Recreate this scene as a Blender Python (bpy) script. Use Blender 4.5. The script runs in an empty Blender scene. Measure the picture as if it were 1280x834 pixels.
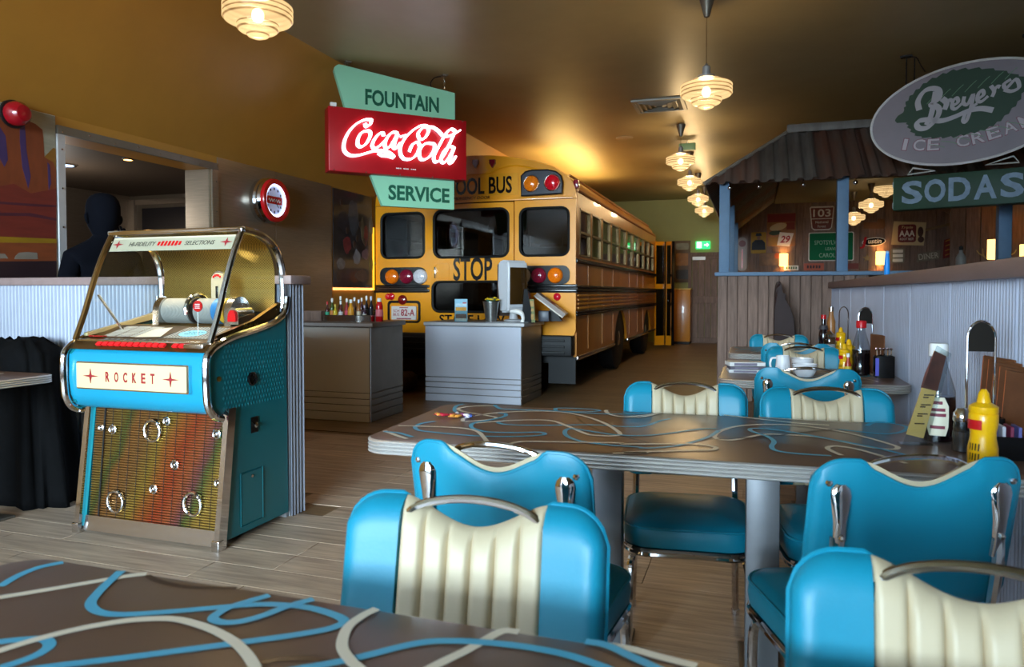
import bpy, bmesh, math, random
from mathutils import Vector, Matrix
random.seed(7)
S = bpy.context.scene
COL = S.collection
PI = math.pi

# ---------------------------------------------------------------- camera
cam = bpy.data.cameras.new('camera')
camo = bpy.data.objects.new('camera', cam)
COL.objects.link(camo)
camo.location = (0, 0, 1.2)
camo.rotation_euler = (math.radians(90 - 1.6), 0, math.atan(300 / 900))
cam.sensor_fit = 'HORIZONTAL'
cam.sensor_width = 36
cam.lens = 36 * 900 / 1280
cam.shift_y = (391.14 - 417) / 1280
cam.clip_start = 0.02
cam.dof.use_dof = True
cam.dof.focus_distance = 3.6
cam.dof.aperture_fstop = 5.6
S.camera = camo

# ---------------------------------------------------------------- world, daylight, exposure
w = bpy.data.worlds.new('sky')
S.world = w
w.use_nodes = True
wn = w.node_tree.nodes
bg = wn['Background']
bg.inputs[0].default_value = (0.62, 0.78, 1.0, 1)
bg.inputs[1].default_value = 8.0
S.view_settings.view_transform = 'Standard'
S.view_settings.look = 'None'
S.view_settings.gamma = 1
S.view_settings.exposure = 0.75
S.cycles.use_denoising = True
S.cycles.max_bounces = 8
S.cycles.transparent_max_bounces = 16
S.cycles.caustics_reflective = False
S.cycles.caustics_refractive = False
S.cycles.sample_clamp_indirect = 6


def area_light(name, loc, rot, sx, sy, energy, color):
    l = bpy.data.lights.new(name, 'AREA')
    l.shape = 'RECTANGLE'
    l.size, l.size_y = sx, sy
    l.energy = energy
    l.color = color
    o = bpy.data.objects.new(name, l)
    COL.objects.link(o)
    o.location = loc
    o.rotation_euler = rot
    return o


def point_light(name, loc, energy, color, r=0.04, parent=None):
    l = bpy.data.lights.new(name, 'POINT')
    l.energy = energy
    l.color = color
    l.shadow_soft_size = r
    o = bpy.data.objects.new(name, l)
    COL.objects.link(o)
    o.location = loc
    if parent:
        o.parent = parent
    return o


# daylight through the assumed street windows behind the photographer
DAY = (0.72, 0.86, 1.0)
area_light('street_daylight', (-.4, -20.5, 4.0), (math.radians(90), 0, 0), 13.0, 5.0, 16500, DAY)


# ---------------------------------------------------------------- helpers
def lin(c):
    def f(v):
        v /= 255.0
        return v / 12.92 if v <= 0.04045 else ((v + 0.055) / 1.055) ** 2.4
    return (f(c[0]), f(c[1]), f(c[2]), 1)


def mat(name, c, rough=0.5, metal=0.0, emit=0.0, ec=None, noise=None, bump=None, coat=0.0, trans=0.0,
        alpha=1.0, rnd=0.0, spec=0.5, stretch=(1, 1, 1), ior=1.45, c2=None, coord='Object'):
    m = bpy.data.materials.new(name)
    m.use_nodes = True
    nt = m.node_tree
    b = nt.nodes['Principled BSDF']
    b.inputs['Base Color'].default_value = lin(c)
    b.inputs['Roughness'].default_value = rough
    b.inputs['Metallic'].default_value = metal
    b.inputs['Specular IOR Level'].default_value = spec
    b.inputs['Coat Weight'].default_value = coat
    b.inputs['Transmission Weight'].default_value = trans
    b.inputs['Alpha'].default_value = alpha
    b.inputs['IOR'].default_value = ior
    if emit:
        b.inputs['Emission Color'].default_value = lin(ec or c)
        b.inputs['Emission Strength'].default_value = emit
    if noise or bump or rnd:
        tc = nt.nodes.new('ShaderNodeTexCoord')
        mp = nt.nodes.new('ShaderNodeMapping')
        mp.inputs['Scale'].default_value = stretch
        if coord == 'World':
            ge = nt.nodes.new('ShaderNodeNewGeometry')
            nt.links.new(ge.outputs['Position'], mp.inputs[0])
        else:
            nt.links.new(tc.outputs[coord], mp.inputs[0])
        col = None
        if noise:
            sc, amt = noise
            n = nt.nodes.new('ShaderNodeTexNoise')
            n.inputs['Scale'].default_value = sc
            n.inputs['Detail'].default_value = 5
            n.inputs['Roughness'].default_value = 0.6
            nt.links.new(mp.outputs[0], n.inputs['Vector'])
            r = nt.nodes.new('ShaderNodeValToRGB')
            r.color_ramp.elements[0].position = 0.3
            r.color_ramp.elements[1].position = 0.7
            a = lin(c)
            if c2:
                r.color_ramp.elements[0].color = lin(c2)
                r.color_ramp.elements[1].color = a
            else:
                r.color_ramp.elements[0].color = (a[0] * (1 - amt), a[1] * (1 - amt), a[2] * (1 - amt), 1)
                r.color_ramp.elements[1].color = (min(1, a[0] * (1 + amt)), min(1, a[1] * (1 + amt)), min(1, a[2] * (1 + amt)), 1)
            nt.links.new(n.outputs['Fac'], r.inputs[0])
            col = r.outputs[0]
        if rnd:
            oi = nt.nodes.new('ShaderNodeObjectInfo')
            hs = nt.nodes.new('ShaderNodeHueSaturation')
            mr = nt.nodes.new('ShaderNodeMapRange')
            mr.inputs['To Min'].default_value = 1 - rnd
            mr.inputs['To Max'].default_value = 1 + rnd
            nt.links.new(oi.outputs['Random'], mr.inputs[0])
            nt.links.new(mr.outputs[0], hs.inputs['Value'])
            if col:
                nt.links.new(col, hs.inputs['Color'])
            else:
                hs.inputs['Color'].default_value = lin(c)
            col = hs.outputs[0]
        if col:
            nt.links.new(col, b.inputs['Base Color'])
        if bump:
            sc, st = bump
            n2 = nt.nodes.new('ShaderNodeTexNoise')
            n2.inputs['Scale'].default_value = sc
            n2.inputs['Detail'].default_value = 4
            nt.links.new(mp.outputs[0], n2.inputs['Vector'])
            bp = nt.nodes.new('ShaderNodeBump')
            bp.inputs['Strength'].default_value = st
            bp.inputs['Distance'].default_value = 0.01
            nt.links.new(n2.outputs['Fac'], bp.inputs['Height'])
            nt.links.new(bp.outputs[0], b.inputs['Normal'])
    return m


def clear_glass(name, c=(235, 240, 240), rough=0.02, opacity=0.12):
    """thin pane: mostly see-through with a fresnel reflection"""
    m = bpy.data.materials.new(name)
    m.use_nodes = True
    nt = m.node_tree
    nt.nodes.clear()
    out = nt.nodes.new('ShaderNodeOutputMaterial')
    mix = nt.nodes.new('ShaderNodeMixShader')
    tr = nt.nodes.new('ShaderNodeBsdfTransparent')
    tr.inputs[0].default_value = lin(c)
    gl = nt.nodes.new('ShaderNodeBsdfGlossy')
    gl.inputs['Roughness'].default_value = rough
    lw = nt.nodes.new('ShaderNodeLayerWeight')
    pw = nt.nodes.new('ShaderNodeMath')
    pw.operation = 'POWER'
    pw.inputs[1].default_value = 4.5
    nt.links.new(lw.outputs['Facing'], pw.inputs[0])
    ad = nt.nodes.new('ShaderNodeMath')
    ad.operation = 'MULTIPLY_ADD'
    ad.inputs[1].default_value = .85
    ad.inputs[2].default_value = .03 + opacity * 0.2
    nt.links.new(pw.outputs[0], ad.inputs[0])
    nt.links.new(ad.outputs[0], mix.inputs[0])
    nt.links.new(tr.outputs[0], mix.inputs[1])
    nt.links.new(gl.outputs[0], mix.inputs[2])
    nt.links.new(mix.outputs[0], out.inputs[0])
    return m


def new_bm():
    return bmesh.new()


def box(bm, x0, x1, y0, y1, z0, z1, bev=0.0, seg=2):
    vs = [bm.verts.new((x, y, z)) for z in (z0, z1) for y in (y0, y1) for x in (x0, x1)]
    fs = [(0, 2, 3, 1), (4, 5, 7, 6), (0, 1, 5, 4), (2, 6, 7, 3), (0, 4, 6, 2), (1, 3, 7, 5)]
    faces = [bm.faces.new([vs[i] for i in f]) for f in fs]
    if bev:
        es = list({e for f in faces for e in f.edges})
        bmesh.ops.bevel(bm, geom=es, offset=bev, segments=seg, affect='EDGES', profile=0.5)
    return bm


def _map(plane, a, b, c):
    return {'xz': (a, c, b), 'xy': (a, b, c), 'yz': (c, a, b)}[plane]


def prism(bm, pts, plane, c0, c1):
    a = [bm.verts.new(_map(plane, p[0], p[1], c0)) for p in pts]
    b = [bm.verts.new(_map(plane, p[0], p[1], c1)) for p in pts]
    n = len(pts)
    bm.faces.new(a[::-1])
    bm.faces.new(b)
    for i in range(n):
        bm.faces.new((a[i], a[(i + 1) % n], b[(i + 1) % n], b[i]))
    return bm


def plate(bm, outer, holes, plane, c0, c1):
    """flat sheet with holes, thickness from c0 to c1"""
    fronts = []
    for c in (c0, c1):
        loops = []
        es = []
        for lp in [outer] + holes:
            vs = [bm.verts.new(_map(plane, p[0], p[1], c)) for p in lp]
            loops.append(vs)
            es += [bm.edges.new((vs[i], vs[(i + 1) % len(vs)])) for i in range(len(vs))]
        bmesh.ops.triangle_fill(bm, use_beauty=True, use_dissolve=False, edges=es)
        fronts.append(loops)
    for la, lb in zip(*fronts):
        n = len(la)
        for i in range(n):
            bm.faces.new((la[i], la[(i + 1) % n], lb[(i + 1) % n], lb[i]))
    return bm


def rrect(x0, x1, y0, y1, r, n=5):
    out = []
    for cx, cy, a0 in ((x1 - r, y1 - r, 0), (x0 + r, y1 - r, 90), (x0 + r, y0 + r, 180), (x1 - r, y0 + r, 270)):
        for i in range(n + 1):
            a = math.radians(a0 + 90 * i / n)
            out.append((cx + r * math.cos(a), cy + r * math.sin(a)))
    return out


def circle(cx, cy, rx, ry=None, n=24, rot=0.0):
    ry = rx if ry is None else ry
    out = []
    for i in range(n):
        a = 2 * PI * i / n
        x, y = rx * math.cos(a), ry * math.sin(a)
        out.append((cx + x * math.cos(rot) - y * math.sin(rot), cy + x * math.sin(rot) + y * math.cos(rot)))
    return out


def spline(pts, k=6, closed=False):
    n = len(pts)
    if n < 3:
        return [tuple(p) for p in pts]
    out = []
    segs = n if closed else n - 1
    for i in range(segs):
        if closed:
            p = [Vector(pts[(i + j - 1) % n]) for j in range(4)]
        else:
            p = [Vector(pts[max(0, min(n - 1, i + j - 1))]) for j in range(4)]
        for s in range(k):
            t = s / k
            out.append(tuple(0.5 * ((2 * p[1]) + (-p[0] + p[2]) * t + (2 * p[0] - 5 * p[1] + 4 * p[2] - p[3]) * t * t + (-p[0] + 3 * p[1] - 3 * p[2] + p[3]) * t ** 3)))
    if not closed:
        out.append(tuple(pts[-1]))
    return out


def tube(bm, pts, r, n=8, closed=False):
    P = [Vector(p) for p in pts]
    m = len(P)
    rs = r if isinstance(r, (list, tuple)) else [r] * m
    rings = []
    up = None
    for i in range(m):
        if closed:
            t = (P[(i + 1) % m] - P[i - 1])
        else:
            t = P[min(m - 1, i + 1)] - P[max(0, i - 1)]
        t.normalize()
        if up is None:
            up = Vector((0, 0, 1)) if abs(t.z) < 0.9 else Vector((1, 0, 0))
        side = t.cross(up)
        if side.length < 1e-6:
            side = t.orthogonal()
        side.normalize()
        up = side.cross(t).normalized()
        rings.append([bm.verts.new(P[i] + (side * math.cos(2 * PI * j / n) + up * math.sin(2 * PI * j / n)) * rs[i]) for j in range(n)])
    for i in range(m if closed else m - 1):
        a, b = rings[i], rings[(i + 1) % m]
        for j in range(n):
            bm.faces.new((a[j], a[(j + 1) % n], b[(j + 1) % n], b[j]))
    if not closed:
        bm.faces.new(rings[0][::-1])
        bm.faces.new(rings[-1])
    return bm


def lathe(bm, prof, n=16, loc=(0, 0, 0), axis='z', cap=True):
    rings = []
    for r, h in prof:
        ring = []
        for j in range(n):
            a = 2 * PI * j / n
            x, y = r * math.cos(a), r * math.sin(a)
            v = {'z': (x, y, h), 'y': (x, h, y), 'x': (h, x, y)}[axis]
            ring.append(bm.verts.new((v[0] + loc[0], v[1] + loc[1], v[2] + loc[2])))
        rings.append(ring)
    for a, b in zip(rings, rings[1:]):
        for j in range(n):
            bm.faces.new((a[j], a[(j + 1) % n], b[(j + 1) % n], b[j]))
    if cap:
        bm.faces.new(rings[0][::-1])
        bm.faces.new(rings[-1])
    return bm


def cyl(bm, p0, p1, r, n=12, r1=None):
    return tube(bm, [p0, p1], [r, r if r1 is None else r1], n)


def ball(bm, c, r, n=10, sz=1.0):
    m = max(4, n // 2)
    prof = [(max(1e-4, r * math.sin(PI * i / m)), -r * sz * math.cos(PI * i / m)) for i in range(m + 1)]
    return lathe(bm, prof, n, c)


def ringstack(bm, rings, cap=True):
    R = [[bm.verts.new(p) for p in ring] for ring in rings]
    for a, b in zip(R, R[1:]):
        n = len(a)
        for j in range(n):
            bm.faces.new((a[j], a[(j + 1) % n], b[(j + 1) % n], b[j]))
    if cap:
        bm.faces.new(R[0][::-1])
        bm.faces.new(R[-1])
    return bm


def ribbon(bm, pts, wd, f, k=6, nib=None):
    """flat line along 2D points; f maps (a, b) to a 3D point; nib = (angle, min width) for a broad-nib stroke"""
    q = spline([Vector(p).to_2d() for p in pts], k)
    q = [Vector(p) for p in q]
    L, R = [], []
    for i in range(len(q)):
        t = q[min(len(q) - 1, i + 1)] - q[max(0, i - 1)]
        if t.length < 1e-9:
            t = Vector((1, 0))
        t.normalize()
        nrm = Vector((-t.y, t.x))
        ww = wd
        if nib:
            d = abs(t.x * math.sin(nib[0]) - t.y * math.cos(nib[0]))
            ww = nib[1] + (wd - nib[1]) * d
        a, b = q[i] + nrm * ww / 2, q[i] - nrm * ww / 2
        L.append(bm.verts.new(f(a.x, a.y)))
        R.append(bm.verts.new(f(b.x, b.y)))
    for i in range(len(q) - 1):
        bm.faces.new((L[i], R[i], R[i + 1], L[i + 1]))
    return bm


def finish(bm, name, sharp=38, recalc=True):
    if recalc:
        bmesh.ops.recalc_face_normals(bm, faces=bm.faces[:])
    lim = math.radians(sharp)
    for f in bm.faces:
        f.smooth = True
    for e in bm.edges:
        if len(e.link_faces) == 2 and e.calc_face_angle(0) > lim:
            e.smooth = False
    me = bpy.data.meshes.new(name)
    bm.to_mesh(me)
    bm.free()
    return me


def obj(name, bm, m, parent=None, loc=(0, 0, 0), rot=(0, 0, 0), sharp=38, recalc=True):
    me = bm if isinstance(bm, bpy.types.Mesh) else finish(bm, name, sharp, recalc)
    if m is not None and len(me.materials) == 0:
        me.materials.append(m)
    o = bpy.data.objects.new(name, me)
    COL.objects.link(o)
    o.location = loc
    o.rotation_euler = rot
    if parent:
        o.parent = parent
    return o


def tag(o, label, cat, group=None):
    o['label'] = label
    o['category'] = cat
    if group:
        o['group'] = group
    return o


def thing(name, label, cat, loc=(0, 0, 0), rz=0.0, group=None):
    o = bpy.data.objects.new(name, None)
    o.empty_display_size = 0.05
    COL.objects.link(o)
    o.location = loc
    o.rotation_euler = (0, 0, rz)
    return tag(o, label, cat, group)


def struct(name, bm, m, parent=None, **k):
    o = obj(name, bm, m, parent, **k)
    if not parent:
        o['kind'] = 'structure'
    return o


def dup(root, loc, rz, label, group=None):
    r = root.copy()
    COL.objects.link(r)
    r.location = loc
    r.rotation_euler = (0, 0, rz)
    r['label'] = label
    if group:
        r['group'] = group
    for ch in list(root.children):
        c = ch.copy()
        COL.objects.link(c)
        c.parent = r
        for g in list(ch.children):
            d = g.copy()
            COL.objects.link(d)
            d.parent = c
    return r


def text_mesh(s, wd, ht, depth=0.002, bold=0.0, shear=0.0, spacing=1.0):
    cu = bpy.data.curves.new('lettering', 'FONT')
    cu.body = s
    cu.align_x = 'CENTER'
    cu.offset = bold
    cu.shear = shear
    cu.space_character = spacing
    cu.resolution_u = 3
    cu.extrude = 0.01
    o = bpy.data.objects.new('lettering', cu)
    COL.objects.link(o)
    dg = bpy.context.evaluated_depsgraph_get()
    me = bpy.data.meshes.new_from_object(o.evaluated_get(dg))
    bpy.data.objects.remove(o)
    bpy.data.curves.remove(cu)
    xs = [v.co.x for v in me.vertices]
    ys = [v.co.y for v in me.vertices]
    x0, x1, y0, y1 = min(xs), max(xs), min(ys), max(ys)
    for v in me.vertices:
        v.co = Vector(((v.co.x - (x0 + x1) / 2) * wd / (x1 - x0), (v.co.y - (y0 + y1) / 2) * ht / (y1 - y0), (v.co.z + 0.01) / 0.02 * depth))
    me.materials.clear()
    return me


FRONT = ((1, 0, 0), (0, 0, 1), (0, -1, 0))      # faces the street side (-Y)
LEFTW = ((0, 1, 0), (0, 0, 1), (1, 0, 0))       # faces the room from the left wall (+X)
TOP = ((1, 0, 0), (0, 1, 0), (0, 0, 1))
SIDER = ((0, 1, 0), (0, 0, 1), (1, 0, 0))


def text(s, wd, ht, m, parent, at, frame=FRONT, name='lettering', **k):
    me = text_mesh(s, wd, ht, **k)
    u, v, n = [Vector(a) for a in frame]
    A = Vector(at)
    for vt in me.vertices:
        c = vt.co
        vt.co = A + u * c.x + v * c.y + n * c.z
    return obj(name, me, m, parent)


# ---------------------------------------------------------------- materials
M = {}
M['ceiling'] = mat('ceiling_paint', (152, 138, 102), 0.42, noise=(3, 0.05), coord='World')
M['mustard'] = mat('mustard_paint', (172, 122, 45), 0.5, noise=(3, 0.05), coord='World')
M['green_wall'] = mat('olive_paint', (150, 148, 84), 0.6, noise=(3, 0.05), coord='World')
M['dark_wall'] = mat('dark_brown_paint', (74, 62, 50), 0.6)
M['white_wall'] = mat('off_white_paint', (205, 200, 190), 0.6)
M['steel'] = mat('brushed_steel', (150, 138, 122), 0.36, .75, noise=(6, 0.12), stretch=(1, 1, 30), bump=(40, 0.04), coord='World')
M['steel_light'] = mat('satin_steel', (188, 186, 186), 0.45, 0.3, noise=(8, 0.05), coord='World')
M['steel_dark'] = mat('dark_steel_side', (120, 112, 100), 0.42, 0.5, noise=(8, 0.08), coord='World')
M['chrome'] = mat('chrome', (225, 225, 228), 0.07, 1.0)
M['chrome_soft'] = mat('worn_chrome', (205, 200, 195), 0.2, 1.0)
M['corr'] = mat('corrugated_steel', (158, 162, 176), 0.45, 0.1, noise=(4, 0.06), coord='World')
M['corr_right'] = mat('corrugated_steel_lightened', (178, 182, 198), 0.5, 0.0, noise=(4, 0.06), coord='World')  # same sheet as corr, colour lightened to make up for weaker light there
M['cap'] = mat('mauve_cap_laminate', (138, 116, 112), 0.45, noise=(20, 0.08), coord='World', stretch=(1, 0.2, 1))
M['base'] = mat('grey_skirting', (150, 150, 152), 0.5)
M['black'] = mat('black_rubber', (9, 9, 10), 0.6)
M['gloss_black'] = mat('gloss_black', (14, 14, 16), 0.2)
M['white'] = mat('white_gloss', (235, 233, 228), 0.3)
M['red'] = mat('red_gloss', (190, 22, 28), 0.25, coat=0.3)
M['yellow_bus'] = mat('school_yellow', (232, 150, 18), 0.28, coat=0.35, noise=(2.5, 0.06), coord='World')
M['yellow_dull'] = mat('brownish_yellow', (196, 124, 34), 0.3, coat=0.3, noise=(3, 0.14), coord='World', stretch=(1, 1, 0.15))  # duller, browner yellow with upright streaks
M['turq'] = mat('turquoise_vinyl', (16, 132, 160), 0.42, bump=(160, 0.03))
M['cream'] = mat('cream_vinyl', (198, 181, 150), 0.45, bump=(160, 0.03))
M['wood_dark'] = mat('weathered_timber', (124, 100, 88), 0.75, noise=(7, 0.3), bump=(30, 0.3), stretch=(6, 6, 0.5), rnd=0.12, coord='World')
M['blue_post'] = mat('powder_blue_paint', (92, 120, 148), 0.6, noise=(10, 0.08))
M['glass'] = clear_glass('clear_glass')
M['smoke'] = clear_glass('smoked_glass', (150, 150, 150), 0.03, 0.08)
M['floor_base'] = mat('plank_underlay', (70, 62, 54), 0.7)


def plank_mat():
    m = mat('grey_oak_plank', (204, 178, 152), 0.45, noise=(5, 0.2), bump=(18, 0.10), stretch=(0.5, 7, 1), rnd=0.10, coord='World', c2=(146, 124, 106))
    return m


M['plank'] = plank_mat()


def far_floor():
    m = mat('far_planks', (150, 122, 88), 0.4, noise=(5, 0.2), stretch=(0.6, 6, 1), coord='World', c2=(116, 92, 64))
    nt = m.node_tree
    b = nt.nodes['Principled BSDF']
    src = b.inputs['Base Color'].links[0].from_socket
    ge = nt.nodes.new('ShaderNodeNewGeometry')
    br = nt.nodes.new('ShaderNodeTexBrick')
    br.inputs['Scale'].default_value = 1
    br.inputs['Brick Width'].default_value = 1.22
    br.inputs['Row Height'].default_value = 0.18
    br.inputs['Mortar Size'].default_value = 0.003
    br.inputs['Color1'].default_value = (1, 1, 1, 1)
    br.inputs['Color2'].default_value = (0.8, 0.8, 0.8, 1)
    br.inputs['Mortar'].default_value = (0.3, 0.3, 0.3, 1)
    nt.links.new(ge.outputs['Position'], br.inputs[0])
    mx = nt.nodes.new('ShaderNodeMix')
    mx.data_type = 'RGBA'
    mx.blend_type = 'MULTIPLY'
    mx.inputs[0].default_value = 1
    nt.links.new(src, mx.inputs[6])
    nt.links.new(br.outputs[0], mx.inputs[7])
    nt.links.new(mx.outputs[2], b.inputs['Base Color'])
    return m


M['far_floor'] = far_floor()

# ---------------------------------------------------------------- room shell
YN, YF, YP = -2.6, 17.8, 5.4     # street wall, far wall, end of the laid planks
bm = new_bm()
box(bm, -8, 6.2, YP, YF + 0.3, -0.12, 0.0)
box(bm, -8, 6.2, YN - 0.3, YP, -0.12, -0.005)
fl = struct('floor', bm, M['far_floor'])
plank_meshes = []
for L in (1.22, 0.7, 0.45):
    b = new_bm()
    box(b, -L / 2 + .0012, L / 2 - .0012, -.0885, .0885, -.005, 0, 0.0012, 1)
    plank_meshes.append((L, finish(b, 'plank')))
    plank_meshes[-1][1].materials.append(M['plank'])
row = 0
y = 1.07
while y < YP - 0.02:
    left = -4.62 if y > 3.4 else -4.4
    right = 0.72 if y < 3.4 else 0.4
    x = left - random.choice((0, 0.3, 0.6, 0.9))
    while x < right:
        L, me = plank_meshes[0]
        if not (y > 3.4 and y < 3.6 and x < -2.6):
            obj('plank', me, None, fl, (x + L / 2, y, 0))
        x += L
    y += 0.18
    row += 1
# strip of underlay the planks do not reach, same timber
bm = new_bm()
box(bm, -8, 6.2, YN, .98, -0.005, 0.0)
box(bm, .9, 6.2, .98, YP, -0.005, -0.001)
box(bm, -8, -5.7, .98, YP, -0.005, -0.001)
obj('underlay', bm, M['plank'], fl)

bm = new_bm()
box(bm, -3.84, 6.2, YN - .2, YF + .2, 3.45, 3.6)
struct('ceiling', bm, M['ceiling'])
bm = new_bm()
prism(bm, [(-3.84, 3.45), (-3.84, 3.6), (-4.75, 2.55), (-4.6, 2.43)], 'xz', YN - .2, YF + .2)
struct('ceiling_slope', bm, M['mustard'])

# left wall with the servery opening
OY0, OY1, OZ0, OZ1 = 3.83, 5.28, 1.0, 2.31
bm = new_bm()
box(bm, -4.87, -4.6, YN, OY0, 0, 2.5)
box(bm, -4.87, -4.6, OY1, YF, 0, 2.5)
box(bm, -4.87, -4.6, OY0, OY1, 0, OZ0)
box(bm, -4.87, -4.6, OY0, OY1, OZ1, 2.5)
wl = struct('wall_left', bm, M['mustard'])
rivet_b = new_bm()
ball(rivet_b, (0, 0, 0), 0.008, 8)
rivet_me = finish(rivet_b, 'rivet')
rivet_me.materials.append(M['chrome'])
for (y0, y1) in ((5.36, 6.19), (6.20, 7.22)):
    b = new_bm()
    box(b, -4.6, -4.592, y0, y1, 0.1, 2.425, 0.002, 1)
    obj('steel_panel', b, M['steel'], wl)
# riveted steel frame round the opening
b = new_bm()
box(b, -4.6, -4.575, OY0 - .06, OY1 + .08, OZ1 - .005, OZ1 + .055, .003, 1)
tf = struct('trim_1', b, M['steel_dark'])
b = new_bm()
box(b, -4.6, -4.578, OY0 - .06, OY0, 1.0, OZ1 - .005, .003, 1)
obj('frame_upright', b, M['steel_light'], tf)
b = new_bm()
box(b, -4.6, -4.578, OY1, OY1 + .08, 1.0, OZ1 - .005, .003, 1)
obj('frame_upright', b, M['steel'], tf)
b = new_bm()
box(b, -4.87, -4.6, OY1 - .012, OY1 + .0, 1.0, OZ1 - .005)
box(b, -4.612, -4.604, OY1 - .02, OY1 - .012, 1.0, OZ1 - .005)
obj('jamb_lining', b, M['steel'], tf)
for i in range(8):
    obj('rivet', rivet_me, None, tf, (-4.574, OY0 - .03 + i * (OY1 - OY0 + .09) / 7, OZ1 + .03 if i % 2 else OZ1 + .012))
for i in range(4):
    obj('rivet', rivet_me, None, tf, (-4.577, OY0 - .03, 2.2 - .27 * i))
    obj('rivet', rivet_me, None, tf, (-4.577, OY1 + .05, 2.2 - .27 * i))

# kitchen behind the opening
KX, KY0, KY1 = -6.95, 2.2, 6.64
bm = new_bm()
box(bm, KX - .1, -4.87, KY0 - .1, KY1 + .1, 2.33, 2.42)
struct('ceiling_kitchen', bm, M['dark_wall'])
bm = new_bm()
box(bm, KX - .1, KX, KY0 - .1, KY1 + .1, 0, 2.33)
struct('wall_kitchen_left', bm, M['steel'])
bm = new_bm()
box(bm, KX, -4.87, KY0 - .1, KY0, 0, 2.33)
struct('wall_kitchen_near', bm, M['white_wall'])
bm = new_bm()
box(bm, KX, -4.87, KY1, KY1 + .1, 0, 2.33)
wk = struct('wall_kitchen_far', bm, M['steel_dark'])
b = new_bm()
box(b, KX, -4.9, KY1 - .03, KY1, 2.22, 2.28)
box(b, KX, KX + .1, KY1 - .04, KY1, 0, 2.28)
obj('wall_rail', b, M['chrome_soft'], wk)
b = new_bm()
box(b, KX + .2, -5.0, KY1 - .02, KY1 - .005, 1.3, 2.18)
obj('dark_screen', b, mat('dark_screen_glass', (26, 28, 40), 0.15), wk)
b = new_bm()
box(b, KX + .9, -5.7, KY1 - .2, KY1 - .03, 1.5, 1.72, .01)
box(b, KX + 1.3, -5.2, KY1 - .28, KY1 - .03, 1.3, 1.5, .01)
co = obj('copper_reflection', b, mat('reflection_copper', (190, 120, 90), 0.3, 1.0))  # solid blocks added in place of copper reflections on the dark screen
tag(co, 'copper toned blocks standing in for reflections at the back of the dark kitchen', 'reflections')
for i, (lx, ly, cl) in enumerate(((-5.005, 4.77, (255, 190, 110)), (-5.75, 4.80, (170, 205, 255)))):
    t = thing('downlight', ('small round warm downlight in the kitchen ceiling', 'larger round bluish downlight in the kitchen ceiling')[i], 'downlight', (lx, ly, 2.33))
    rr = (.035, .075)[i]
    b = new_bm()
    lathe(b, [(rr, -.012), (rr * 1.25, -.012), (rr * 1.25, .0), (rr, .0)], 20, cap=False)
    obj('rim', b, M['chrome_soft'], t)
    b = new_bm()
    lathe(b, [(.001, -.006), (rr, -.006), (rr, -.001), (.001, -.001)], 20)
    obj('lens', b, mat('downlight_lens', cl, 0.4, emit=(6, 3)[i], ec=cl), t)
point_light('kitchen_fill', (-5.9, 4.6, 1.95), 16, (1, .93, .85), .15)  # fill light added to brighten the kitchen, apart from its downlights

# far, right and street walls
bm = new_bm()
box(bm, -4.87, 6.2, YF, YF + .2, 0, 3.6)
struct('wall_far', bm, M['green_wall'])
bm = new_bm()
box(bm, 6.0, 6.2, YN, YF, 0, 3.6)
struct('wall_right', bm, M['dark_wall'])
bm = new_bm()
plate(bm, [(-4.87, 0), (6.2, 0), (6.2, 3.6), (-4.87, 3.6)],
      [[(-3.7, .15), (-1.4, .15), (-1.4, 3.1), (-3.7, 3.1)], [(-1.15, .15), (-.1, .15), (-.1, 3.1), (-1.15, 3.1)]], 'xz', YN - .2, YN)
struct('wall_street', bm, M['white_wall'])
for i, (a, c) in enumerate(((-3.7, -1.4), (-1.15, -.1))):  # assumed windows, openings sized for the light they let in
    b = new_bm()
    plate(b, [(a, .15), (c, .15), (c, 3.1), (a, 3.1)], [[(a + .06, .21), (c - .06, .21), (c - .06, 3.04), (a + .06, 3.04)]], 'xz', YN - .12, YN - .04)
    for k in range(1, 3):
        xm = a + (c - a) * k / 3
        box(b, xm - .025, xm + .025, YN - .11, YN - .05, .21, 3.04)
    wi = struct('window_%d' % (i + 1), b, M['white'])
    b = new_bm()
    box(b, a + .06, c - .06, YN - .085, YN - .078, .21, 3.04)
    obj('pane', b, M['glass'], wi)


# corrugated half walls
def corrugated(u0, u1, z0, z1, pitch=.029, amp=.0085, f=None, k=6):
    b = new_bm()
    n = int(round((u1 - u0) / pitch)) * k
    A, B = [], []
    for i in range(n + 1):
        u = u0 + (u1 - u0) * i / n
        d = amp * math.cos(2 * PI * i / k)
        A.append(b.verts.new(f(u, d, z0)))
        B.append(b.verts.new(f(u, d, z1)))
    for i in range(n):
        b.faces.new((A[i], A[i + 1], B[i + 1], B[i]))
    return b


bm = new_bm()
box(bm, -4.6, -2.345, 3.262, 3.372, 0, 1.245)
wh = struct('wall_half_left', bm, M['base'])
xs = [-4.6, -3.85, -3.10, -2.345]
for a, c in zip(xs, xs[1:]):
    obj('corrugated_sheet', corrugated(a, c, .11, 1.245, f=lambda u, d, z: (u, 3.252 - d, z)), M['corr'], wh, sharp=80, recalc=False)
obj('corrugated_sheet', corrugated(3.26, 3.372, 0, 1.245, f=lambda u, d, z: (-2.335 + d, u, z), pitch=.028), M['corr'], wh, sharp=80, recalc=False)
b = new_bm()
box(b, -4.6, -2.35, 3.235, 3.26, 0, .11, .004)
struct('baseboard_left', b, M['base'])
b = new_bm()
box(b, -4.6, -2.30, 3.225, 3.41, 1.245, 1.292, .006)
obj('wall_cap', b, M['cap'], wh)

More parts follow.
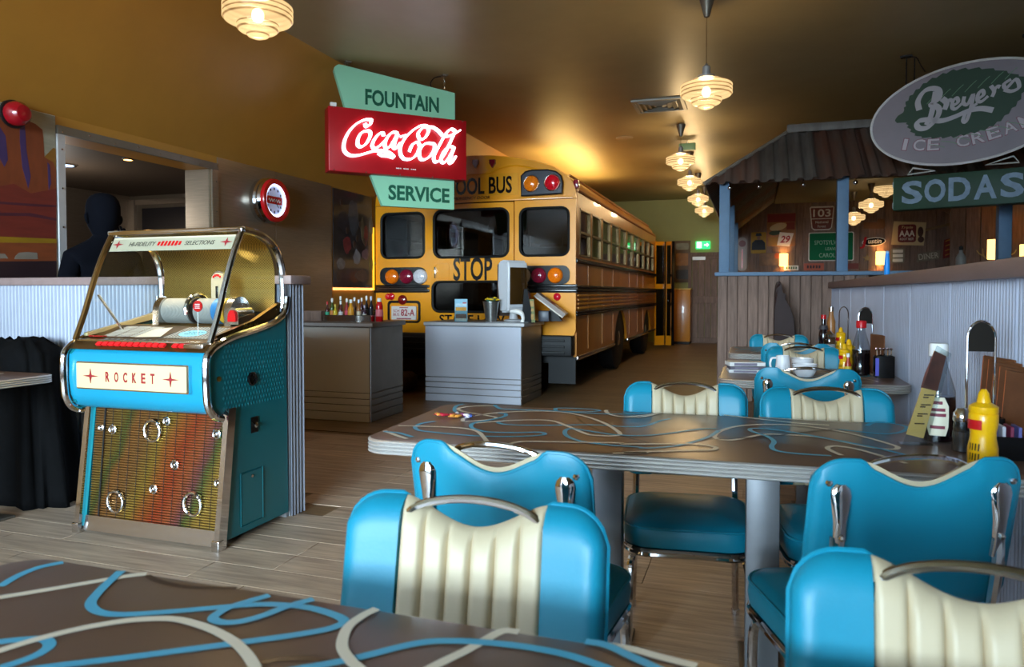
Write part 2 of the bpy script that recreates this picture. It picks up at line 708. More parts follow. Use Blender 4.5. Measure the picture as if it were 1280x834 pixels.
bm = new_bm()
box(bm, .765, .875, YN, 7.77, 0, 1.245)
wr = struct('wall_half_right', bm, M['base'])
yy = 1.0
while yy < 7.7:
    y2 = min(yy + .76, 7.77)
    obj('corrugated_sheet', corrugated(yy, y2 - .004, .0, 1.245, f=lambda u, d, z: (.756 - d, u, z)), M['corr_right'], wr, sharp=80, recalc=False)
    b = new_bm()
    box(b, .7485, .7495, y2 - .006, y2 + .002, 0, 1.245)
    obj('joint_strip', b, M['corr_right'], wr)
    yy = y2
b = new_bm()
box(b, .715, .925, YN, 7.80, 1.243, 1.303, .008)
obj('wall_cap', b, M['cap'], wr)

# far timber door
b = new_bm()
plate(b, [(-1.46, 0), (-.4, 0), (-.4, 2.16), (-1.46, 2.16)], [[(-1.38, .02), (-.48, .02), (-.48, 2.08), (-1.38, 2.08)]], 'xz', YF - .08, YF)
d1 = struct('door_1', b, M['wood_dark'])
n = 6
for i in range(n):
    a = -1.37 + i * .88 / n
    for (z0, z1) in ((.12, .95), (1.12, 2.0)):
        b = new_bm()
        box(b, a + .004, a + .88 / n - .004, YF - .05, YF - .02, z0, z1, .004, 1)
        obj('plank', b, M['wood_dark'], d1)
for (z0, z1) in ((.02, .12), (.95, 1.12), (2.0, 2.08)):
    b = new_bm()
    box(b, -1.38, -.48, YF - .065, YF - .015, z0, z1, .004, 1)
    obj('rail', b, M['wood_dark'], d1)
b = new_bm()
box(b, -1.36, -1.06, YF - .075, YF - .06, 1.98, 2.06, .003, 1)
obj('notice_plate', b, M['white'], d1)

# ---------------------------------------------------------------- school bus
BX, BY, BH, BF = -3.26, 8.2, 1.31, 15.5
bus = thing('school_bus', 'yellow school bus parked indoors with its rear door toward the room', 'bus', (BX, BY, 0))
OFF = (-BX, -BY, 0)


def bp(name, bm, m, parent=None, **k):
    return obj(name, bm, m, parent or bus, OFF if parent is None else (0, 0, 0), **k)


def bsub(name, bm, m, parent, **k):          # sub-part: parent already carries the offset
    return obj(name, bm, m, parent, **k)


YB, YD = M['yellow_bus'], M['yellow_dull']
roof_half = [(1.31, 2.30), (1.305, 2.40), (1.27, 2.49), (1.19, 2.58), (1.04, 2.68), (.82, 2.755), (.55, 2.815), (.27, 2.855), (0, 2.868)]
arc = [(BX + x, z) for x, z in roof_half] + [(BX - x, z) for x, z in roof_half[-2::-1]]


def mirror(p):
    return [(2 * BX - x, z) for x, z in p][::-1]


WR = rrect(-2.63, -2.035, 1.64, 2.20, .09)
WM = rrect(-3.748, -2.774, 1.634, 2.212, .1)
WLo = rrect(-3.77, -2.75, .965, 1.335, .09)
# upper cap
b = new_bm()
prism(b, arc[::-1], 'xz', BY, BY + .10)
cap_o = bp('rear_cap', b, YB)
b = new_bm()
inner = [(BX + x * .86, z) for x, z in ((1.27, 2.35), (1.27, 2.45), (1.22, 2.53), (1.05, 2.63), (.82, 2.69), (.62, 2.715), (.42, 2.69), (.3, 2.645), (.15, 2.635))]
path = inner + [(2 * BX - x, z) for x, z in inner[::-1]]
path = spline([Vector((x, BY - .001, z)) for x, z in path], 4)
tube(b, path, .011, 6)
bsub('pressed_bead', b, YB, cap_o)
# rear skin: two corner panels and the emergency door
side_r = [(-2.70, .70), (-1.97, .70), (-1.95, .76), (-1.95, 2.295), (-2.70, 2.295)]
holeLamp = rrect(-2.66, -2.02, 1.30, 1.52, .085)
for s, nm in ((1, 'r'), (-1, 'l')):
    pts = side_r if s == 1 else mirror(side_r)
    hw = WR if s == 1 else mirror(WR)
    b = new_bm()
    plate(b, pts, [hw], 'xz', BY, BY + .07)
    bp('rear_corner_panel', b, YB)
    # window rubber and glass
    b = new_bm()
    tube(b, [Vector((x, BY - .004, z)) for x, z in hw], .016, 6, closed=True)
    wf = bp('rear_window', b, M['black'])
    b = new_bm()
    prism(b, hw, 'xz', BY + .03, BY + .036)
    bsub('pane', b, M['smoke'], wf)
    # lamp cluster
    hl = holeLamp if s == 1 else mirror(holeLamp)
    b = new_bm()
    prism(b, hl, 'xz', BY - .02, BY + .01)
    cl = bp('lamp_cluster', b, M['gloss_black'])
    xs = (-2.585, -2.394, -2.193)
    cols = ('clear', 'dark_red', 'amber')
    for x, cn in zip(xs, cols):
        xx = x if s == 1 else 2 * BX - x
        b = new_bm()
        lathe(b, [(.001, -.055), (.05, -.05), (.085, -.03), (.092, -.012), (.095, 0)], 24, (xx, BY - .012, 1.403), 'y')
        for k in range(3):
            lathe(b, [(.022 + .025 * k, -.056 + .004 * k), (.026 + .025 * k, -.058 + .004 * k), (.030 + .025 * k, -.054 + .004 * k)], 24, (xx, BY - .012, 1.403), 'y', cap=False)
        col = {'clear': (215, 212, 215), 'dark_red': (130, 22, 48), 'amber': (240, 118, 14)}[cn]
        bsub('lens', b, M.setdefault('lens_' + cn, mat('lens_' + cn, col, 0.18, coat=.6, noise=(60, .2))), cl)
    # upper flasher box
    fb = [(-2.60, 2.345), (-2.105, 2.355), (-2.10, 2.48), (-2.12, 2.56), (-2.18, 2.61), (-2.28, 2.635), (-2.47, 2.64), (-2.55, 2.625), (-2.60, 2.58)]
    fb = fb if s == 1 else mirror(fb)
    b = new_bm()
    prism(b, fb, 'xz', BY - .05, BY + .01)
    fo = bp('flasher_box', b, mat('slate_black', (46, 48, 58), 0.3))
    b = new_bm()
    tube(b, [Vector((x, BY - .052, z)) for x, z in fb], .009, 6, closed=True)
    bsub('flasher_rim', b, M['black'], fo)
    for x, cn in ((-2.477, 'amber'), (-2.222, 'red')):
        xx = x if s == 1 else 2 * BX - x
        b = new_bm()
        lathe(b, [(.001, -.045), (.05, -.04), (.085, -.02), (.092, 0)], 24, (xx, BY - .05, 2.484), 'y')
        col = {'red': (215, 16, 34), 'amber': (240, 120, 16)}[cn]
        bsub('lens', b, M.setdefault('flash_' + cn, mat('flash_' + cn, col, 0.15, coat=.7, noise=(40, .25))), fo)
        b = new_bm()
        tube(b, [Vector((x_, BY - .054, z_)) for x_, z_ in circle(xx, 2.484, .095, n=24)], .007, 6, closed=True)
        bsub('lens_ring', b, M['chrome_soft'], fo)
    # round reflectors
    for x, z, r in ((-2.173, 1.152, .045),):
        xx = x if s == 1 else 2 * BX - x
        b = new_bm()
        lathe(b, [(.001, -.025), (.7 * r, -.02), (r, -.008), (r, 0)], 18, (xx, BY, z), 'y')
        bp('reflector', b, M.setdefault('reflector', mat('reflector', (200, 20, 40), .2, coat=.6)))
    # black belt (two rubbing strips)
    b = new_bm()
    x0, x1 = (-2.71, -1.93) if s == 1 else (2 * BX + 1.93, 2 * BX + 2.71)
    box(b, x0, x1, BY - .028, BY, 1.205, 1.245, .01)
    box(b, x0, x1, BY - .028, BY, 1.262, 1.297, .01)
    box(b, x0, x1, BY - .01, BY, 1.20, 1.30)
    bp('rub_strip', b, M['gloss_black'])
b = new_bm()
dl, dr = -3.842, -2.708
plate(b, [(dl, .70), (dr, .70), (dr, 2.285), (dl, 2.285)], [WM, WLo], 'xz', BY - .012, BY + .05)
door = bp('emergency_door', b, YB)
for hw, nm in ((WM, 'u'), (WLo, 'l')):
    b = new_bm()
    tube(b, [Vector((x, BY - .016, z)) for x, z in hw], .016, 6, closed=True)
    bsub('window_rubber', b, M['black'], door)
    b = new_bm()
    prism(b, hw, 'xz', BY + .02, BY + .026)
    bsub('pane', b, M['smoke'], door)
b = new_bm()
box(b, -3.735, -3.715, BY - .05, BY - .012, 1.38, 1.52, .006)
bsub('door_handle', b, M['chrome'], door)
b = new_bm()
tube(b, [Vector((x, BY - .012, z)) for x, z in rrect(-3.73, -3.55, 1.36, 1.56, .03)], .004, 5, closed=True)
bsub('lock_cover', b, YB, door)
b = new_bm()
box(b, BX - 1.28, BX + 1.28, BY - .012, BY + .01, 2.30, 2.325, .004)
for i in range(34):
    ball(b, (BX - 1.2 + i * .073, BY - .012, 2.335), .006, 6)
bp('rivet_strip', b, YB)
# lettering
dk = M['gloss_black']
b = new_bm()
box(b, -3.86, -2.655, BY - .006, BY, 2.37, 2.63)
nb_ = bp('name_panel', b, mat('deep_yellow', (226, 150, 8), 0.3, coat=.3))
text('SCHOOL BUS', 1.06, .205, dk, nb_, (-3.262, BY - .006, 2.495), depth=.003, bold=.022)
text('EMERGENCY DOOR', .50, .035, dk, nb_, (-3.262, BY - .014, 2.352), depth=.003, shear=.25)
text('STOP', .51, .285, dk, door, (-3.235, BY - .012, 1.49), depth=.003, bold=.022)
text('STATE LAW', .86, .115, dk, door, (-3.25, BY - .012, .872), depth=.003, bold=.02)
# rear marker lamps at the crest
shield = [(-.045, .05), (.045, .05), (.045, .0), (0, -.06), (-.045, 0)]
for x in (-3.19, -2.975, -3.4):
    b = new_bm()
    prism(b, [(x + a * .8, 2.765 - .04 * abs(x - BX) + c * .9) for a, c in shield], 'xz', BY - .04, BY + .02)
    bp('marker_lamp', b, mat('marker_red', (120, 14, 34), .2, coat=.6))
for s in (1, -1):
    b = new_bm()
    box(b, BX + s * 1.30 - .03, BX + s * 1.30 + .03, BY + .03, BY + .12, 2.42, 2.52, .012)
    bp('marker_lamp', b, mat('marker_side', (130, 14, 40), .2, coat=.6))
# number plate recess, plate, small lamp
b = new_bm()
plate(b, rrect(-4.40, -3.94, .82, 1.10, .05), [rrect(-4.37, -3.97, .845, 1.07, .03)], 'xz', BY - .012, BY)
rec = bp('plate_recess', b, M['gloss_black'])
b = new_bm()
prism(b, rrect(-4.335, -3.99, .86, 1.03, .012), 'xz', BY - .03, BY - .012)
lp = bsub('number_plate', b, mat('plate_white', (222, 214, 208), .45), rec)
rd = mat('plate_red', (165, 30, 42), .5)
me = text('82-A', .19, .085, rd, rec, (-4.105, BY - .03, .95), depth=.002, bold=.02)
text('SCH', .085, .036, rd, rec, (-4.265, BY - .03, .972), depth=.002)
text('BUS', .085, .036, rd, rec, (-4.265, BY - .03, .925), depth=.002)
b = new_bm()
box(b, -4.26, -4.06, BY - .032, BY - .029, .868, .88)
box(b, -4.22, -4.10, BY - .032, BY - .029, 1.008, 1.018)
bsub('plate_text_line', b, rd, rec)
for x, z, r, c in ((-4.398, 1.149, .04, (215, 26, 44)), (-4.19, 1.11, .062, (120, 20, 22))):
    b = new_bm()
    lathe(b, [(.001, -.03), (.7 * r, -.026), (r, -.01), (r, 0)], 20, (x, BY, z), 'y')
    bp('tail_lamp', b, mat('tail_red', c, .2, coat=.6))
# bumper and steps
b = new_bm()
box(b, -4.55, -1.97, BY - .12, BY + .05, .46, .70, .02)
for k in range(3):
    box(b, -4.5, -2.05, BY - .14, BY - .10, .49 + .07 * k, .515 + .07 * k, .006)
bp('bumper', b, M['black'])

# roof skin, drip rails
b = new_bm()
R1 = [(BX + x, z) for x, z in roof_half] + [(BX - x, z) for x, z in roof_half[-2::-1]]
rings = []
for y_ in (BY + .1, BF - .3, BF - .1, BF):
    sc = {BF: .80, BF - .1: .93}.get(y_, .985)
    rings.append([(BX + (x - BX) * min(1, sc + .05), y_, 2.2 + (z - 2.2) * sc) for x, z in R1])
ringstack(b, rings, cap=True)
bp('roof', b, YB)
for s in (1, -1):
    b = new_bm()
    tube(b, [(BX + s * 1.318, BY + .06, 2.40), (BX + s * 1.318, BF - .25, 2.40), (BX + s * 1.25, BF - .05, 2.36)], .018, 6)
    tube(b, [(BX + s * 1.22, BY + .05, 2.575), (BX + s * 1.22, BF - .5, 2.575), (BX + s * 1.1, BF - .1, 2.5)], .014, 6)
    bp('drip_rail', b, YD)
    # side: window band, ten windows
    X = BX + s * BH
    x0, x1 = (X - .05, X) if s == 1 else (X, X + .05)
    b = new_bm()
    box(b, x0, x1, BY + .07, BF, 2.21, 2.40)
    box(b, x0, x1, BY + .07, BF, 1.54, 1.63)
    wins = [(8.40 + .68 * k, 8.40 + .68 * k + .60) for k in range(10)]
    edges = [BY + .07] + [v for wv in wins for v in wv] + [BF]
    for k in range(0, len(edges), 2):
        box(b, x0, x1, edges[k], edges[k + 1], 1.62, 2.22)
    bp('window_band', b, YD)
    for (a, c) in wins:
        b = new_bm()
        xf0, xf1 = (X - .04, X + .006) if s == 1 else (X - .006, X + .04)
        box(b, xf0, xf1, a, a + .03, 1.63, 2.21, .004, 1)
        box(b, xf0, xf1, c - .03, c, 1.63, 2.21, .004, 1)
        box(b, xf0, xf1, a, c, 2.185, 2.21, .004, 1)
        box(b, xf0, xf1, a, c, 1.63, 1.655, .004, 1)
        box(b, xf0, xf1 + s * .004, a, c, 1.905, 1.935, .004, 1)
        sw = bp('side_window', b, M['gloss_black'] if s < 0 else M.setdefault('sash', mat('sash_bronze', (120, 96, 62), .3, .7)))
        b = new_bm()
        xm = X - s * .02
        box(b, xm - .003, xm + .003, a + .02, c - .02, 1.64, 2.20)
        bsub('pane', b, M['smoke'], sw)
    # lower skin with wheel arches
    def arch(cy, r, n=10):
        return [(cy + r * math.cos(PI * i / n), max(.44, .38 + r * math.sin(PI * i / n))) for i in range(n + 1)]
    lower = [(BY + .07, .44)] + arch(11.3, .56)[::-1] + arch(14.3, .5)[::-1] + [(BF, .44), (BF, 1.56), (BY + .07, 1.56)]
    b = new_bm()
    prism(b, lower, 'yz', x0 + .006, x1 - .006)
    bp('side_skin', b, YD)
    for k, yy in enumerate((8.9, 9.8, 10.6, 12.1, 13.0, 13.7)):
        b = new_bm()
        xq = X - s * .004
        box(b, xq - .004, xq + .004, yy - .008, yy + .008, .5, 1.54)
        bp('panel_seam', b, YD)
    b = new_bm()
    for (z0, z1) in ((1.545, 1.60), (1.205, 1.245), (1.25, 1.29), (.925, .955), (.96, .985)):
        box(b, min(X, X + s * .026), max(X, X + s * .026), BY - .01, BF, z0, z1, .008)
    bp('rub_rail', b, M['gloss_black'])
    b = new_bm()
    for k in range(4):
        box(b, min(X, X + s * .016), max(X, X + s * .016), BY + .08, BF, 1.005 + .05 * k, 1.03 + .05 * k, .006)
    bp('side_rib', b, YD)
    b = new_bm()
    box(b, X - .03, X + .012, BY + .1, 10.72, .40, .45, .01)
    box(b, X - .03, X + .012, 11.9, BF, .40, .45, .01)
    bp('sill_trim', b, M['chrome_soft'])
    # mud flap
    b = new_bm()
    box(b, X - .35, X - .02, BY + .08, BY + .11, .12, .50)
    bp('mud_flap', b, M['black'])
# wheels
for cy in (11.3, 14.3):
    for s in (1, -1):
        X = BX + s * 1.2
        b = new_bm()
        prof = [(.2, -.13), (.44, -.13), (.48, -.10), (.485, 0), (.48, .10), (.44, .13), (.2, .13)]
        lathe(b, [(r, h) for r, h in prof], 32, (X - s * .06, cy, .485), 'x')
        wh_ = bp('wheel', b, M['black'])
        b = new_bm()
        lathe(b, [(.26, s * .06), (.25, s * .075), (.13, s * .04), (.11, s * .10), (.05, s * .11), (.001, s * .115)], 24, (X - s * .03, cy, .485), 'x')
        bsub('hub', b, M['chrome_soft'], wh_)
# chassis, interior
b = new_bm()
box(b, BX - 1.2, BX + 1.2, BY + .1, 10.6, .36, .62)
box(b, BX - .8, BX + .8, 10.6, BF - .1, .36, .62)
bp('chassis', b, M['black'])
b = new_bm()
box(b, BX - 1.25, BX + 1.25, BY + .1, BF - .1, .80, .84)
prism(b, [(BX - 1.24, 2.30), (BX + 1.24, 2.30), (BX + 1.0, 2.55), (BX, 2.7), (BX - 1.0, 2.55)], 'xz', BY + .15, BY + .16)
bp('floor_pan', b, mat('bus_floor', (60, 56, 52), .6))
b = new_bm()
ringstack(b, [[(BX + x * .95, y_, z) for x, z in ((1.27, 2.26), (1.22, 2.4), (.9, 2.6), (0, 2.72), (-.9, 2.6), (-1.22, 2.4), (-1.27, 2.26))] for y_ in (BY + .12, BF - .3)], cap=False)
bp('headlining', b, mat('headlining', (176, 168, 150), .5), recalc=False)
seat_b = new_bm()
box(seat_b, -.48, .48, -.06, .06, .0, .95, .05)
box(seat_b, -.48, .48, .02, .48, .0, .42, .04)
seat_me = finish(seat_b, 'bus_seat')
seat_me.materials.append(mat('bus_seat_vinyl', (64, 62, 64), .5))
for k in range(8):
    for s in (1, -1):
        obj('bus_seat', seat_me, None, bus, (s * .72, .75 + .82 * k, .84))
b = new_bm()
for s in (1, -1):
    for k in range(3):
        cyl(b, (BX + s * .28, BY + 1.4 + 2 * k, .84), (BX + s * .28, BY + 1.4 + 2 * k, 2.6), .018, 8)
bp('grab_pole', b, M['chrome'])
for k in range(3):
    b = new_bm()
    lathe(b, [(.001, 2.60), (.07, 2.61), (.09, 2.65)], 16, (BX + .45 * (-1) ** k, BY + 1.2 + 2.2 * k, 0))
    bp('dome_lamp', b, mat('dome_lamp', (255, 225, 170), .4, emit=8, ec=(255, 205, 130)))
# front end and folding entrance door
b = new_bm()
prism(b, [(BX - 1.31, .44), (BX + 1.31, .44), (BX + 1.31, 2.3), (BX + 1.1, 2.6), (BX, 2.78), (BX - 1.1, 2.6), (BX - 1.31, 2.3)], 'xz', BF, BF + .08)
bp('front_wall', b, YD)
for k, (xa, xb, ya, yb) in enumerate(((-1.95, -1.76, 15.45, 15.60), (-1.75, -1.585, 15.60, 15.46))):
    L = math.hypot(xb - xa, yb - ya)
    b = new_bm()
    plate(b, [(0, 0), (L, 0), (L, 2.2), (0, 2.2)], [[(.02, .2), (L - .02, .2), (L - .02, 1.2), (.02, 1.2)], [(.02, 1.3), (L - .02, 1.3), (L - .02, 2.12), (.02, 2.12)]], 'xz', 0, .03)
    a = math.atan2(yb - ya, xb - xa)
    lf = obj('door_leaf', b, YB, bus, (xa - BX, ya - BY, .085), (0, 0, a))
    b = new_bm()
    box(b, .02, L - .02, .012, .018, .2, 2.12)
    obj('pane', b, M['smoke'], lf)
    b = new_bm()
    box(b, L - .018, L + .004, -.02, .04, .0, 2.2)
    obj('edge_rubber', b, M['gloss_black'], lf)
    b = new_bm()
    box(b, L - .05, L - .03, -.012, .0, .2, 2.15)
    obj('grab_rail', b, M['chrome'], lf)
# assumed strip lamp on the roof, unseen, added for the warm ceiling glow
t = thing('assumed_roof_strip_lamp', 'assumed warm uplight strip, unseen on the bus roof, added for the ceiling glow', 'lamp', (-3.0, 12.2, 2.82))
b = new_bm()
box(b, -.06, .06, -1.6, 1.6, .06, .10, .01)
obj('housing', b, M['white'], t)
l = area_light('assumed_roof_uplight', (-3.0, 12.4, 2.96), (PI, 0, 0), 0.5, 3.2, 34, (1, .66, .22))

# log and bolster by the bumper
t = thing('cut_log', 'short cut log with pale ringed end lying beneath the bus bumper', 'log', (-4.02, 8.02, 0))
b = new_bm()
lathe(b, [(.10, -.2), (.115, -.18), (.12, 0), (.115, .18), (.10, .2)], 18, (0, -.16, .12), 'y')
obj('bark', b, mat('log_bark', (92, 66, 46), .85, noise=(12, .4), bump=(20, .6)), t)
b = new_bm()
for k in range(5):
    lathe(b, [(.022 * k + .0005, -.362 - .002 * (k % 2)), (.022 * k + .012, -.364), (.022 * k + .021, -.362 - .002 * (k % 2))], 18, (0, 0, .12), 'y', cap=False)
obj('cut_end', b, mat('log_end', (196, 166, 128), .7, noise=(18, .25)), t)

# ---------------------------------------------------------------- jukebox
JX0, JX1 = -3.195, -2.34
JC = (JX0 + JX1) / 2
juke = thing('jukebox', 'turquoise and chrome jukebox with glass dome and record carousel', 'jukebox', (JC, 2.95, 0))
JO = (-JC, -2.95, 0)


def jp(name, bm, m, parent=None, **k):
    return obj(name, bm, m, parent or juke, JO if parent is None else (0, 0, 0), **k)


M['jteal'] = mat('dark_teal_lacquer', (16, 112, 122), 0.3, coat=.3)
M['jturq'] = mat('bright_turquoise_lacquer', (20, 132, 164), 0.35, coat=.2)
M['gold'] = mat('gold_anodised', (176, 140, 62), 0.28, 1.0)
M['bronze'] = mat('bronze_anodised', (120, 88, 48), 0.3, .9)
# side profile (Y, Z)
prof = [(2.725, .03), (2.80, .66), (2.735, .625), (2.685, .66), (2.665, .74), (2.662, .90), (2.69, .935), (2.80, .982), (3.02, 1.015), (3.16, 1.05), (3.235, 1.10), (3.245, .03)]
for nm, x0, x1 in (('side_panel', JX1 - .03, JX1 - .002), ('side_panel', JX0 + .002, JX0 + .03)):
    b = new_bm()
    prism(b, prof, 'yz', x0, x1)
    sp = jp(nm, b, M['jteal'])
    if x1 > -2.5:
        # quilted upper pressing
        b = new_bm()
        for i in range(13):
            for j in range(22):
                y_ = 2.76 + j * .0215 + (i % 2) * .0107
                z_ = .655 + i * .0245
                lim = .90 if y_ < 2.75 else .96
                if z_ < lim and y_ < 3.22:
                    vs = [b.verts.new((x1 + d, y_ + a, z_ + c)) for a, c, d in ((-.0095, 0, 0), (0, -.011, 0), (.0095, 0, 0), (0, .011, 0), (0, 0, .004))]
                    for q in range(4):
                        b.faces.new((vs[q], vs[(q + 1) % 4], vs[4]))
        qo = jp('quilted_pressing', b, M['jteal'])
        qo['kind'] = 'stuff'
        b = new_bm()
        lathe(b, [(.034, 0), (.034, .008), (.028, .012), (.02, .004), (.001, .004)], 20, (x1, 2.958, .775), 'x')
        jp('speaker_port', b, M['gloss_black'])
        b = new_bm()
        box(b, x1, x1 + .006, 2.945, 3.0, .505, .585, .003, 1)
        lk = jp('lock_plate', b, M['gloss_black'])
        b = new_bm()
        lathe(b, [(.014, 0), (.014, .012), (.009, .016), (.001, .016)], 14, (x1 + .004, 2.972, .545), 'x')
        obj('lock_barrel', b, M['chrome'], lk)
        b = new_bm()
        prism(b, [(2.872, .07), (3.025, .07), (3.025, .318), (2.872, .318)], 'yz', x1, x1 + .004)
        hp = jp('access_hatch', b, M['jteal'])
        b = new_bm()
        tube(b, [(x1 + .003, y_, z_) for y_, z_ in ((2.866, .064), (3.031, .064), (3.031, .324), (2.866, .324))], .003, 4, closed=True)
        obj('hatch_rim', b, M['jteal'], hp)
        b = new_bm()
        lathe(b, [(.008, 0), (.008, .006), (.001, .007)], 10, (x1 + .004, 2.945, .295), 'x')
        obj('hatch_lock', b, M['chrome'], hp)
        b = new_bm()
        lathe(b, [(.012, 0), (.012, .006), (.001, .009)], 12, (x1, 2.725, .80), 'x')
        jp('side_stud', b, M['gold'])
# chrome edge castings following the front edge on both sides
edge = [(2.70, .0), (2.79, .645), (2.745, .612), (2.69, .632), (2.655, .68), (2.645, .76), (2.645, .88), (2.665, .925), (2.72, .958), (2.83, .99), (3.02, 1.022), (3.15, 1.055), (3.225, 1.10), (3.245, 1.18)]
for x in (JX1, JX0):
    b = new_bm()
    q = spline([Vector((x, y_, z_)) for y_, z_ in edge[2:]], 4)
    tube(b, q, .017, 8)
    box(b, x - .025, x + .017, 2.69, 2.73, 0, .05, .004)
    bm2 = b
    prism(bm2, [(2.69, .0), (2.745, .0), (2.825, .655), (2.775, .655)], 'yz', x - .014, x + .014)
    jp('edge_casting', b, M['chrome'])
b = new_bm()
box(b, JX0 + .02, JX1 - .02, 3.19, 3.24, .02, 1.1)
box(b, JX0 + .02, JX1 - .02, 2.76, 3.2, .02, .05)
jp('cabinet_back', b, M['black'])
# front turquoise nose panel
b = new_bm()
nose = [(2.80, .66), (2.745, .628), (2.695, .648), (2.668, .70), (2.658, .78), (2.662, .90), (2.69, .93), (2.80, .93)]
prism(b, nose, 'yz', JX0 + .012, JX1 - .012)
np_ = jp('nose_panel', b, M['jturq'], sharp=50)
b = new_bm()
prism(b, rrect(JX0 + .085, JX1 - .095, .735, .868, .008), 'xz', 2.640, 2.668)
jp('name_frame', b, M['chrome'])
b = new_bm()
prism(b, rrect(JX0 + .092, JX1 - .102, .742, .861, .006), 'xz', 2.634, 2.642)
npl = jp('name_plate', b, mat('ivory_plate', (204, 184, 138), .4))
dr_ = mat('dark_red_print', (140, 26, 34), .5)
nx0, nx1 = JX0 + .092, JX1 - .102
for i, ch in enumerate('ROCKET'):
    text(ch, .024, .048, dr_, npl, (nx0 + .195 + i * (nx1 - nx0 - .39) / 5, 2.634, .800), depth=.002, bold=.03)


def star(cx, cz, r, y_, parent, m):
    b = new_bm()
    pts = []
    for k in range(8):
        rr = r if k % 2 == 0 else r * .18
        if k % 4 == 2:
            rr = r * .85
        pts.append((cx + rr * math.cos(PI * k / 4) * 1.15, cz + rr * math.sin(PI * k / 4)))
    prism(b, pts, 'xz', y_ - .003, y_)
    return obj('star_print', b, m, parent)


star(nx0 + .09, .80, .042, 2.634, npl, dr_)
star(nx1 - .09, .80, .042, 2.634, npl, dr_)
# grille with ripple slats, wires, bubbles
gx0, gx1 = JX0 + .035, JX1 - .035


def gy(z_):
    return 2.735 + (z_ - .08) * .10


def rainbow():
    m = mat('iridescent_gold', (178, 128, 52), 0.3, .8)
    nt = m.node_tree
    b_ = nt.nodes['Principled BSDF']
    ge = nt.nodes.new('ShaderNodeNewGeometry')
    mp = nt.nodes.new('ShaderNodeMapping')
    mp.inputs['Rotation'].default_value = (0, math.radians(-24), 0)
    nt.links.new(ge.outputs['Position'], mp.inputs[0])
    sx = nt.nodes.new('ShaderNodeSeparateXYZ')
    nt.links.new(mp.outputs[0], sx.inputs[0])
    n = nt.nodes.new('ShaderNodeTexNoise')
    n.inputs['Scale'].default_value = 3
    nt.links.new(ge.outputs['Position'], n.inputs['Vector'])
    ma = nt.nodes.new('ShaderNodeMath')
    ma.operation = 'MULTIPLY_ADD'
    ma.inputs[1].default_value = .12
    nt.links.new(n.outputs['Fac'], ma.inputs[0])
    nt.links.new(sx.outputs[0], ma.inputs[2])
    mr = nt.nodes.new('ShaderNodeMapRange')
    mr.inputs['From Min'].default_value = -3.0
    mr.inputs['From Max'].default_value = -2.28
    nt.links.new(ma.outputs[0], mr.inputs[0])
    r = nt.nodes.new('ShaderNodeValToRGB')
    e = r.color_ramp.elements
    cols = [(0, (155, 114, 68)), (.14, (152, 127, 63)), (.2, (104, 114, 63)), (.26, (168, 117, 66)), (.40, (155, 114, 68)), (.52, (168, 139, 63)), (.60, (186, 114, 59)), (.70, (185, 82, 51)), (.80, (185, 104, 66)), (.88, (144, 91, 92)), (.93, (106, 121, 66)), (1, (175, 144, 72))]
    e[0].position, e[0].color = cols[0][0], lin(cols[0][1])
    e[1].position, e[1].color = 1, lin(cols[-1][1])
    for p_, c_ in cols[1:-1]:
        q = e.new(p_)
        q.color = lin(c_)
    nt.links.new(mr.outputs[0], r.inputs[0])
    nt.links.new(r.outputs[0], b_.inputs['Base Color'])
    return m


b = new_bm()
prism(b, [(gy(.085) + .012, .085), (gy(.655) + .012, .655), (gy(.655) + .03, .655), (gy(.085) + .03, .085)], 'yz', gx0, gx1)
gr = jp('grille', b, M['bronze'])
M['rainbow'] = rainbow()
slat = new_bm()
lathe(slat, [(.0052, gx0), (.0052, gx1)], 6, (0, 0, 0), 'x')
slat_me = finish(slat, 'grille_slat', 80)
slat_me.materials.append(M['rainbow'])
ns = 46
for i in range(ns):
    z_ = .09 + i * (.645 - .09) / (ns - 1)
    obj('grille_slat', slat_me, None, gr, (0, gy(z_) + .008, z_))
b = new_bm()
for k in range(13):
    x = gx0 + .06 + k * (gx1 - gx0 - .1) / 12
    tube(b, [(x, gy(.085) + .0008, .085), (x, gy(.645) + .0008, .645)], .0013, 4)
    for q in range(46):
        pass
obj('grille_wire', b, M['black'], gr)
b = new_bm()
tube(b, [(gx0 + .07, gy(.085) - .002, .085), (gx0 + .07, gy(.645) - .002, .645)], .003, 5)
obj('grille_divider', b, M['black'], gr)
for (cx, cz, r) in ((-2.783, .524, .048), (-2.985, .165, .048), (-2.515, .195, .05), (-2.70, .575, .022), (-3.035, .515, .024), (-2.40, .53, .024), (-2.635, .37, .024), (-2.755, .245, .024), (-3.11, .52, .016), (-2.375, .305, .022)):
    b = new_bm()
    if r > .03:
        tube(b, [Vector((x, gy(cz) - .006, z)) for x, z in circle(cx, cz, r, r * 1.08, 28)], .008, 8, closed=True)
        ball(b, (cx + r * .75, gy(cz) - .008, cz + r * .75), .014, 10)
        ball(b, (cx - r * .6, gy(cz) - .008, cz - r * .8), .009, 8)
    else:
        tube(b, [Vector((x, gy(cz) - .004, z)) for x, z in circle(cx, cz, r * .8, r * .8, 18)], .006, 6, closed=True)
        ball(b, (cx, gy(cz), cz), r * .55, 10)
    obj('grille_bubble', b, M['chrome'], gr)
b = new_bm()
prism(b, [(2.715, .012), (gy(.085) - .006, .083), (gy(.085) + .02, .085), (2.76, .012)], 'yz', gx0 - .01, gx1 + .01)
jp('kick_plate', b, M['chrome_soft'])
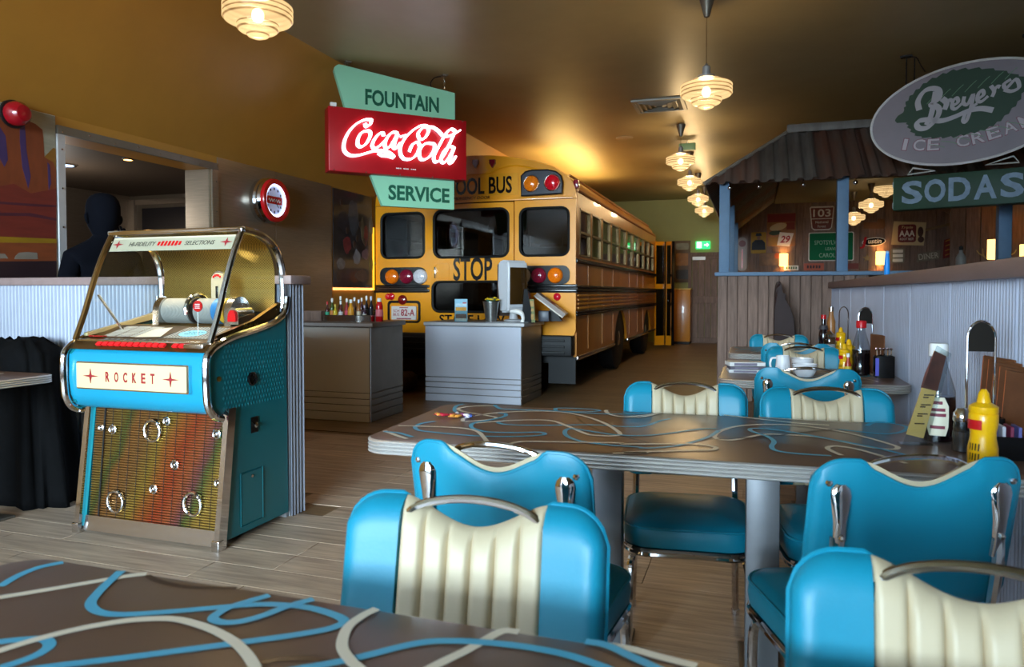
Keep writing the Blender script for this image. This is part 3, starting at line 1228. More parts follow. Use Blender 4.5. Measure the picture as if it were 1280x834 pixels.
# key bar on the top of the nose
b = new_bm()
prism(b, [(2.668, .925), (2.70, .965), (2.74, .975), (2.76, .96), (2.70, .92)], 'yz', JX0 + .01, JX1 - .01)
kb = jp('key_bar', b, M['bronze'])
key = new_bm()
prism(key, [(-.017, -.009), (.011, -.009), (.017, .009), (-.011, .009)], 'xy', 0, .012)
key_me = finish(key, 'selector_key')
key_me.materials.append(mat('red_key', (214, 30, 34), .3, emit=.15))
for i in range(14):
    if i in (11,):
        continue
    x = JX0 + .19 + i * .0385
    obj('selector_key', key_me, None, kb, (x, 2.683, .949), (math.radians(50), 0, 0))
b = new_bm()
box(b, JX1 - .15, JX1 - .04, 2.668, 2.70, .942, .962, .003)
obj('coin_slot', b, M['chrome_soft'], kb)
# title deck under the glass
deck = [(2.715, .968), (2.94, 1.03), (2.94, 1.0), (2.72, .94)]
b = new_bm()
prism(b, deck, 'yz', JX0 + .04, JX1 - .04)
dk_ = jp('title_deck', b, M['bronze'])


def dz(y_):
    return .968 + (y_ - 2.715) * (1.03 - .968) / .225 + .001


M['label'] = mat('title_card', (200, 198, 194), .5)
M['label_dark'] = mat('title_card_dark', (38, 36, 40), .4)
b = new_bm()
for k in range(10):
    y0, y1 = 2.765 + k * .0155, 2.765 + k * .0155 + .011
    for c in range(3):
        xa = JX0 + .115 + c * .085
        v = [b.verts.new((x, y_, dz(y_) + .001)) for x, y_ in ((xa, y0), (xa + .078, y0), (xa + .078 + .0, y1), (xa, y1))]
        b.faces.new(v)
obj('title_card', b, M['label'], dk_)
b = new_bm()
v = [b.verts.new((x, y_, dz(y_) + .0006)) for x, y_ in ((JC + .03, 2.752), (JX1 - .07, 2.752), (JX1 - .07, 2.925), (JC + .10, 2.925))]
b.faces.new(v)
obj('dark_card', b, M['label_dark'], dk_)
b = new_bm()
for k in range(16):
    xa = JC + .075 + k * .0185
    v = [b.verts.new((x, y_, dz(y_) + .0014)) for x, y_ in ((xa, 2.76), (xa + .008, 2.76), (xa + .02, 2.92), (xa + .012, 2.92))]
    b.faces.new(v)
obj('title_card', b, M['label'], dk_)
b = new_bm()
v = [b.verts.new((x, y_, dz(y_) + .002)) for x, y_ in ((JC - .10, 2.755), (JC + .045, 2.77), (JC - .01, 2.91), (JC - .09, 2.88))]
b.faces.new(v)
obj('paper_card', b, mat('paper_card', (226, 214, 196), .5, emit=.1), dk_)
b = new_bm()
pts = [b.verts.new((x, y_, dz(y_) + .003)) for x, y_ in circle(JC + .19, 2.825, .075, .045, 24)]
b.faces.new(pts)
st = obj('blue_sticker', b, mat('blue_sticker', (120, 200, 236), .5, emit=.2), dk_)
b = new_bm()
for k, (dx, L) in enumerate(((-.045, .06), (.02, .04), (-.04, .03), (.0, .05))):
    yy = 2.84 - .025 * (k // 2)
    ribbon(b, [(JC + .19 + dx + q * L / 6, yy + .006 * math.sin(q * 2.4 + k)) for q in range(7)], .004, lambda a, c: (a, c, dz(c) + .0038), 2)
obj('sticker_print', b, M['gloss_black'], dk_)
b = new_bm()
box(b, JX0 + .05, JX0 + .14, 2.742, 2.768, .982, .986)
obj('red_label', b, M['red'], dk_)
b = new_bm()
prism(b, [(2.700, .958), (2.745, .972), (2.745, .978), (2.698, .966)], 'yz', JX0 + .04, JX1 - .04)
ns_ = jp('number_strip', b, M['bronze'])
for i, ch in enumerate('1234567890'):
    text(ch, .007, .012, M['white'], ns_, (JX0 + .19 + i * .0385, 2.722, .9735), TOP, depth=.001)
# bed behind the deck
b = new_bm()
box(b, JX0 + .04, JX1 - .04, 2.94, 3.22, 1.02, 1.03)
bed = jp('mechanism_bed', b, M['gold'])
b = new_bm()
prism(b, [(2.74, .985), (3.2, 1.06), (3.22, 1.15), (3.0, 1.06), (2.74, 1.0)], 'yz', JX1 - .045, JX1 - .02)
jp('side_rail', b, M['bronze'])
b = new_bm()
prism(b, [(2.74, .985), (3.2, 1.06), (3.22, 1.10), (3.0, 1.05), (2.74, 1.0)], 'yz', JX0 + .02, JX0 + .045)
jp('side_rail', b, mat('ivory_rail', (214, 190, 140), .4))
text('Multi Music', .16, .026, M['gold'], juke, (JX1 - .018 - JC, 3.00 - 2.95, 1.035), SIDER, depth=.002, shear=.3)
# perforated back
def perforated():
    m = mat('perforated_gold', (190, 160, 84), .35, 1.0)
    nt = m.node_tree
    b_ = nt.nodes['Principled BSDF']
    ge = nt.nodes.new('ShaderNodeNewGeometry')
    sx = nt.nodes.new('ShaderNodeSeparateXYZ')
    nt.links.new(ge.outputs['Position'], sx.inputs[0])
    outs = []
    for ax, fr in ((0, 620), (2, 620)):
        a = nt.nodes.new('ShaderNodeMath')
        a.operation = 'MULTIPLY'
        a.inputs[1].default_value = fr
        nt.links.new(sx.outputs[ax], a.inputs[0])
        s_ = nt.nodes.new('ShaderNodeMath')
        s_.operation = 'SINE'
        nt.links.new(a.outputs[0], s_.inputs[0])
        outs.append(s_)
    mu = nt.nodes.new('ShaderNodeMath')
    mu.operation = 'MULTIPLY'
    nt.links.new(outs[0].outputs[0], mu.inputs[0])
    nt.links.new(outs[1].outputs[0], mu.inputs[1])
    gt = nt.nodes.new('ShaderNodeMath')
    gt.operation = 'GREATER_THAN'
    gt.inputs[1].default_value = .12
    nt.links.new(mu.outputs[0], gt.inputs[0])
    mx = nt.nodes.new('ShaderNodeMix')
    mx.data_type = 'RGBA'
    mx.inputs[6].default_value = lin((200, 172, 96))
    mx.inputs[7].default_value = lin((30, 22, 10))
    nt.links.new(gt.outputs[0], mx.inputs[0])
    nt.links.new(mx.outputs[2], b_.inputs['Base Color'])
    return m


back = [(3.215, 1.04), (3.225, 1.24), (3.215, 1.35), (3.16, 1.44), (3.05, 1.49), (2.96, 1.50)]
b = new_bm()
A = [b.verts.new((JX0 + .06, y_, z_)) for y_, z_ in spline(back, 4)]
B = [b.verts.new((JX1 - .06, y_, z_)) for y_, z_ in spline(back, 4)]
for i in range(len(A) - 1):
    b.faces.new((A[i], B[i], B[i + 1], A[i + 1]))
jp('perforated_back', b, perforated(), sharp=80, recalc=False)
# record carousel
b = new_bm()
rz_ = 1.105
for x0, x1, nn in ((JC - .17, JC + .005, 26), (JC + .045, JC + .155, 17), ):
    pr = []
    for k in range(nn):
        xa = x0 + (x1 - x0) * k / nn
        pr += [(.058, xa), (.066, xa + .001), (.066, xa + (x1 - x0) / nn * .6), (.058, xa + (x1 - x0) / nn * .7)]
    lathe(b, pr, 28, (0, 3.05, rz_), 'x')
car = jp('record_carousel', b, mat('sleeve_white', (170, 168, 162), .5))
for x0, x1, c in ((JC + .155, JC + .20, (40, 110, 160)), (JC + .20, JC + .235, (200, 150, 40)), (JC + .010, JC + .03, (30, 30, 34))):
    b = new_bm()
    lathe(b, [(.055, x0), (.067, x0 + .002), (.067, x1 - .002), (.055, x1)], 28, (0, 3.05, rz_), 'x')
    obj('record_stack', b, mat('sleeve', c, .45), car)
for x in (JC - .185, JC + .27):
    b = new_bm()
    pts = [(3.05 + .075 * math.cos(a), rz_ + .075 * math.sin(a)) for a in [PI * i / 12 for i in range(13)]] + [(2.975, 1.03), (3.125, 1.03)]
    prism(b, pts, 'yz', x - .02, x + .02)
    obj('carousel_bracket', b, M['chrome_soft'], car)
b = new_bm()
pts = [(JC + .305 + .034 * math.cos(PI * i / 10), 1.075 + .05 * math.sin(PI * i / 10)) for i in range(11)] + [(JC + .271, 1.04), (JC + .339, 1.04)]
prism(b, pts, 'xz', 2.972, 3.10)
rl = obj('red_lamp_window', b, M['chrome'], car)
b = new_bm()
pts = [(JC + .305 + .024 * math.cos(PI * i / 10), 1.075 + .038 * math.sin(PI * i / 10)) for i in range(11)] + [(JC + .281, 1.055), (JC + .329, 1.055)]
prism(b, pts, 'xz', 2.962, 2.975)
obj('red_glass', b, mat('red_lamp_glass', (200, 20, 22), .2, emit=.25), car)
b = new_bm()
tube(b, spline([Vector((JC + .02, 3.05 + .085 * math.cos(a), rz_ + .085 * math.sin(a))) for a in [PI * i / 8 - .2 for i in range(10)]], 3), .012, 8)
obj('grab_arm', b, M['chrome'], car)
b = new_bm()
pts = [(JC + .11 + .048 * math.cos(PI * i / 12), 1.265 + .05 * math.sin(PI * i / 12)) for i in range(13)] + [(JC + .062, 1.15), (JC + .158, 1.15)]
prism(b, pts, 'xz', 3.10, 3.13)
sel = obj('selector_plate', b, M['chrome'], car)
b = new_bm()
pts = [(JC + .11 + .038 * math.cos(PI * i / 12), 1.262 + .042 * math.sin(PI * i / 12)) for i in range(13)] + [(JC + .072, 1.16), (JC + .148, 1.16)]
prism(b, pts, 'xz', 3.09, 3.10)
obj('selector_face', b, mat('champagne_metal', (206, 190, 160), .35, .6), car)
b = new_bm()
box(b, JC + .103, JC + .117, 3.084, 3.09, 1.165, 1.235, .003)
obj('selector_slot', b, M['gloss_black'], car)
b = new_bm()
for i in range(5):
    a = PI * (.25 + .5 * i / 4)
    box(b, JC + .11 + .03 * math.cos(a) - .004, JC + .11 + .03 * math.cos(a) + .004, 3.086, 3.09, 1.262 + .03 * math.sin(a) - .006, 1.262 + .03 * math.sin(a) + .006)
obj('selector_mark', b, M['red'], car)
# little red tag on a stem in front of the carousel
b = new_bm()
lathe(b, [(.001, -.004), (.026, -.004), (.028, 0), (.026, .004), (.001, .004)], 20, (JC + .245, 2.80, 1.135), 'y')
rt = jp('price_tag', b, M['red'])
b = new_bm()
cyl(b, (JC + .245, 2.80, 1.11), (JC + .245, 2.80, .99), .0018, 5)
obj('tag_stem', b, M['white'], rt)
b = new_bm()
for k in range(3):
    box(b, JC + .231, JC + .259, 2.7955, 2.7965, 1.143 - .009 * k, 1.146 - .009 * k)
obj('tag_print', b, M['white'], rt)
# dome: front pane, chrome bars, header plate
TOPF, BOTF = (2.925, 1.50), (2.70, .968)
fx0t, fx1t = JX0 + .015, JX1 - .03
fx0b, fx1b = JX0 + .01, JX1 - .02
q0 = [(2.70, .968), (2.755, 1.10), (2.815, 1.27), (2.87, 1.40), (2.925, 1.50)]
b = new_bm()
A = [b.verts.new((JX0 + .02, y_, z_)) for y_, z_ in q0]
B = [b.verts.new((JX1 - .03, y_, z_)) for y_, z_ in q0]
for i in range(4):
    b.faces.new((A[i], B[i], B[i + 1], A[i + 1]))
jp('dome_glass', b, M['glass'], sharp=80, recalc=False)
for x in (JX0 + .015, JX1 - .022):
    b = new_bm()
    tube(b, [Vector((x, y_ - .004, z_)) for y_, z_ in spline(q0, 3)], .014, 8)
    jp('dome_bar', b, M['chrome'] if x > -3 else M['bronze'])
b = new_bm()
box(b, JX0 + .0, JX1 - .008, 2.905, 2.945, 1.497, 1.522, .008)
jp('dome_top_rail', b, M['chrome'])
b = new_bm()
box(b, JX0 + .02, JX1 - .02, 2.698, 2.712, .955, .972, .004)
jp('dome_bottom_rail', b, M['chrome'])
# side bars: top front corner back and down
sidebar = [(2.925, 1.508), (3.06, 1.492), (3.165, 1.44), (3.222, 1.35), (3.24, 1.24), (3.24, 1.12)]
for x in (JX1 - .02, JX0 + .03):
    b = new_bm()
    tube(b, [Vector((x, y_, z_)) for y_, z_ in spline(sidebar, 4)], .019, 8)
    jp('dome_side_bar', b, M['chrome'])
    b = new_bm()
    poly = q0[::1] + sidebar[1:] + [(3.2, 1.07), (3.0, 1.02), (2.8, .985)]
    vs = [b.verts.new((x, y_, z_)) for y_, z_ in poly]
    b.faces.new(vs)
    jp('side_glass', b, M['glass'], recalc=False)
# cream header just behind the glass
hp0, hp1 = (2.868, 1.412), (2.906, 1.484)
b = new_bm()
v = [b.verts.new(p) for p in ((JX0 + .04, hp0[0] + .01, hp0[1]), (JX1 - .05, hp0[0] + .01, hp0[1]), (JX1 - .05, hp1[0] + .01, hp1[1]), (JX0 + .04, hp1[0] + .01, hp1[1]),
                              (JX0 + .04, hp0[0] + .016, hp0[1]), (JX1 - .05, hp0[0] + .016, hp0[1]), (JX1 - .05, hp1[0] + .016, hp1[1]), (JX0 + .04, hp1[0] + .016, hp1[1]))]
for f in ((0, 1, 2, 3), (7, 6, 5, 4), (0, 4, 5, 1), (2, 6, 7, 3), (0, 3, 7, 4), (1, 5, 6, 2)):
    b.faces.new([v[i] for i in f])
hd = jp('header_plate', b, mat('ivory_header', (190, 176, 150), .5))
dirv = Vector((0, hp1[0] - hp0[0], hp1[1] - hp0[1])).normalized()
HN = (0, -dirv.z, dirv.y)
HF = ((1, 0, 0), tuple(dirv), HN)
mid = Vector((JC, (hp0[0] + hp1[0]) / 2 + .009, (hp0[1] + hp1[1]) / 2))
dprint = mat('dark_print', (56, 50, 40), .5)
text('HI-FIDELITY', .17, .024, dprint, hd, mid + Vector((-.185, 0, 0)), HF, depth=.001, shear=.2)
text('SELECTIONS', .18, .024, dprint, hd, mid + Vector((.175, 0, 0)), HF, depth=.001, shear=.2)
b = new_bm()
for k in range(7):
    hh = .022 if k in (0, 6) else .028
    c0 = mid + Vector((-.048 + .022 * (k - 1) - .01, 0, 0))
    vv = [c0 + Vector((a, 0, 0)) + dirv * c + Vector(HN) * .001 for a, c in ((-.008, -hh / 2), (.007, -hh / 2), (.011, hh / 2), (-.004, hh / 2))]
    b.faces.new([b.verts.new(p) for p in vv])
obj('maker_logo', b, M['red'], hd)
for sx_ in (-.345, .335):
    b = new_bm()
    pts = []
    for k in range(8):
        rr = .034 if k % 2 == 0 else .008
        if k % 4 == 2:
            rr = .026
        pts.append(mid + Vector((sx_ + rr * math.cos(PI * k / 4) * 1.1, 0, 0)) + dirv * (rr * math.sin(PI * k / 4)) + Vector(HN) * .001)
    b.faces.new([b.verts.new(p) for p in pts])
    obj('star_print', b, dr_, hd)
b = new_bm()
tube(b, [(JX0 + .05, 2.80, 1.19), (JX0 + .13, 2.88, 1.0)], .007, 6)
jp('dome_stay', b, M['chrome_soft'])
area = area_light('jukebox_lamp', (JC, 3.02, 1.475), (0, 0, 0), .6, .05, 3.5, (1, .86, .6))
area.data.shape = 'RECTANGLE'

# ---------------------------------------------------------------- traced line patterns (metres)
NEAR_BLUE=[[(-1.05,0.758),(-1.063,0.796),(-1.064,0.831),(-1.047,0.859)],[(-0.927,0.859),(-0.903,0.807),(-0.877,0.762),(-0.854,0.744),(-0.825,0.737),(-0.792,0.745),(-0.748,0.768),(-0.702,0.795),(-0.668,0.815),(-0.639,0.829),(-0.606,0.837),(-0.569,0.839),(-0.532,0.832),(-0.51,0.823),(-0.505,0.812),(-0.515,0.792),(-0.546,0.765),(-0.597,0.728),(-0.653,0.688),(-0.706,0.651),(-0.759,0.616),(-0.806,0.581)],[(-0.583,0.867),(-0.603,0.833),(-0.617,0.799),(-0.632,0.776),(-0.651,0.765),(-0.669,0.766),(-0.678,0.776),(-0.678,0.803),(-0.665,0.829),(-0.65,0.855)],[(-0.895,0.63),(-0.883,0.636),(-0.86,0.65),(-0.839,0.658),(-0.821,0.653),(-0.811,0.641),(-0.809,0.622),(-0.816,0.602),(-0.826,0.584)],[(-0.516,0.678),(-0.49,0.698),(-0.469,0.715),(-0.443,0.738),(-0.389,0.795),(-0.345,0.816),(-0.294,0.826),(-0.25,0.829),(-0.206,0.826),(-0.164,0.814),(-0.138,0.802)],[(-0.192,0.876),(-0.166,0.863),(-0.132,0.845),(-0.097,0.826),(-0.075,0.813)]]
NEAR_CREAM=[[(-1.022,0.717),(-1.011,0.73),(-0.974,0.769),(-0.936,0.811),(-0.904,0.846),(-0.882,0.865)],[(-0.867,0.603),(-0.859,0.619),(-0.844,0.653),(-0.819,0.691),(-0.785,0.725),(-0.754,0.743),(-0.723,0.753),(-0.687,0.751),(-0.646,0.742),(-0.606,0.727),(-0.573,0.708),(-0.546,0.688),(-0.524,0.668)],[(-0.483,0.87),(-0.49,0.841),(-0.492,0.809),(-0.483,0.779),(-0.468,0.753),(-0.445,0.732),(-0.432,0.723),(-0.411,0.711)],[(-0.279,0.874),(-0.299,0.86),(-0.313,0.829),(-0.325,0.798),(-0.338,0.771),(-0.347,0.751),(-0.357,0.724)],[(-0.165,0.877),(-0.135,0.867),(-0.1,0.856),(-0.057,0.848)]]
NEAR_DARK=[[(-0.877,0.86),(-0.842,0.848),(-0.788,0.844),(-0.743,0.855),(-0.714,0.865)],[(-0.54,0.694),(-0.523,0.71),(-0.487,0.724),(-0.462,0.723)]]
MID_BLUE=[[(-1.065,2.614),(-1.069,2.534),(-1.033,2.433),(-0.982,2.364)],[(-1.009,2.207),(-1.035,2.154),(-1.027,2.095),(-0.993,2.048),(-0.938,2.032),(-0.823,2.02),(-0.729,2.031),(-0.643,2.064),(-0.602,2.098),(-0.603,2.122),(-0.625,2.136),(-0.689,2.106),(-0.766,2.089),(-0.828,2.116),(-0.865,2.172),(-0.871,2.228),(-0.841,2.293),(-0.82,2.363),(-0.83,2.42),(-0.863,2.432)],[(-0.937,2.61),(-0.901,2.539),(-0.863,2.515),(-0.732,2.534),(-0.583,2.548),(-0.526,2.591),(-0.565,2.638),(-0.657,2.62),(-0.69,2.596),(-0.679,2.552),(-0.635,2.531),(-0.541,2.528),(-0.452,2.541),(-0.352,2.591)],[(-0.263,2.512),(-0.291,2.461),(-0.321,2.363),(-0.371,2.318),(-0.495,2.314),(-0.65,2.253),(-0.747,2.23),(-0.799,2.252),(-0.791,2.305)],[(-0.104,2.37),(-0.156,2.343),(-0.259,2.224),(-0.326,2.178),(-0.402,2.173),(-0.488,2.207),(-0.542,2.225),(-0.552,2.186),(-0.529,2.11),(-0.476,2.049),(-0.396,2.021),(-0.301,2.017),(-0.282,2.008),(-0.205,2.061),(-0.156,2.142),(-0.119,2.231),(-0.095,2.342)],[(0.425,2.09),(0.354,2.19),(0.269,2.266),(0.168,2.346),(0.084,2.402),(0.017,2.414),(-0.003,2.386),(0.009,2.343),(0.045,2.293),(0.064,2.216),(0.056,2.141),(0.067,2.088),(0.123,2.065),(0.203,2.067)],[(0.358,2.582),(0.392,2.665),(0.438,2.671),(0.477,2.599),(0.445,2.501),(0.388,2.448),(0.327,2.461),(0.259,2.49)],[(-1.086,1.995),(-1.027,1.985),(-0.964,1.945)]]
MID_CREAM=[[(-0.93,2.593),(-1.0,2.556),(-1.036,2.506),(-1.032,2.464),(-0.986,2.42),(-0.914,2.387),(-0.849,2.353),(-0.833,2.322),(-0.858,2.287),(-0.912,2.239),(-0.929,2.258),(-0.936,2.298),(-0.905,2.389),(-0.829,2.472),(-0.728,2.523),(-0.632,2.52),(-0.543,2.455),(-0.461,2.355),(-0.398,2.238),(-0.38,2.18),(-0.398,2.154),(-0.459,2.146),(-0.499,2.182),(-0.57,2.271),(-0.641,2.344),(-0.727,2.331),(-0.815,2.271),(-0.868,2.219)],[(-1.09,2.097),(-1.035,2.106),(-0.935,2.121),(-0.863,2.118),(-0.805,2.08),(-0.752,1.996),(-0.717,1.932)],[(-0.654,1.917),(-0.648,1.955),(-0.619,1.987),(-0.534,2.008),(-0.364,2.049),(-0.343,2.04),(-0.242,2.077),(-0.14,2.104),(-0.097,2.084),(-0.093,2.058),(-0.109,2.039),(-0.199,1.996),(-0.325,1.932),(-0.264,1.952),(-0.352,1.904)],[(-1.091,2.006),(-1.033,1.962),(-0.967,1.916)],[(-0.502,2.659),(-0.504,2.598),(-0.478,2.532),(-0.426,2.494),(-0.359,2.517),(-0.31,2.616)],[(-0.419,2.487),(-0.358,2.544),(-0.301,2.659)],[(-0.105,2.236),(-0.094,2.321),(-0.044,2.434),(0.041,2.5),(0.149,2.513),(0.256,2.459),(0.335,2.362),(0.386,2.269),(0.389,2.236),(0.37,2.212),(0.315,2.221),(0.239,2.292),(0.174,2.336),(0.103,2.337),(0.038,2.323),(-0.019,2.245),(-0.054,2.203),(-0.089,2.202),(-0.105,2.236)],[(0.23,2.085),(0.207,2.142),(0.205,2.181),(0.23,2.206),(0.278,2.182),(0.324,2.117),(0.375,2.037)],[(-0.091,2.65),(0.042,2.589),(0.151,2.551),(0.242,2.544)],[(0.027,2.646),(0.234,2.627),(0.351,2.642)]]
MID_DARK=[[(-0.577,2.444),(-0.525,2.333),(-0.443,2.223),(-0.352,2.149),(-0.284,2.095)],[(-0.096,2.2),(0.038,2.283),(0.172,2.41),(0.266,2.493)]]


# ---------------------------------------------------------------- tables
M['laminate'] = mat('brown_laminate', (112, 88, 74), 0.3, noise=(1.5, .04), coord='World')
M['band'] = mat('ribbed_aluminium', (214, 210, 206), .28, .65)
M['leg_steel'] = mat('leg_steel', (122, 124, 128), .4, .5, noise=(8, .08), coord='World')
M['line_blue'] = mat('sky_blue_line', (84, 180, 216), 0.45)
M['line_cream'] = mat('cream_line', (236, 226, 206), 0.45)
M['line_dark'] = mat('dark_line', (58, 42, 36), 0.3)


def rr_ring(w_, d_, r, off, z, n=6):
    return [Vector((x, y_, z)) for x, y_ in rrect(-w_ / 2 - off, w_ / 2 + off, -d_ / 2 - off, d_ / 2 + off, r + off, n)]


def edge_band(w_, d_, r, z0, z1, ridges=4):
    b = new_bm()
    rings = []
    h = (z1 - z0) / ridges
    for k in range(ridges):
        for t_, o_ in ((0, -.003), (.1, .0), (.3, .0045), (.5, .0055), (.7, .0045), (.9, .0)):
            rings.append(rr_ring(w_, d_, r, o_, z0 + h * (k + t_)))
    rings.append(rr_ring(w_, d_, r, -.002, z1))
    return ringstack(b, rings)


def make_table(label, w_, d_, r, loc, rz, legs, group='diner tables with ribbed chrome edge', lines=()):
    t = thing('diner_table', label, 'table', loc, rz, group)
    b = new_bm()
    ringstack(b, [rr_ring(w_, d_, r, -.004, .7648), rr_ring(w_, d_, r, -.002, .7654), rr_ring(w_, d_, r, -.006, .766)])
    top = obj('tabletop', b, M['laminate'], t)
    obj('edge_band', edge_band(w_, d_, r, .722, .7648), M['band'], t)
    for x in legs:
        b = new_bm()
        box(b, x - .048, x + .048, -.03, .03, .012, .722, .004)
        obj('leg', b, M['leg_steel'], t)
        b = new_bm()
        box(b, x - .06, x + .06, -.26, .26, .0, .014, .004)
        obj('foot', b, M['steel_dark'], t)
    c, s = math.cos(rz), math.sin(rz)
    for i, (paths, m, wd, nm) in enumerate(lines):
        for j, p in enumerate(paths):
            b = new_bm()
            zz = .7664 + .00025 * (i + 3 * (j % 3))
            loc2 = []
            for q in p:
                dx, dy = q[0] - loc[0], q[1] - loc[1]
                u, v = c * dx + s * dy, -s * dx + c * dy
                loc2.append((max(-w_ / 2 + .002, min(w_ / 2 - .002, u)), max(-d_ / 2 + .002, min(d_ / 2 - .002, v))))
            ribbon(b, loc2, wd, lambda a, e, z_=zz: (a, e, z_), 7)
            obj(nm, b, m, top, recalc=False)
    return t


def pat(near):
    return ((NEAR_DARK if near else MID_DARK, M['line_dark'], .010, 'dark_curve'),
            (NEAR_BLUE if near else MID_BLUE, M['line_blue'], .0145, 'blue_curve'),
            (NEAR_CREAM if near else MID_CREAM, M['line_cream'], .0145, 'cream_curve'))


t_near = make_table('brown patterned diner table nearest the viewer, running off the bottom of the photo', 1.85, .74, .07, (-.215, .496, 0), 0, (-.23, .23), lines=pat(True))
t_mid = make_table('brown patterned diner table in the middle, with condiments at its right end', 1.83, .715, .07, (-.2, 2.275, 0), math.radians(2.4), (-.232, .235), lines=pat(False))
t_3 = make_table('small brown table with white cups, behind the chairs of the middle table', .87, .70, .07, (.28, 4.12, 0), 0, (.0,))
t_4 = make_table('farthest small brown table by the timber plank wall', .87, .70, .07, (.28, 5.75, 0), 0, (.0,))
t_l = make_table('pale edged table at the far left in front of black cloth', .9, .72, .07, (-3.98, 2.52, 0), 0, (-.2, .2))
# loose lines on the other tops
for t, seed in ((t_3, 3), (t_4, 5), (t_l, 8)):
    rnd_ = random.Random(seed)
    top = [c for c in t.children if c.name.startswith('tabletop')][0]
    for i, (m, nm) in enumerate(((M['line_blue'], 'blue_curve'), (M['line_cream'], 'cream_curve'))):
        for j in range(3):
            b = new_bm()
            p = [(rnd_.uniform(-.4, .4), rnd_.uniform(-.31, .31)) for _ in range(5)]
            ribbon(b, p, .011, lambda a, e, z_=.7664 + .0003 * (i + 2 * j): (max(-.43, min(.43, a)), max(-.345, min(.345, e)), z_), 8)
            obj(nm, b, m, top, recalc=False)

# ---------------------------------------------------------------- diner chair
CW, CH, CZ, CY, TILT, KB = .221, .335, .53, .205, math.radians(11), .42


def ctop(u):
    au = abs(u)
    z = CH
    if au < .128:
        z -= .046 * (0.5 + 0.5 * math.cos(PI * au / .128)) ** .8
    R = .062
    if au > CW - R:
        d = min(1, (au - (CW - R)) / R)
        z -= R * (1 - math.sqrt(max(0, 1 - d * d)))
    return z


def cbot(u):
    au = abs(u)
    R = .05
    if au > CW - R:
        d = min(1, (au - (CW - R)) / R)
        return R * (1 - math.sqrt(max(0, 1 - d * d)))
    return 0.0


def cpos(u, v, t):
    """t > 0 toward the sitter (-y)"""
    return Vector((u, CY + v * math.sin(TILT) - KB * u * u - t * math.cos(TILT), CZ + v * math.cos(TILT) - t * math.sin(TILT)))


def pillow(d, R):
    d = max(0, min(1, d / R))
    return math.sqrt(1 - (1 - d) ** 2)


def cushion(us, thick, chan=None, ends=(True, True)):
    """us: columns; front face sheet closed round to the mid plane"""
    b = new_bm()
    nv = 14
    grid = []
    for u in us:
        a, c = cbot(u), ctop(u)
        colv = []
        for j in range(nv + 1):
            s = j / nv
            s = .5 - .5 * math.cos(PI * s)
            v = a + (c - a) * s
            e = min(v - a, c - v)
            if ends[0]:
                e = min(e, u - us[0])
            if ends[1]:
                e = min(e, us[-1] - u)
            t = thick * (.12 + .88 * pillow(e + 1e-5, .032))
            if chan:
                t *= 1 - .42 * (1 - pillow(chan(u), .010))
            colv.append(b.verts.new(cpos(u, v, t)))
        grid.append(colv)
    back = []
    for u in us:
        a, c = cbot(u), ctop(u)
        back.append((b.verts.new(cpos(u, a, 0)), b.verts.new(cpos(u, c, 0))))
    n = len(us)
    for i in range(n - 1):
        for j in range(nv):
            b.faces.new((grid[i][j], grid[i + 1][j], grid[i + 1][j + 1], grid[i][j + 1]))
        b.faces.new((back[i][0], back[i + 1][0], grid[i + 1][0], grid[i][0]))
        b.faces.new((grid[i][nv], grid[i + 1][nv], back[i + 1][1], back[i][1]))
        b.faces.new((back[i + 1][0], back[i][0], back[i][1], back[i + 1][1]))
    for i in (0, n - 1):
        b.faces.new([back[i][0]] + grid[i] + [back[i][1]])
    return b


def lin_us(a, c, n):
    return [a + (c - a) * i / n for i in range(n + 1)]


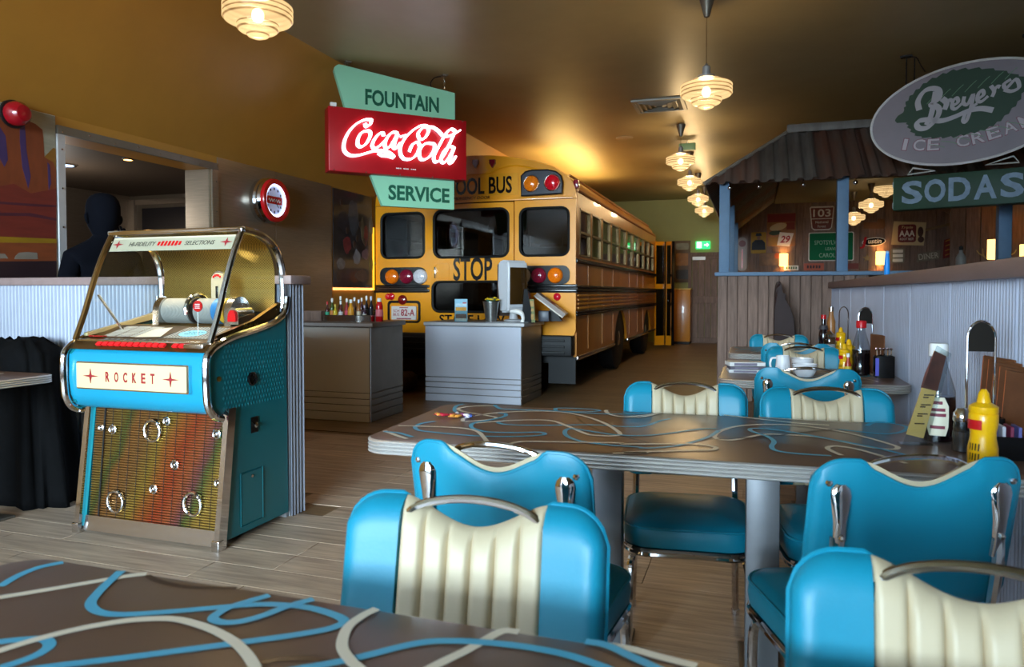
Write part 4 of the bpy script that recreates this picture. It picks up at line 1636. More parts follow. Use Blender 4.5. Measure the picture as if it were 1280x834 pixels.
def make_chair(label, loc, rz, group):
    t = thing('diner_chair', label, 'chair', loc, rz, group)
    bl = new_bm()
    # seat cushion: boxed, welted, slightly domed
    sw, sd, sr = .405, .41, .085
    b = new_bm()
    rings = [rr_ring(sw, sd, sr, -.02, .388, 7), rr_ring(sw, sd, sr, 0, .392, 7), rr_ring(sw, sd, sr, .005, .42, 7), rr_ring(sw, sd, sr, 0, .452, 7),
             rr_ring(sw, sd, sr, -.004, .458, 7), rr_ring(sw, sd, sr, -.03, .468, 7), rr_ring(sw, sd, sr, -.08, .477, 7), rr_ring(sw - .2, sd - .2, .02, -.01, .48, 7)]
    obj('seat', ringstack(b, rings), M['turq'], t, sharp=60)
    b = new_bm()
    tube(b, [p for p in rr_ring(sw, sd, sr, .001, .4535, 7)], .0045, 6, closed=True)
    obj('seat_welt', b, M['turq'], t)
    b = new_bm()
    rings = [rr_ring(sw, sd, sr, -.03, .362, 7), rr_ring(sw, sd, sr, .002, .362, 7), rr_ring(sw, sd, sr, .007, .368, 7), rr_ring(sw, sd, sr, .004, .375, 7), rr_ring(sw, sd, sr, .007, .382, 7), rr_ring(sw, sd, sr, .002, .388, 7), rr_ring(sw, sd, sr, -.03, .388, 7)]
    obj('seat_band', ringstack(b, rings), M['chrome'], t)
    # legs
    for s in (1, -1):
        b = new_bm()
        tube(b, spline([Vector(p) for p in ((s * .15, -.06, .355), (s * .168, -.12, .352), (s * .182, -.15, .325), (s * .186, -.155, .25), (s * .188, -.14, .12), (s * .19, -.12, .012))], 4), .0125, 8)
        lathe(b, [(.015, 0), (.015, .02), (.0125, .022)], 8, (s * .19, -.12, 0))
        obj('leg', b, M['chrome'], t)
        b = new_bm()
        tube(b, spline([Vector(p) for p in ((s * .19, .265, .012), (s * .185, .235, .15), (s * .18, .205, .33), (s * .178, .212, .45), (s * .176, .232, .56), (s * .174, .247, .64), (s * .172, .25, .70))], 4), .0125, 8)
        lathe(b, [(.015, 0), (.015, .02), (.0125, .022)], 8, (s * .19, .265, 0))
        obj('leg', b, M['chrome'], t)
        # spoon bracket on the back panel
        b = new_bm()
        o_ = []
        for v, wd, of in ((.12, .012, -.030), (.16, .0125, -.032), (.20, .015, -.030), (.235, .020, -.026), (.26, .023, -.022), (.275, .020, -.018), (.285, .010, -.014)):
            c = cpos(s * .168, v, of)
            o_.append([c + Vector((wd * math.cos(2 * PI * k / 10), 0, 0)) + Vector((0, math.cos(TILT), -math.sin(TILT))) * (.009 * math.sin(2 * PI * k / 10)) for k in range(10)])
        ringstack(b, o_)
        br_ = obj('bracket', b, M['chrome'], t)
        b = new_bm()
        ball(b, cpos(s * .168, .165, -.043), .0075, 8)
        obj('screw', b, M['chrome_soft'], br_)
        for v, x in ((.285, .193), (.10, .198)):
            b = new_bm()
            ball(b, cpos(s * x, v, -.018), .008, 8)
            obj('rivet', b, M['chrome'], t)
    # backrest: padded outer panel, two blue bolsters, channelled cream centre
    us = lin_us(-CW, CW, 44)
    us[0], us[-1] = -CW + .0005, CW - .0005
    b = new_bm()
    nv = 10
    F, G = [], []
    def ptop(u):
        return ctop(u) - .016 * max(0, min(1, (.126 - abs(u)) / .02))
    for u in us:
        a, c = cbot(u), ptop(u)
        f_, g_ = [], []
        for j in range(nv + 1):
            v = a + (c - a) * j / nv
            e = min(v - a, c - v, CW - abs(u))
            f_.append(b.verts.new(cpos(u, v, .001)))
            g_.append(b.verts.new(cpos(u, v, -.006 - .012 * pillow(e, .016))))
        F.append(f_)
        G.append(g_)
    n = len(us)
    for i in range(n - 1):
        for j in range(nv):
            b.faces.new((G[i][j], G[i][j + 1], G[i + 1][j + 1], G[i + 1][j]))
            b.faces.new((F[i][j], F[i + 1][j], F[i + 1][j + 1], F[i][j + 1]))
        b.faces.new((F[i][0], G[i][0], G[i + 1][0], F[i + 1][0]))
        b.faces.new((F[i][nv], F[i + 1][nv], G[i + 1][nv], G[i][nv]))
    for i in (0, n - 1):
        b.faces.new(F[i] + G[i][::-1])
    obj('back_panel', b, M['turq'], t, sharp=60)
    b = new_bm()
    rim = [cpos(u, ptop(u), -.004) for u in us] + [cpos(u, cbot(u), -.004) for u in us[::-1]]
    tube(b, rim, .0045, 6, closed=True)
    obj('back_welt', b, M['turq'], t)
    obj('side_bolster', cushion(lin_us(-CW + .001, -.1215, 16), .034, ends=(True, False)), M['turq'], t, sharp=60)
    obj('side_bolster', cushion(lin_us(.1215, CW - .001, 16), .034, ends=(False, True)), M['turq'], t, sharp=60)
    cw = .2425 / 6

    def chan(u):
        q = ((u + .12125) % cw)
        return min(q, cw - q)
    obj('centre_pad', cushion(lin_us(-.12125, .12125, 60), .034, chan, ends=(False, False)), M['cream'], t, sharp=60)
    b = new_bm()
    hp_ = [cpos(-.118, .285, .018), cpos(-.112, .314, .02), cpos(-.085, .330, .021), cpos(-.045, .339, .021), cpos(0, .342, .021), cpos(.045, .339, .021), cpos(.085, .330, .021), cpos(.112, .314, .02), cpos(.118, .285, .018)]
    tube(b, spline([Vector(p) for p in hp_], 4), .007, 8)
    obj('handle', b, M['chrome'], t)
    bl.free()
    return t


GC = 'turquoise and cream diner chairs'
R = math.radians
chair0 = make_chair('turquoise chair facing the viewer, cream centre, behind the near table at left', (-.416, .84, 0), R(3), GC)
dup(chair0, (.262, .765, 0), R(-2), 'turquoise chair facing the viewer cut off at bottom right corner')
dup(chair0, (-.512, 1.748, 0), R(180 - 6), 'chair seen from behind at the left of the middle table, chrome spoon brackets showing')
dup(chair0, (.238, 1.895, 0), R(180 + 21), 'shaded chair seen from behind at right, near the yellow mustard bottle')
dup(chair0, (-.205, 2.50, 0), R(7), 'chair facing the viewer across the middle table, left one of the far pair')
dup(chair0, (.288, 2.51, 0), R(9), 'chair facing the viewer across the middle table, right one of the far pair')
dup(chair0, (.225, 3.72, 0), R(180 + 3), 'chair seen from behind pulled up to the small table with white cups')
dup(chair0, (.315, 4.58, 0), R(2), 'chair facing the viewer just behind the white cups')
dup(chair0, (.285, 5.40, 0), R(180), 'chair turned away, mostly hidden behind the chair with the white cups before it')
dup(chair0, (.215, 5.92, 0), R(2), 'farthest chair, its top just before the timber plank wall')

COCA=[[(0.352,2.84),(0.361,2.813),(0.396,2.832),(0.418,2.875)],[(0.418,2.882),(0.353,2.876),(0.263,2.825),(0.193,2.745),(0.152,2.657),(0.143,2.584),(0.167,2.538),(0.222,2.519),(0.295,2.531),(0.382,2.562),(0.457,2.587),(0.532,2.591),(0.596,2.574),(0.64,2.537)],[(0.476,2.57),(0.52,2.547),(0.583,2.544),(0.634,2.532)],[(0.377,2.772),(0.321,2.752),(0.284,2.694),(0.277,2.632),(0.308,2.611),(0.358,2.645),(0.395,2.71),(0.402,2.759),(0.377,2.772)],[(0.536,2.735),(0.523,2.765),(0.483,2.749),(0.439,2.689),(0.42,2.633),(0.444,2.61),(0.495,2.639),(0.558,2.706)],[(0.674,2.779),(0.622,2.78),(0.571,2.726),(0.545,2.656),(0.564,2.621),(0.609,2.655),(0.676,2.769),(0.648,2.69),(0.635,2.633),(0.66,2.629),(0.702,2.685)],[(0.697,2.741),(0.754,2.764)],[(0.893,2.756),(0.889,2.799),(0.935,2.854),(0.986,2.864),(0.995,2.822),(0.955,2.755),(0.911,2.739),(0.893,2.756)],[(1.002,2.848),(0.975,2.877),(0.909,2.871),(0.83,2.819),(0.751,2.736),(0.705,2.645),(0.705,2.57),(0.744,2.53),(0.815,2.536),(0.868,2.584),(0.902,2.662),(0.882,2.704),(0.829,2.681),(0.792,2.603)],[(0.989,2.87),(1.042,2.87),(1.096,2.844),(1.15,2.799),(1.205,2.797),(1.274,2.829),(1.336,2.868)],[(1.001,2.709),(0.948,2.691),(0.901,2.624),(0.908,2.549),(0.954,2.54),(1.014,2.583),(1.055,2.65),(1.055,2.701),(1.001,2.709)],[(1.281,2.862),(1.232,2.87),(1.178,2.814),(1.109,2.693),(1.055,2.586),(1.061,2.53),(1.109,2.54),(1.163,2.608),(1.218,2.715),(1.274,2.836),(1.281,2.865)],[(1.26,2.693),(1.205,2.688),(1.15,2.62),(1.129,2.548),(1.163,2.525),(1.218,2.587),(1.273,2.688),(1.239,2.601),(1.218,2.535),(1.245,2.531),(1.287,2.599)]]
LEAF=[(0.009,2.838),(0.089,2.927),(0.106,2.995),(0.146,3.058),(0.211,3.117),(0.288,3.172),(0.391,3.209),(0.491,3.233),(0.607,3.227),(0.737,3.203),(0.863,3.158),(0.972,3.101),(1.041,3.067),(1.079,3.042),(1.057,3.009),(1.017,2.952),(0.983,2.874),(0.931,2.808),(0.862,2.735),(0.792,2.688),(0.713,2.656),(0.616,2.642),(0.517,2.63),(0.416,2.633),(0.313,2.643),(0.217,2.669),(0.163,2.716),(0.127,2.771),(0.109,2.81)]
BREY=[[(0.35,3.064),(0.335,2.958),(0.314,2.844),(0.277,2.766)],[(0.219,2.913),(0.207,2.998),(0.255,3.08),(0.324,3.097),(0.379,3.065),(0.374,2.991),(0.312,2.952),(0.361,2.925),(0.382,2.882),(0.359,2.813),(0.294,2.744),(0.225,2.742),(0.2,2.781),(0.224,2.813),(0.294,2.813),(0.397,2.788),(0.498,2.807),(0.613,2.847),(0.71,2.852),(0.798,2.823)],[(0.402,2.991),(0.439,2.946),(0.423,2.886)],[(0.434,2.947),(0.462,2.969),(0.482,2.958)],[(0.488,2.911),(0.529,2.937),(0.52,2.977),(0.491,2.957),(0.483,2.9),(0.513,2.88),(0.566,2.926)],[(0.578,2.981),(0.571,2.925),(0.604,2.906),(0.646,2.989),(0.626,2.855),(0.595,2.754),(0.571,2.767),(0.597,2.836),(0.677,2.904)],[(0.684,2.941),(0.724,2.972),(0.715,3.012),(0.687,2.99),(0.678,2.933),(0.709,2.914),(0.759,2.955)],[(0.777,3.043),(0.803,2.993),(0.788,2.943)],[(0.8,2.997),(0.825,3.027),(0.847,3.019)],[(0.926,3.073),(0.876,3.041),(0.892,3.001),(0.96,3.067),(0.984,2.994),(0.931,2.968),(0.875,2.992)]]
TRI=[[(0.115,2.331),(0.159,2.391),(0.343,2.348)],[(0.742,2.358),(0.949,2.415),(0.992,2.355)]]
MURAL={'sky':[(3.285,2.458),(3.778,2.422),(3.772,2.09),(3.275,2.007)],'butte':[(3.283,2.375),(3.437,2.382),(3.534,2.353),(3.618,2.337),(3.669,2.308),(3.679,2.123),(3.745,2.102),(3.765,2.039),(3.756,1.558),(3.266,1.524)],'dist':[(3.674,2.122),(3.747,2.201),(3.768,2.197),(3.765,2.039),(3.745,2.098)],'purp':[[(3.372,2.267),(3.41,2.214),(3.423,2.062),(3.398,2.012),(3.368,2.068),(3.34,2.2)],[(3.509,2.344),(3.542,2.336),(3.55,2.148),(3.577,1.977),(3.558,1.895),(3.519,2.032),(3.506,2.202)],[(3.7,2.094),(3.717,2.081),(3.724,1.95),(3.705,1.899)]],'slope':[(3.272,1.856),(3.46,1.913),(3.574,1.865),(3.763,1.923),(3.756,1.558),(3.266,1.524)],'stripes':[[(3.269,1.705),(3.572,1.734),(3.759,1.715),(3.759,1.699),(3.555,1.711),(3.269,1.687)],[(3.271,1.781),(3.624,1.799),(3.761,1.807),(3.76,1.795),(3.607,1.781),(3.271,1.766)]],'yellow':[(3.266,1.558),(3.756,1.574),(3.756,1.544),(3.266,1.517)],'ground':[(3.266,1.517),(3.756,1.544),(3.753,1.416),(3.263,1.396)],'rocks':[[(3.459,1.443),(3.483,1.464),(3.533,1.471),(3.609,1.47),(3.614,1.427),(3.45,1.42)],[(3.325,1.452),(3.387,1.452),(3.41,1.422),(3.324,1.419)]],'dark':[(3.263,1.396),(3.753,1.421),(3.749,1.208),(3.259,1.208)]}

# ---------------------------------------------------------------- neon fountain sign
NA = math.radians(44.2)
neon = thing('neon_sign', 'hanging fountain service sign with glowing white script on red', 'sign', (-3.883, 6.032, 0), NA)
M['mint'] = mat('mint_enamel', (146, 208, 172), .4)
M['mint_text'] = mat('bottle_green_paint', (14, 88, 66), .45)
M['sign_red'] = mat('sign_red_enamel', (172, 16, 26), .35, noise=(6, .08))
M['neon'] = mat('neon_white', (255, 250, 255), .4, emit=3.2, ec=(250, 240, 255))
gtop = [(.19, 2.96), (1.319, 2.96), (1.319, 3.272), (.17, 3.402), (.12, 3.405), (.085, 3.38), (.075, 3.345)]
b = new_bm()
prism(b, spline([Vector(p) for p in gtop[:3]], 1) if False else gtop, 'xz', .01, .07)
g1 = obj('top_panel', b, M['mint'], neon)
text('FOUNTAIN', .765, .158, M['mint_text'], g1, (.76, .01, 3.125), depth=.002, bold=.03)
b = new_bm()
prism(b, [(.545, 2.066), (1.307, 2.066), (1.307, 2.37), (.425, 2.37)], 'xz', .01, .07)
g2 = obj('bottom_panel', b, M['mint'], neon)
text('SERVICE', .65, .152, M['mint_text'], g2, (.931, .01, 2.205), depth=.002, bold=.03)
b = new_bm()
box(b, .0, 1.412, -.08, .10, 2.362, 2.976, .008)
rb = obj('red_box', b, M['sign_red'], neon)
b = new_bm()
for x in (.05, .36, .70, 1.04, 1.37):
    for z in (2.372, 2.966):
        ball(b, (x, -.082, z), .008, 6)
obj('box_screw', b, M['chrome_soft'], rb)
b = new_bm()
box(b, .03, .085, -.04, .0, 2.976, 3.022)
tb = obj('plug_box', b, M['white'], rb)
b = new_bm()
for i, p in enumerate(COCA):
    ribbon(b, p, .046, lambda a, c, k=i: (a, -.0815 - .0004 * k, c), 7, nib=(math.radians(35), .016))
obj('painted_script', b, mat('script_white', (228, 228, 236), .4), rb, recalc=False)
b = new_bm()
for p in COCA:
    q = spline([Vector(v) for v in p], 6)
    tube(b, [(v[0], -.108, v[1]) for v in q], .0085, 6)
obj('neon_tube', b, M['neon'], rb)
b = new_bm()
for k in range(11):
    if k in (3, 7):
        continue
    box(b, .66 + k * .019, .674 + k * .019, -.082, -.0805, 2.428, 2.438)
obj('small_print', b, M['white'], rb)
for x in (.216, 1.213):
    ztop = 3.27 if x > 1 else 3.38
    b = new_bm()
    for k in range(int((3.45 - ztop) / .03) + 1):
        z = ztop + .03 * k
        tube(b, [Vector((x + (.010 * math.cos(a) if k % 2 else 0), .04 + (0 if k % 2 else .010 * math.cos(a)), z + .02 * math.sin(a))) for a in [2 * PI * i / 10 for i in range(10)]], .004, 5, closed=True)
    obj('chain', b, M['chrome_soft'], neon)
    b = new_bm()
    box(b, x - .03, x + .03, -.0, .08, 3.435, 3.45, .003)
    obj('ceiling_plate', b, M['steel_dark'], neon)
b = new_bm()
tube(b, spline([Vector(p) for p in ((1.1, .08, 3.3), (1.08, .09, 3.36), (1.12, .08, 3.42), (1.19, .06, 3.44))], 5), .006, 6)
obj('cable', b, M['black'], neon)

# ---------------------------------------------------------------- soda box sign and oval sign, weak light darkened into their colours
SA = math.atan2(7.4638 - 7.809, 2.2794 - 1.2913)
M['sign_green'] = mat('sign_green_paint', (16, 56, 38), .55, noise=(6, .15))
soda = thing('soda_sign', 'long green box sign reading SODAS in pale blue letters', 'sign', (1.2913, 7.809, 0), SA)
b = new_bm()
box(b, .0, 2.2, -.0, .16, 1.995, 2.31, .006)
sb = obj('box_body', b, M['sign_green'], soda)
b = new_bm()
box(b, -.006, .0, .01, .15, 2.0, 2.305)
obj('end_panel', b, mat('end_green', (40, 92, 62), .5), sb)
b = new_bm()
box(b, -.012, -.004, .01, .15, 2.22, 2.27)
box(b, -.012, -.004, .01, .15, 2.02, 2.07)
obj('end_strap', b, mat('strap_grey', (150, 150, 150), .5), sb)
pale = mat('pale_blue_paint', (116, 138, 160), .6, noise=(14, .2))
for i, ch in enumerate('SODAS'):
    xx = (.158, .348, .545, .745, .945)[i]
    l_ = text(ch, .175, .218, pale, sb, (xx, -.001, 2.158), depth=.004, bold=.03)
for p in TRI:
    q = [(x + .0, 0.02, z) for x, z in p]
    b = new_bm()
    tube(b, q, .009, 6, closed=True)
    obj('neon_bracket', b, mat('bracket_white', (176, 176, 170), .5), soda)
for x in (.15, 1.1, 2.0):
    b = new_bm()
    cyl(b, (x, .08, 2.31), (x, .08, 3.45), .006, 6)
    obj('hanger_rod', b, M['black'], soda)
oval = thing('oval_sign', 'dark oval ice cream sign with green leaf hanging from the ceiling', 'sign', (1.2913, 7.809, 0), SA)
OC, OA, OB, OR = (.592, 2.832), .785, .450, math.radians(5)
b = new_bm()
prism(b, circle(OC[0], OC[1], OA, OB, 72, OR), 'xz', -.07, -.005)
ob_ = obj('oval_board', b, mat('oval_grey_white', (128, 120, 128), .55, noise=(4, .07)), oval)
b = new_bm()
tube(b, [Vector((x, -.07, z)) for x, z in circle(OC[0], OC[1], OA, OB, 72, OR)], .012, 6, closed=True)
obj('oval_rim', b, mat('rim_white', (206, 204, 204), .4), oval)
# leaf with toothed edge
q = [Vector(p) for p in LEAF]
s_ = spline(q, 5, closed=True)
cen = Vector((sum(p[0] for p in s_) / len(s_), sum(p[1] for p in s_) / len(s_)))
pts = []
for i, p in enumerate(s_):
    v = Vector(p)
    pts.append(tuple(v + (v - cen).normalized() * (.018 * ((i % 4) / 3.0) - .008)))
b = new_bm()
prism(b, pts, 'xz', -.074, -.07)
lf_ = obj('leaf_print', b, mat('leaf_green', (14, 52, 28), .55), ob_)
b = new_bm()
for k in range(7):
    x0, z0 = .30 + .10 * k, 2.78 + .02 * k
    ribbon(b, [(x0 - .02, z0 + .18), (x0 + .03, z0 + .235), (x0 + .07, z0 + .27)], .005, lambda a, c: (a, -.0748, c), 3)
    ribbon(b, [(x0 + .0, z0 - .20), (x0 + .07, z0 - .215), (x0 + .13, z0 - .24)], .005, lambda a, c: (a, -.0748, c), 3)
obj('leaf_vein', b, mat('vein_green', (96, 132, 100), .5), lf_, recalc=False)
b = new_bm()
for i, p in enumerate(BREY):
    ribbon(b, p, .052 if i < 3 else .034, lambda a, c, k=i: (a, -.0755 - .0003 * k, c), 6, nib=(math.radians(40), .032 if i < 3 else .022))
obj('script_print', b, mat('script_grey_white', (168, 164, 170), .5), lf_, recalc=False)
ipaint = mat('ice_letter', (182, 172, 180), .5)
ired = mat('ice_outline', (124, 74, 90), .5)
word = 'ICE CREAM'
for i, ch in enumerate(word):
    if ch == ' ':
        continue
    u = .105 + i * .1165
    zz = 2.515 + .33 * (u - .45) ** 2 + .02 * (u - .45)
    a = math.atan(.66 * (u - .45) + .02)
    fr = ((math.cos(a), 0, math.sin(a)), (-math.sin(a), 0, math.cos(a)), (0, -1, 0))
    wch = .034 if ch == 'I' else .096
    text(ch, wch + .014, .118, ired, ob_, (u, -.071, zz + .06), fr, depth=.001, bold=.03)
    text(ch, wch, .104, ipaint, ob_, (u, -.072, zz + .06), fr, depth=.001, bold=.01)
for x in (.10, 1.05):
    b = new_bm()
    cyl(b, (x, -.04, 3.1), (x, -.04, 3.45), .007, 6)
    tube(b, spline([Vector(v) for v in ((x + .01, -.04, 3.43), (x + .08, -.04, 3.42), (x + .12, -.04, 3.34), (x + .16, -.04, 3.27))], 4), .005, 5)
    box(b, x - .05, x + .05, -.07, -.01, 3.435, 3.45)
    obj('hanger', b, M['black'], oval)

# ---------------------------------------------------------------- shed with rusty roof
KF, KB_, KL, KR = 8.3, 15.95, -.365, 4.3
shed = thing('dining_shed', 'timber dining shed with rusty corrugated roof and powder blue posts', 'shed', (0, KF, 0))
SO = (0, -KF, 0)


def sp_(name, bm, m, parent=None, **k):
    return obj(name, bm, m, parent or shed, SO if parent is None else (0, 0, 0), **k)


# low plank front
pl = []
x = KL
wood_me = []
b = new_bm()
box(b, KL, KR, KF + .04, KF + .08, 0, 1.38)
lowf = sp_('front_frame', b, M['wood_dark'])
i = 0
while x < 1.15:
    b = new_bm()
    box(b, x + .003, x + .104, KF + (.006 if i % 2 else 0), KF + .04, 0.005, 1.385, .004, 1)
    obj('plank', b, M['wood_dark'], lowf)
    x += .107
    i += 1
b = new_bm()
box(b, 1.15, KR, KF, KF + .04, 0, 1.385)
obj('plank', b, M['wood_dark'], lowf)
b = new_bm()
box(b, KL, KL + .05, KF + .04, KB_, 0, 1.385)
obj('side_cladding', b, M['wood_dark'], lowf)
b = new_bm()
box(b, KL - .03, KR, KF - .045, KF + .10, 1.385, 1.425, .004)
sp_('sill', b, M['blue_post'])
for px, py in ((KL + .07, KF + .03), (.895, KF + .03), (2.36, KF + .03), (KL + .07, 10.6), (KL + .07, 13.2)):
    b = new_bm()
    box(b, px - .055, px + .055, py - .055, py + .055, 1.425, 2.42, .004)
    sp_('post', b, M['blue_post'])
b = new_bm()
box(b, KL, KR, KF - .02, KF + .08, 2.40, 2.47)
box(b, KL, KL + .08, KF, KB_, 2.40, 2.47)
sp_('eave_beam', b, M['wood_dark'])
# roof sheets
EZ, RZ, EY, RY, EX, RX = 2.375, 3.09, 8.12, 9.15, -.50, .42


def rust(name, c, c2, sc):
    m = mat(name, c, .6, .25, noise=(sc, .3), c2=c2, stretch=(3, .5, .5), coord='World', bump=(25, .15))
    return m


rusts = [rust('galvanised_sheet', (112, 106, 100), (84, 76, 70), 3), rust('rusted_sheet', (108, 66, 50), (90, 78, 70), 2.5), rust('old_sheet', (104, 96, 90), (110, 72, 54), 2)]
pit = .145


def roof_sheet(u0, u1, fn, clipfn, n_rows=2):
    b = new_bm()
    n = max(6, int((u1 - u0) / pit * 10))
    prev = None
    for i in range(n + 1):
        u = u0 + (u1 - u0) * i / n
        ph = (u / pit) % 1
        h = .032 * max(0, min(1, (math.sin(2 * PI * ph) * 1.4 + .4)))
        top = clipfn(u)
        colv = [b.verts.new(fn(u, top * j / n_rows, h)) for j in range(n_rows + 1)]
        colv2 = [b.verts.new(fn(u, top * j / n_rows, h - .004)) for j in range(n_rows + 1)]
        if prev:
            p1, p2 = prev
            for j in range(n_rows):
                b.faces.new((p1[j], colv[j], colv[j + 1], p1[j + 1]))
                b.faces.new((p2[j + 1], colv2[j + 1], colv2[j], p2[j]))
            b.faces.new((p1[0], p2[0], colv2[0], colv[0]))
        prev = (colv, colv2)
    return b


sl = math.hypot(RY - EY, RZ - EZ)
ny, nz = -(RZ - EZ) / sl, (RY - EY) / sl


def ffront(u, s, h):
    return (u, EY + (RY - EY) * s + ny * h, EZ + (RZ - EZ) * s + nz * h)


def cfront(u):
    return max(.02, min(1, (u - EX) / (RX - EX)))


x = EX
i = 0
order = [2, 0, 1, 2, 0, 1, 0, 0, 2, 0]
while x < 4.5:
    x2 = min(x + .56 if i < 2 else x + .5, 4.5)
    b = roof_sheet(x, x2 + .03, ffront, cfront)
    sp_('roof_sheet', b, rusts[order[i % 10]], sharp=60)
    x = x2
    i += 1
sl2 = math.hypot(RX - EX, RZ - EZ)
nx2, nz2 = -(RZ - EZ) / sl2, (RX - EX) / sl2


def fleft(u, s, h):
    return (EX + (RX - EX) * s + nx2 * h, u, EZ + (RZ - EZ) * s + nz2 * h)


y_ = EY
while y_ < 16.2:
    y2 = min(y_ + .9, 16.2)
    b = roof_sheet(y_, y2 + .03, fleft, lambda u: max(.02, min(1, (u - EY) / (RY - EY))))
    sp_('roof_sheet', b, rusts[0 if int(y_) % 2 else 2], sharp=60)
    y_ = y2
# right slope seen from inside
def fright(u, s, h):
    return (KR + .1 - 1.5 * s, u, 2.36 + .73 * s - h)


y_ = KF
while y_ < 16:
    b = roof_sheet(y_, min(y_ + .93, 16.03), fright, lambda u: 1)
    sp_('roof_sheet', b, rusts[2 if int(y_) % 2 else 0], sharp=60)
    y_ += .9
b = new_bm()
tube(b, [(EX, EY - .01, EZ + .012), (RX, RY - .02, RZ + .03)], .022, 8)
sp_('hip_cap', b, mat('pale_flashing', (150, 140, 128), .5, .3))
b = new_bm()
box(b, RX - .05, 4.5, RY - .10, RY + .12, RZ - .02, RZ + .075, .01)
sp_('ridge_cap', b, rusts[0])
b = new_bm()
box(b, RX, 3.0, RY, KB_, RZ - .05, RZ + .0)
sp_('shed_ceiling', b, mat('olive_board', (92, 84, 56), .7))
for k, x in enumerate((-.24, .06, .50, 1.0)):
    b = new_bm()
    cyl(b, (x, EY + .06, EZ - .02), (x, EY + .06, EZ + .02), .006, 6)
    ball(b, (x, EY + .06, EZ - .04), .024, 10)
    sp_('eave_clip', b, M['chrome'])
# back and right walls inside
b = new_bm()
box(b, KL, KR, KB_, KB_ + .06, 0, 3.1)
bk = sp_('back_frame', b, M['wood_dark'])
x = KL
i = 0
while x < KR:
    b = new_bm()
    box(b, x + .004, x + .146, KB_ - .025 - (.006 if i % 2 else 0), KB_, 1.0, 3.05, .003, 1)
    obj('plank', b, M['wood_dark'], bk)
    x += .15
    i += 1
b = new_bm()
box(b, KR, KR + .06, KF, KB_, 0, 3.0)
rk = sp_('side_frame', b, M['wood_dark'])
y_ = KF + .1
i = 0
while y_ < KB_ - .1:
    b = new_bm()
    box(b, KR - .02 - (.008 if i % 2 else 0), KR, y_ + .004, y_ + .196, 1.0, 2.5, .003, 1)
    obj('plank', b, M['wood_dark'], rk)
    y_ += .2
    i += 1
b = new_bm()
tube(b, [(KR - .05, KB_ - .1, 2.46), (KR - .05, KF, 2.40)], .05, 8)
tube(b, [(3.2, KB_ - .05, 2.42), (4.25, KB_ - .05, 2.68)], .03, 6)
sp_('roof_beam', b, mat('pale_pole', (128, 104, 78), .7))

# ---------------------------------------------------------------- signs on the shed wall
WY = KB_ - .035


def wsign(name, label, x0, x1, z0, z1, m, outline=None, thick=.012, cat='sign', y=WY):
    t = thing(name, label, cat, ((x0 + x1) / 2, y, (z0 + z1) / 2))
    pts = outline or rrect(x0, x1, z0, z1, min(.03, (z1 - z0) * .1))
    pts = [(a - (x0 + x1) / 2, c - (z0 + z1) / 2) for a, c in pts]
    b = new_bm()
    prism(b, pts, 'xz', -thick, 0)
    f = obj('sign_plate', b, m, t)
    return t, f, thick


wprint = mat('sign_white', (226, 220, 210), .5)
brown = mat('route_brown', (112, 42, 32), .45)
shp = [(1.10, 2.905), (1.535, 2.94), (1.51, 2.80), (1.475, 2.52), (1.43, 2.47), (1.20, 2.47), (1.16, 2.52), (1.12, 2.80)]
t, f, th = wsign('route_sign', 'brown route shield numbered 103 on the shed back wall', 1.10, 1.56, 2.47, 2.95, wprint,
                 [(1.10, 2.93), (1.13, 2.955), (1.53, 2.955), (1.56, 2.93), (1.545, 2.75), (1.52, 2.52), (1.47, 2.47), (1.19, 2.47), (1.14, 2.52), (1.115, 2.75)])
b = new_bm()
prism(b, [(-.21, .215), (.21, .215), (.195, .0), (-.195, .0)], 'xz', -.015, -.012)
prism(b, [(-.193, -.015), (.193, -.015), (.175, -.19), (.13, -.22), (-.13, -.22), (-.175, -.19)], 'xz', -.015, -.012)
f2 = obj('sign_field', b, brown, f)
text('103', .33, .155, wprint, f, (0, -.015, .108), depth=.003, bold=.015)
text('National', .24, .05, wprint, f, (0, -.015, -.075), depth=.003)
text('Forest', .15, .05, wprint, f, (0, -.015, -.16), depth=.003)
t, f, th = wsign('highway_sign', 'green highway sign behind the blue post in the shed', 1.085, 1.93, 1.845, 2.425, wprint)
grn = mat('highway_green', (6, 104, 62), .6, spec=.2)
b = new_bm()
prism(b, rrect(-.405, .405, -.275, .275, .03), 'xz', -.015, -.012)
obj('sign_field', b, grn, f)
gtx = mat('highway_text', (150, 190, 160), .5)
text('SPOTSYLVANIA', .62, .085, gtx, f, (0, -.015, .085), depth=.003)
text('LEAVE', .2, .06, gtx, f, (-.0, -.015, -.045), depth=.003)
text('CAROLINE', .44, .085, gtx, f, (-.0, -.015, -.175), depth=.003)
# boot maker oval
t, f, th = wsign('oval_name_sign', 'black oval name sign with red capital letter J', 2.03, 2.50, 2.06, 2.33, wprint, circle(2.29, 2.215, .215, .085, 28, .08))
b = new_bm()
prism(b, circle(.025, .02, .2, .072, 28, .08), 'xz', -.015, -.012)
obj('sign_field', b, M['gloss_black'], f)
text('J', .13, .23, M['red'], f, (-.165, -.02, .0), depth=.012, bold=.03, shear=.15)
text('ustin', .24, .085, wprint, f, (.04, -.015, .03), depth=.003, shear=.2, bold=.01)
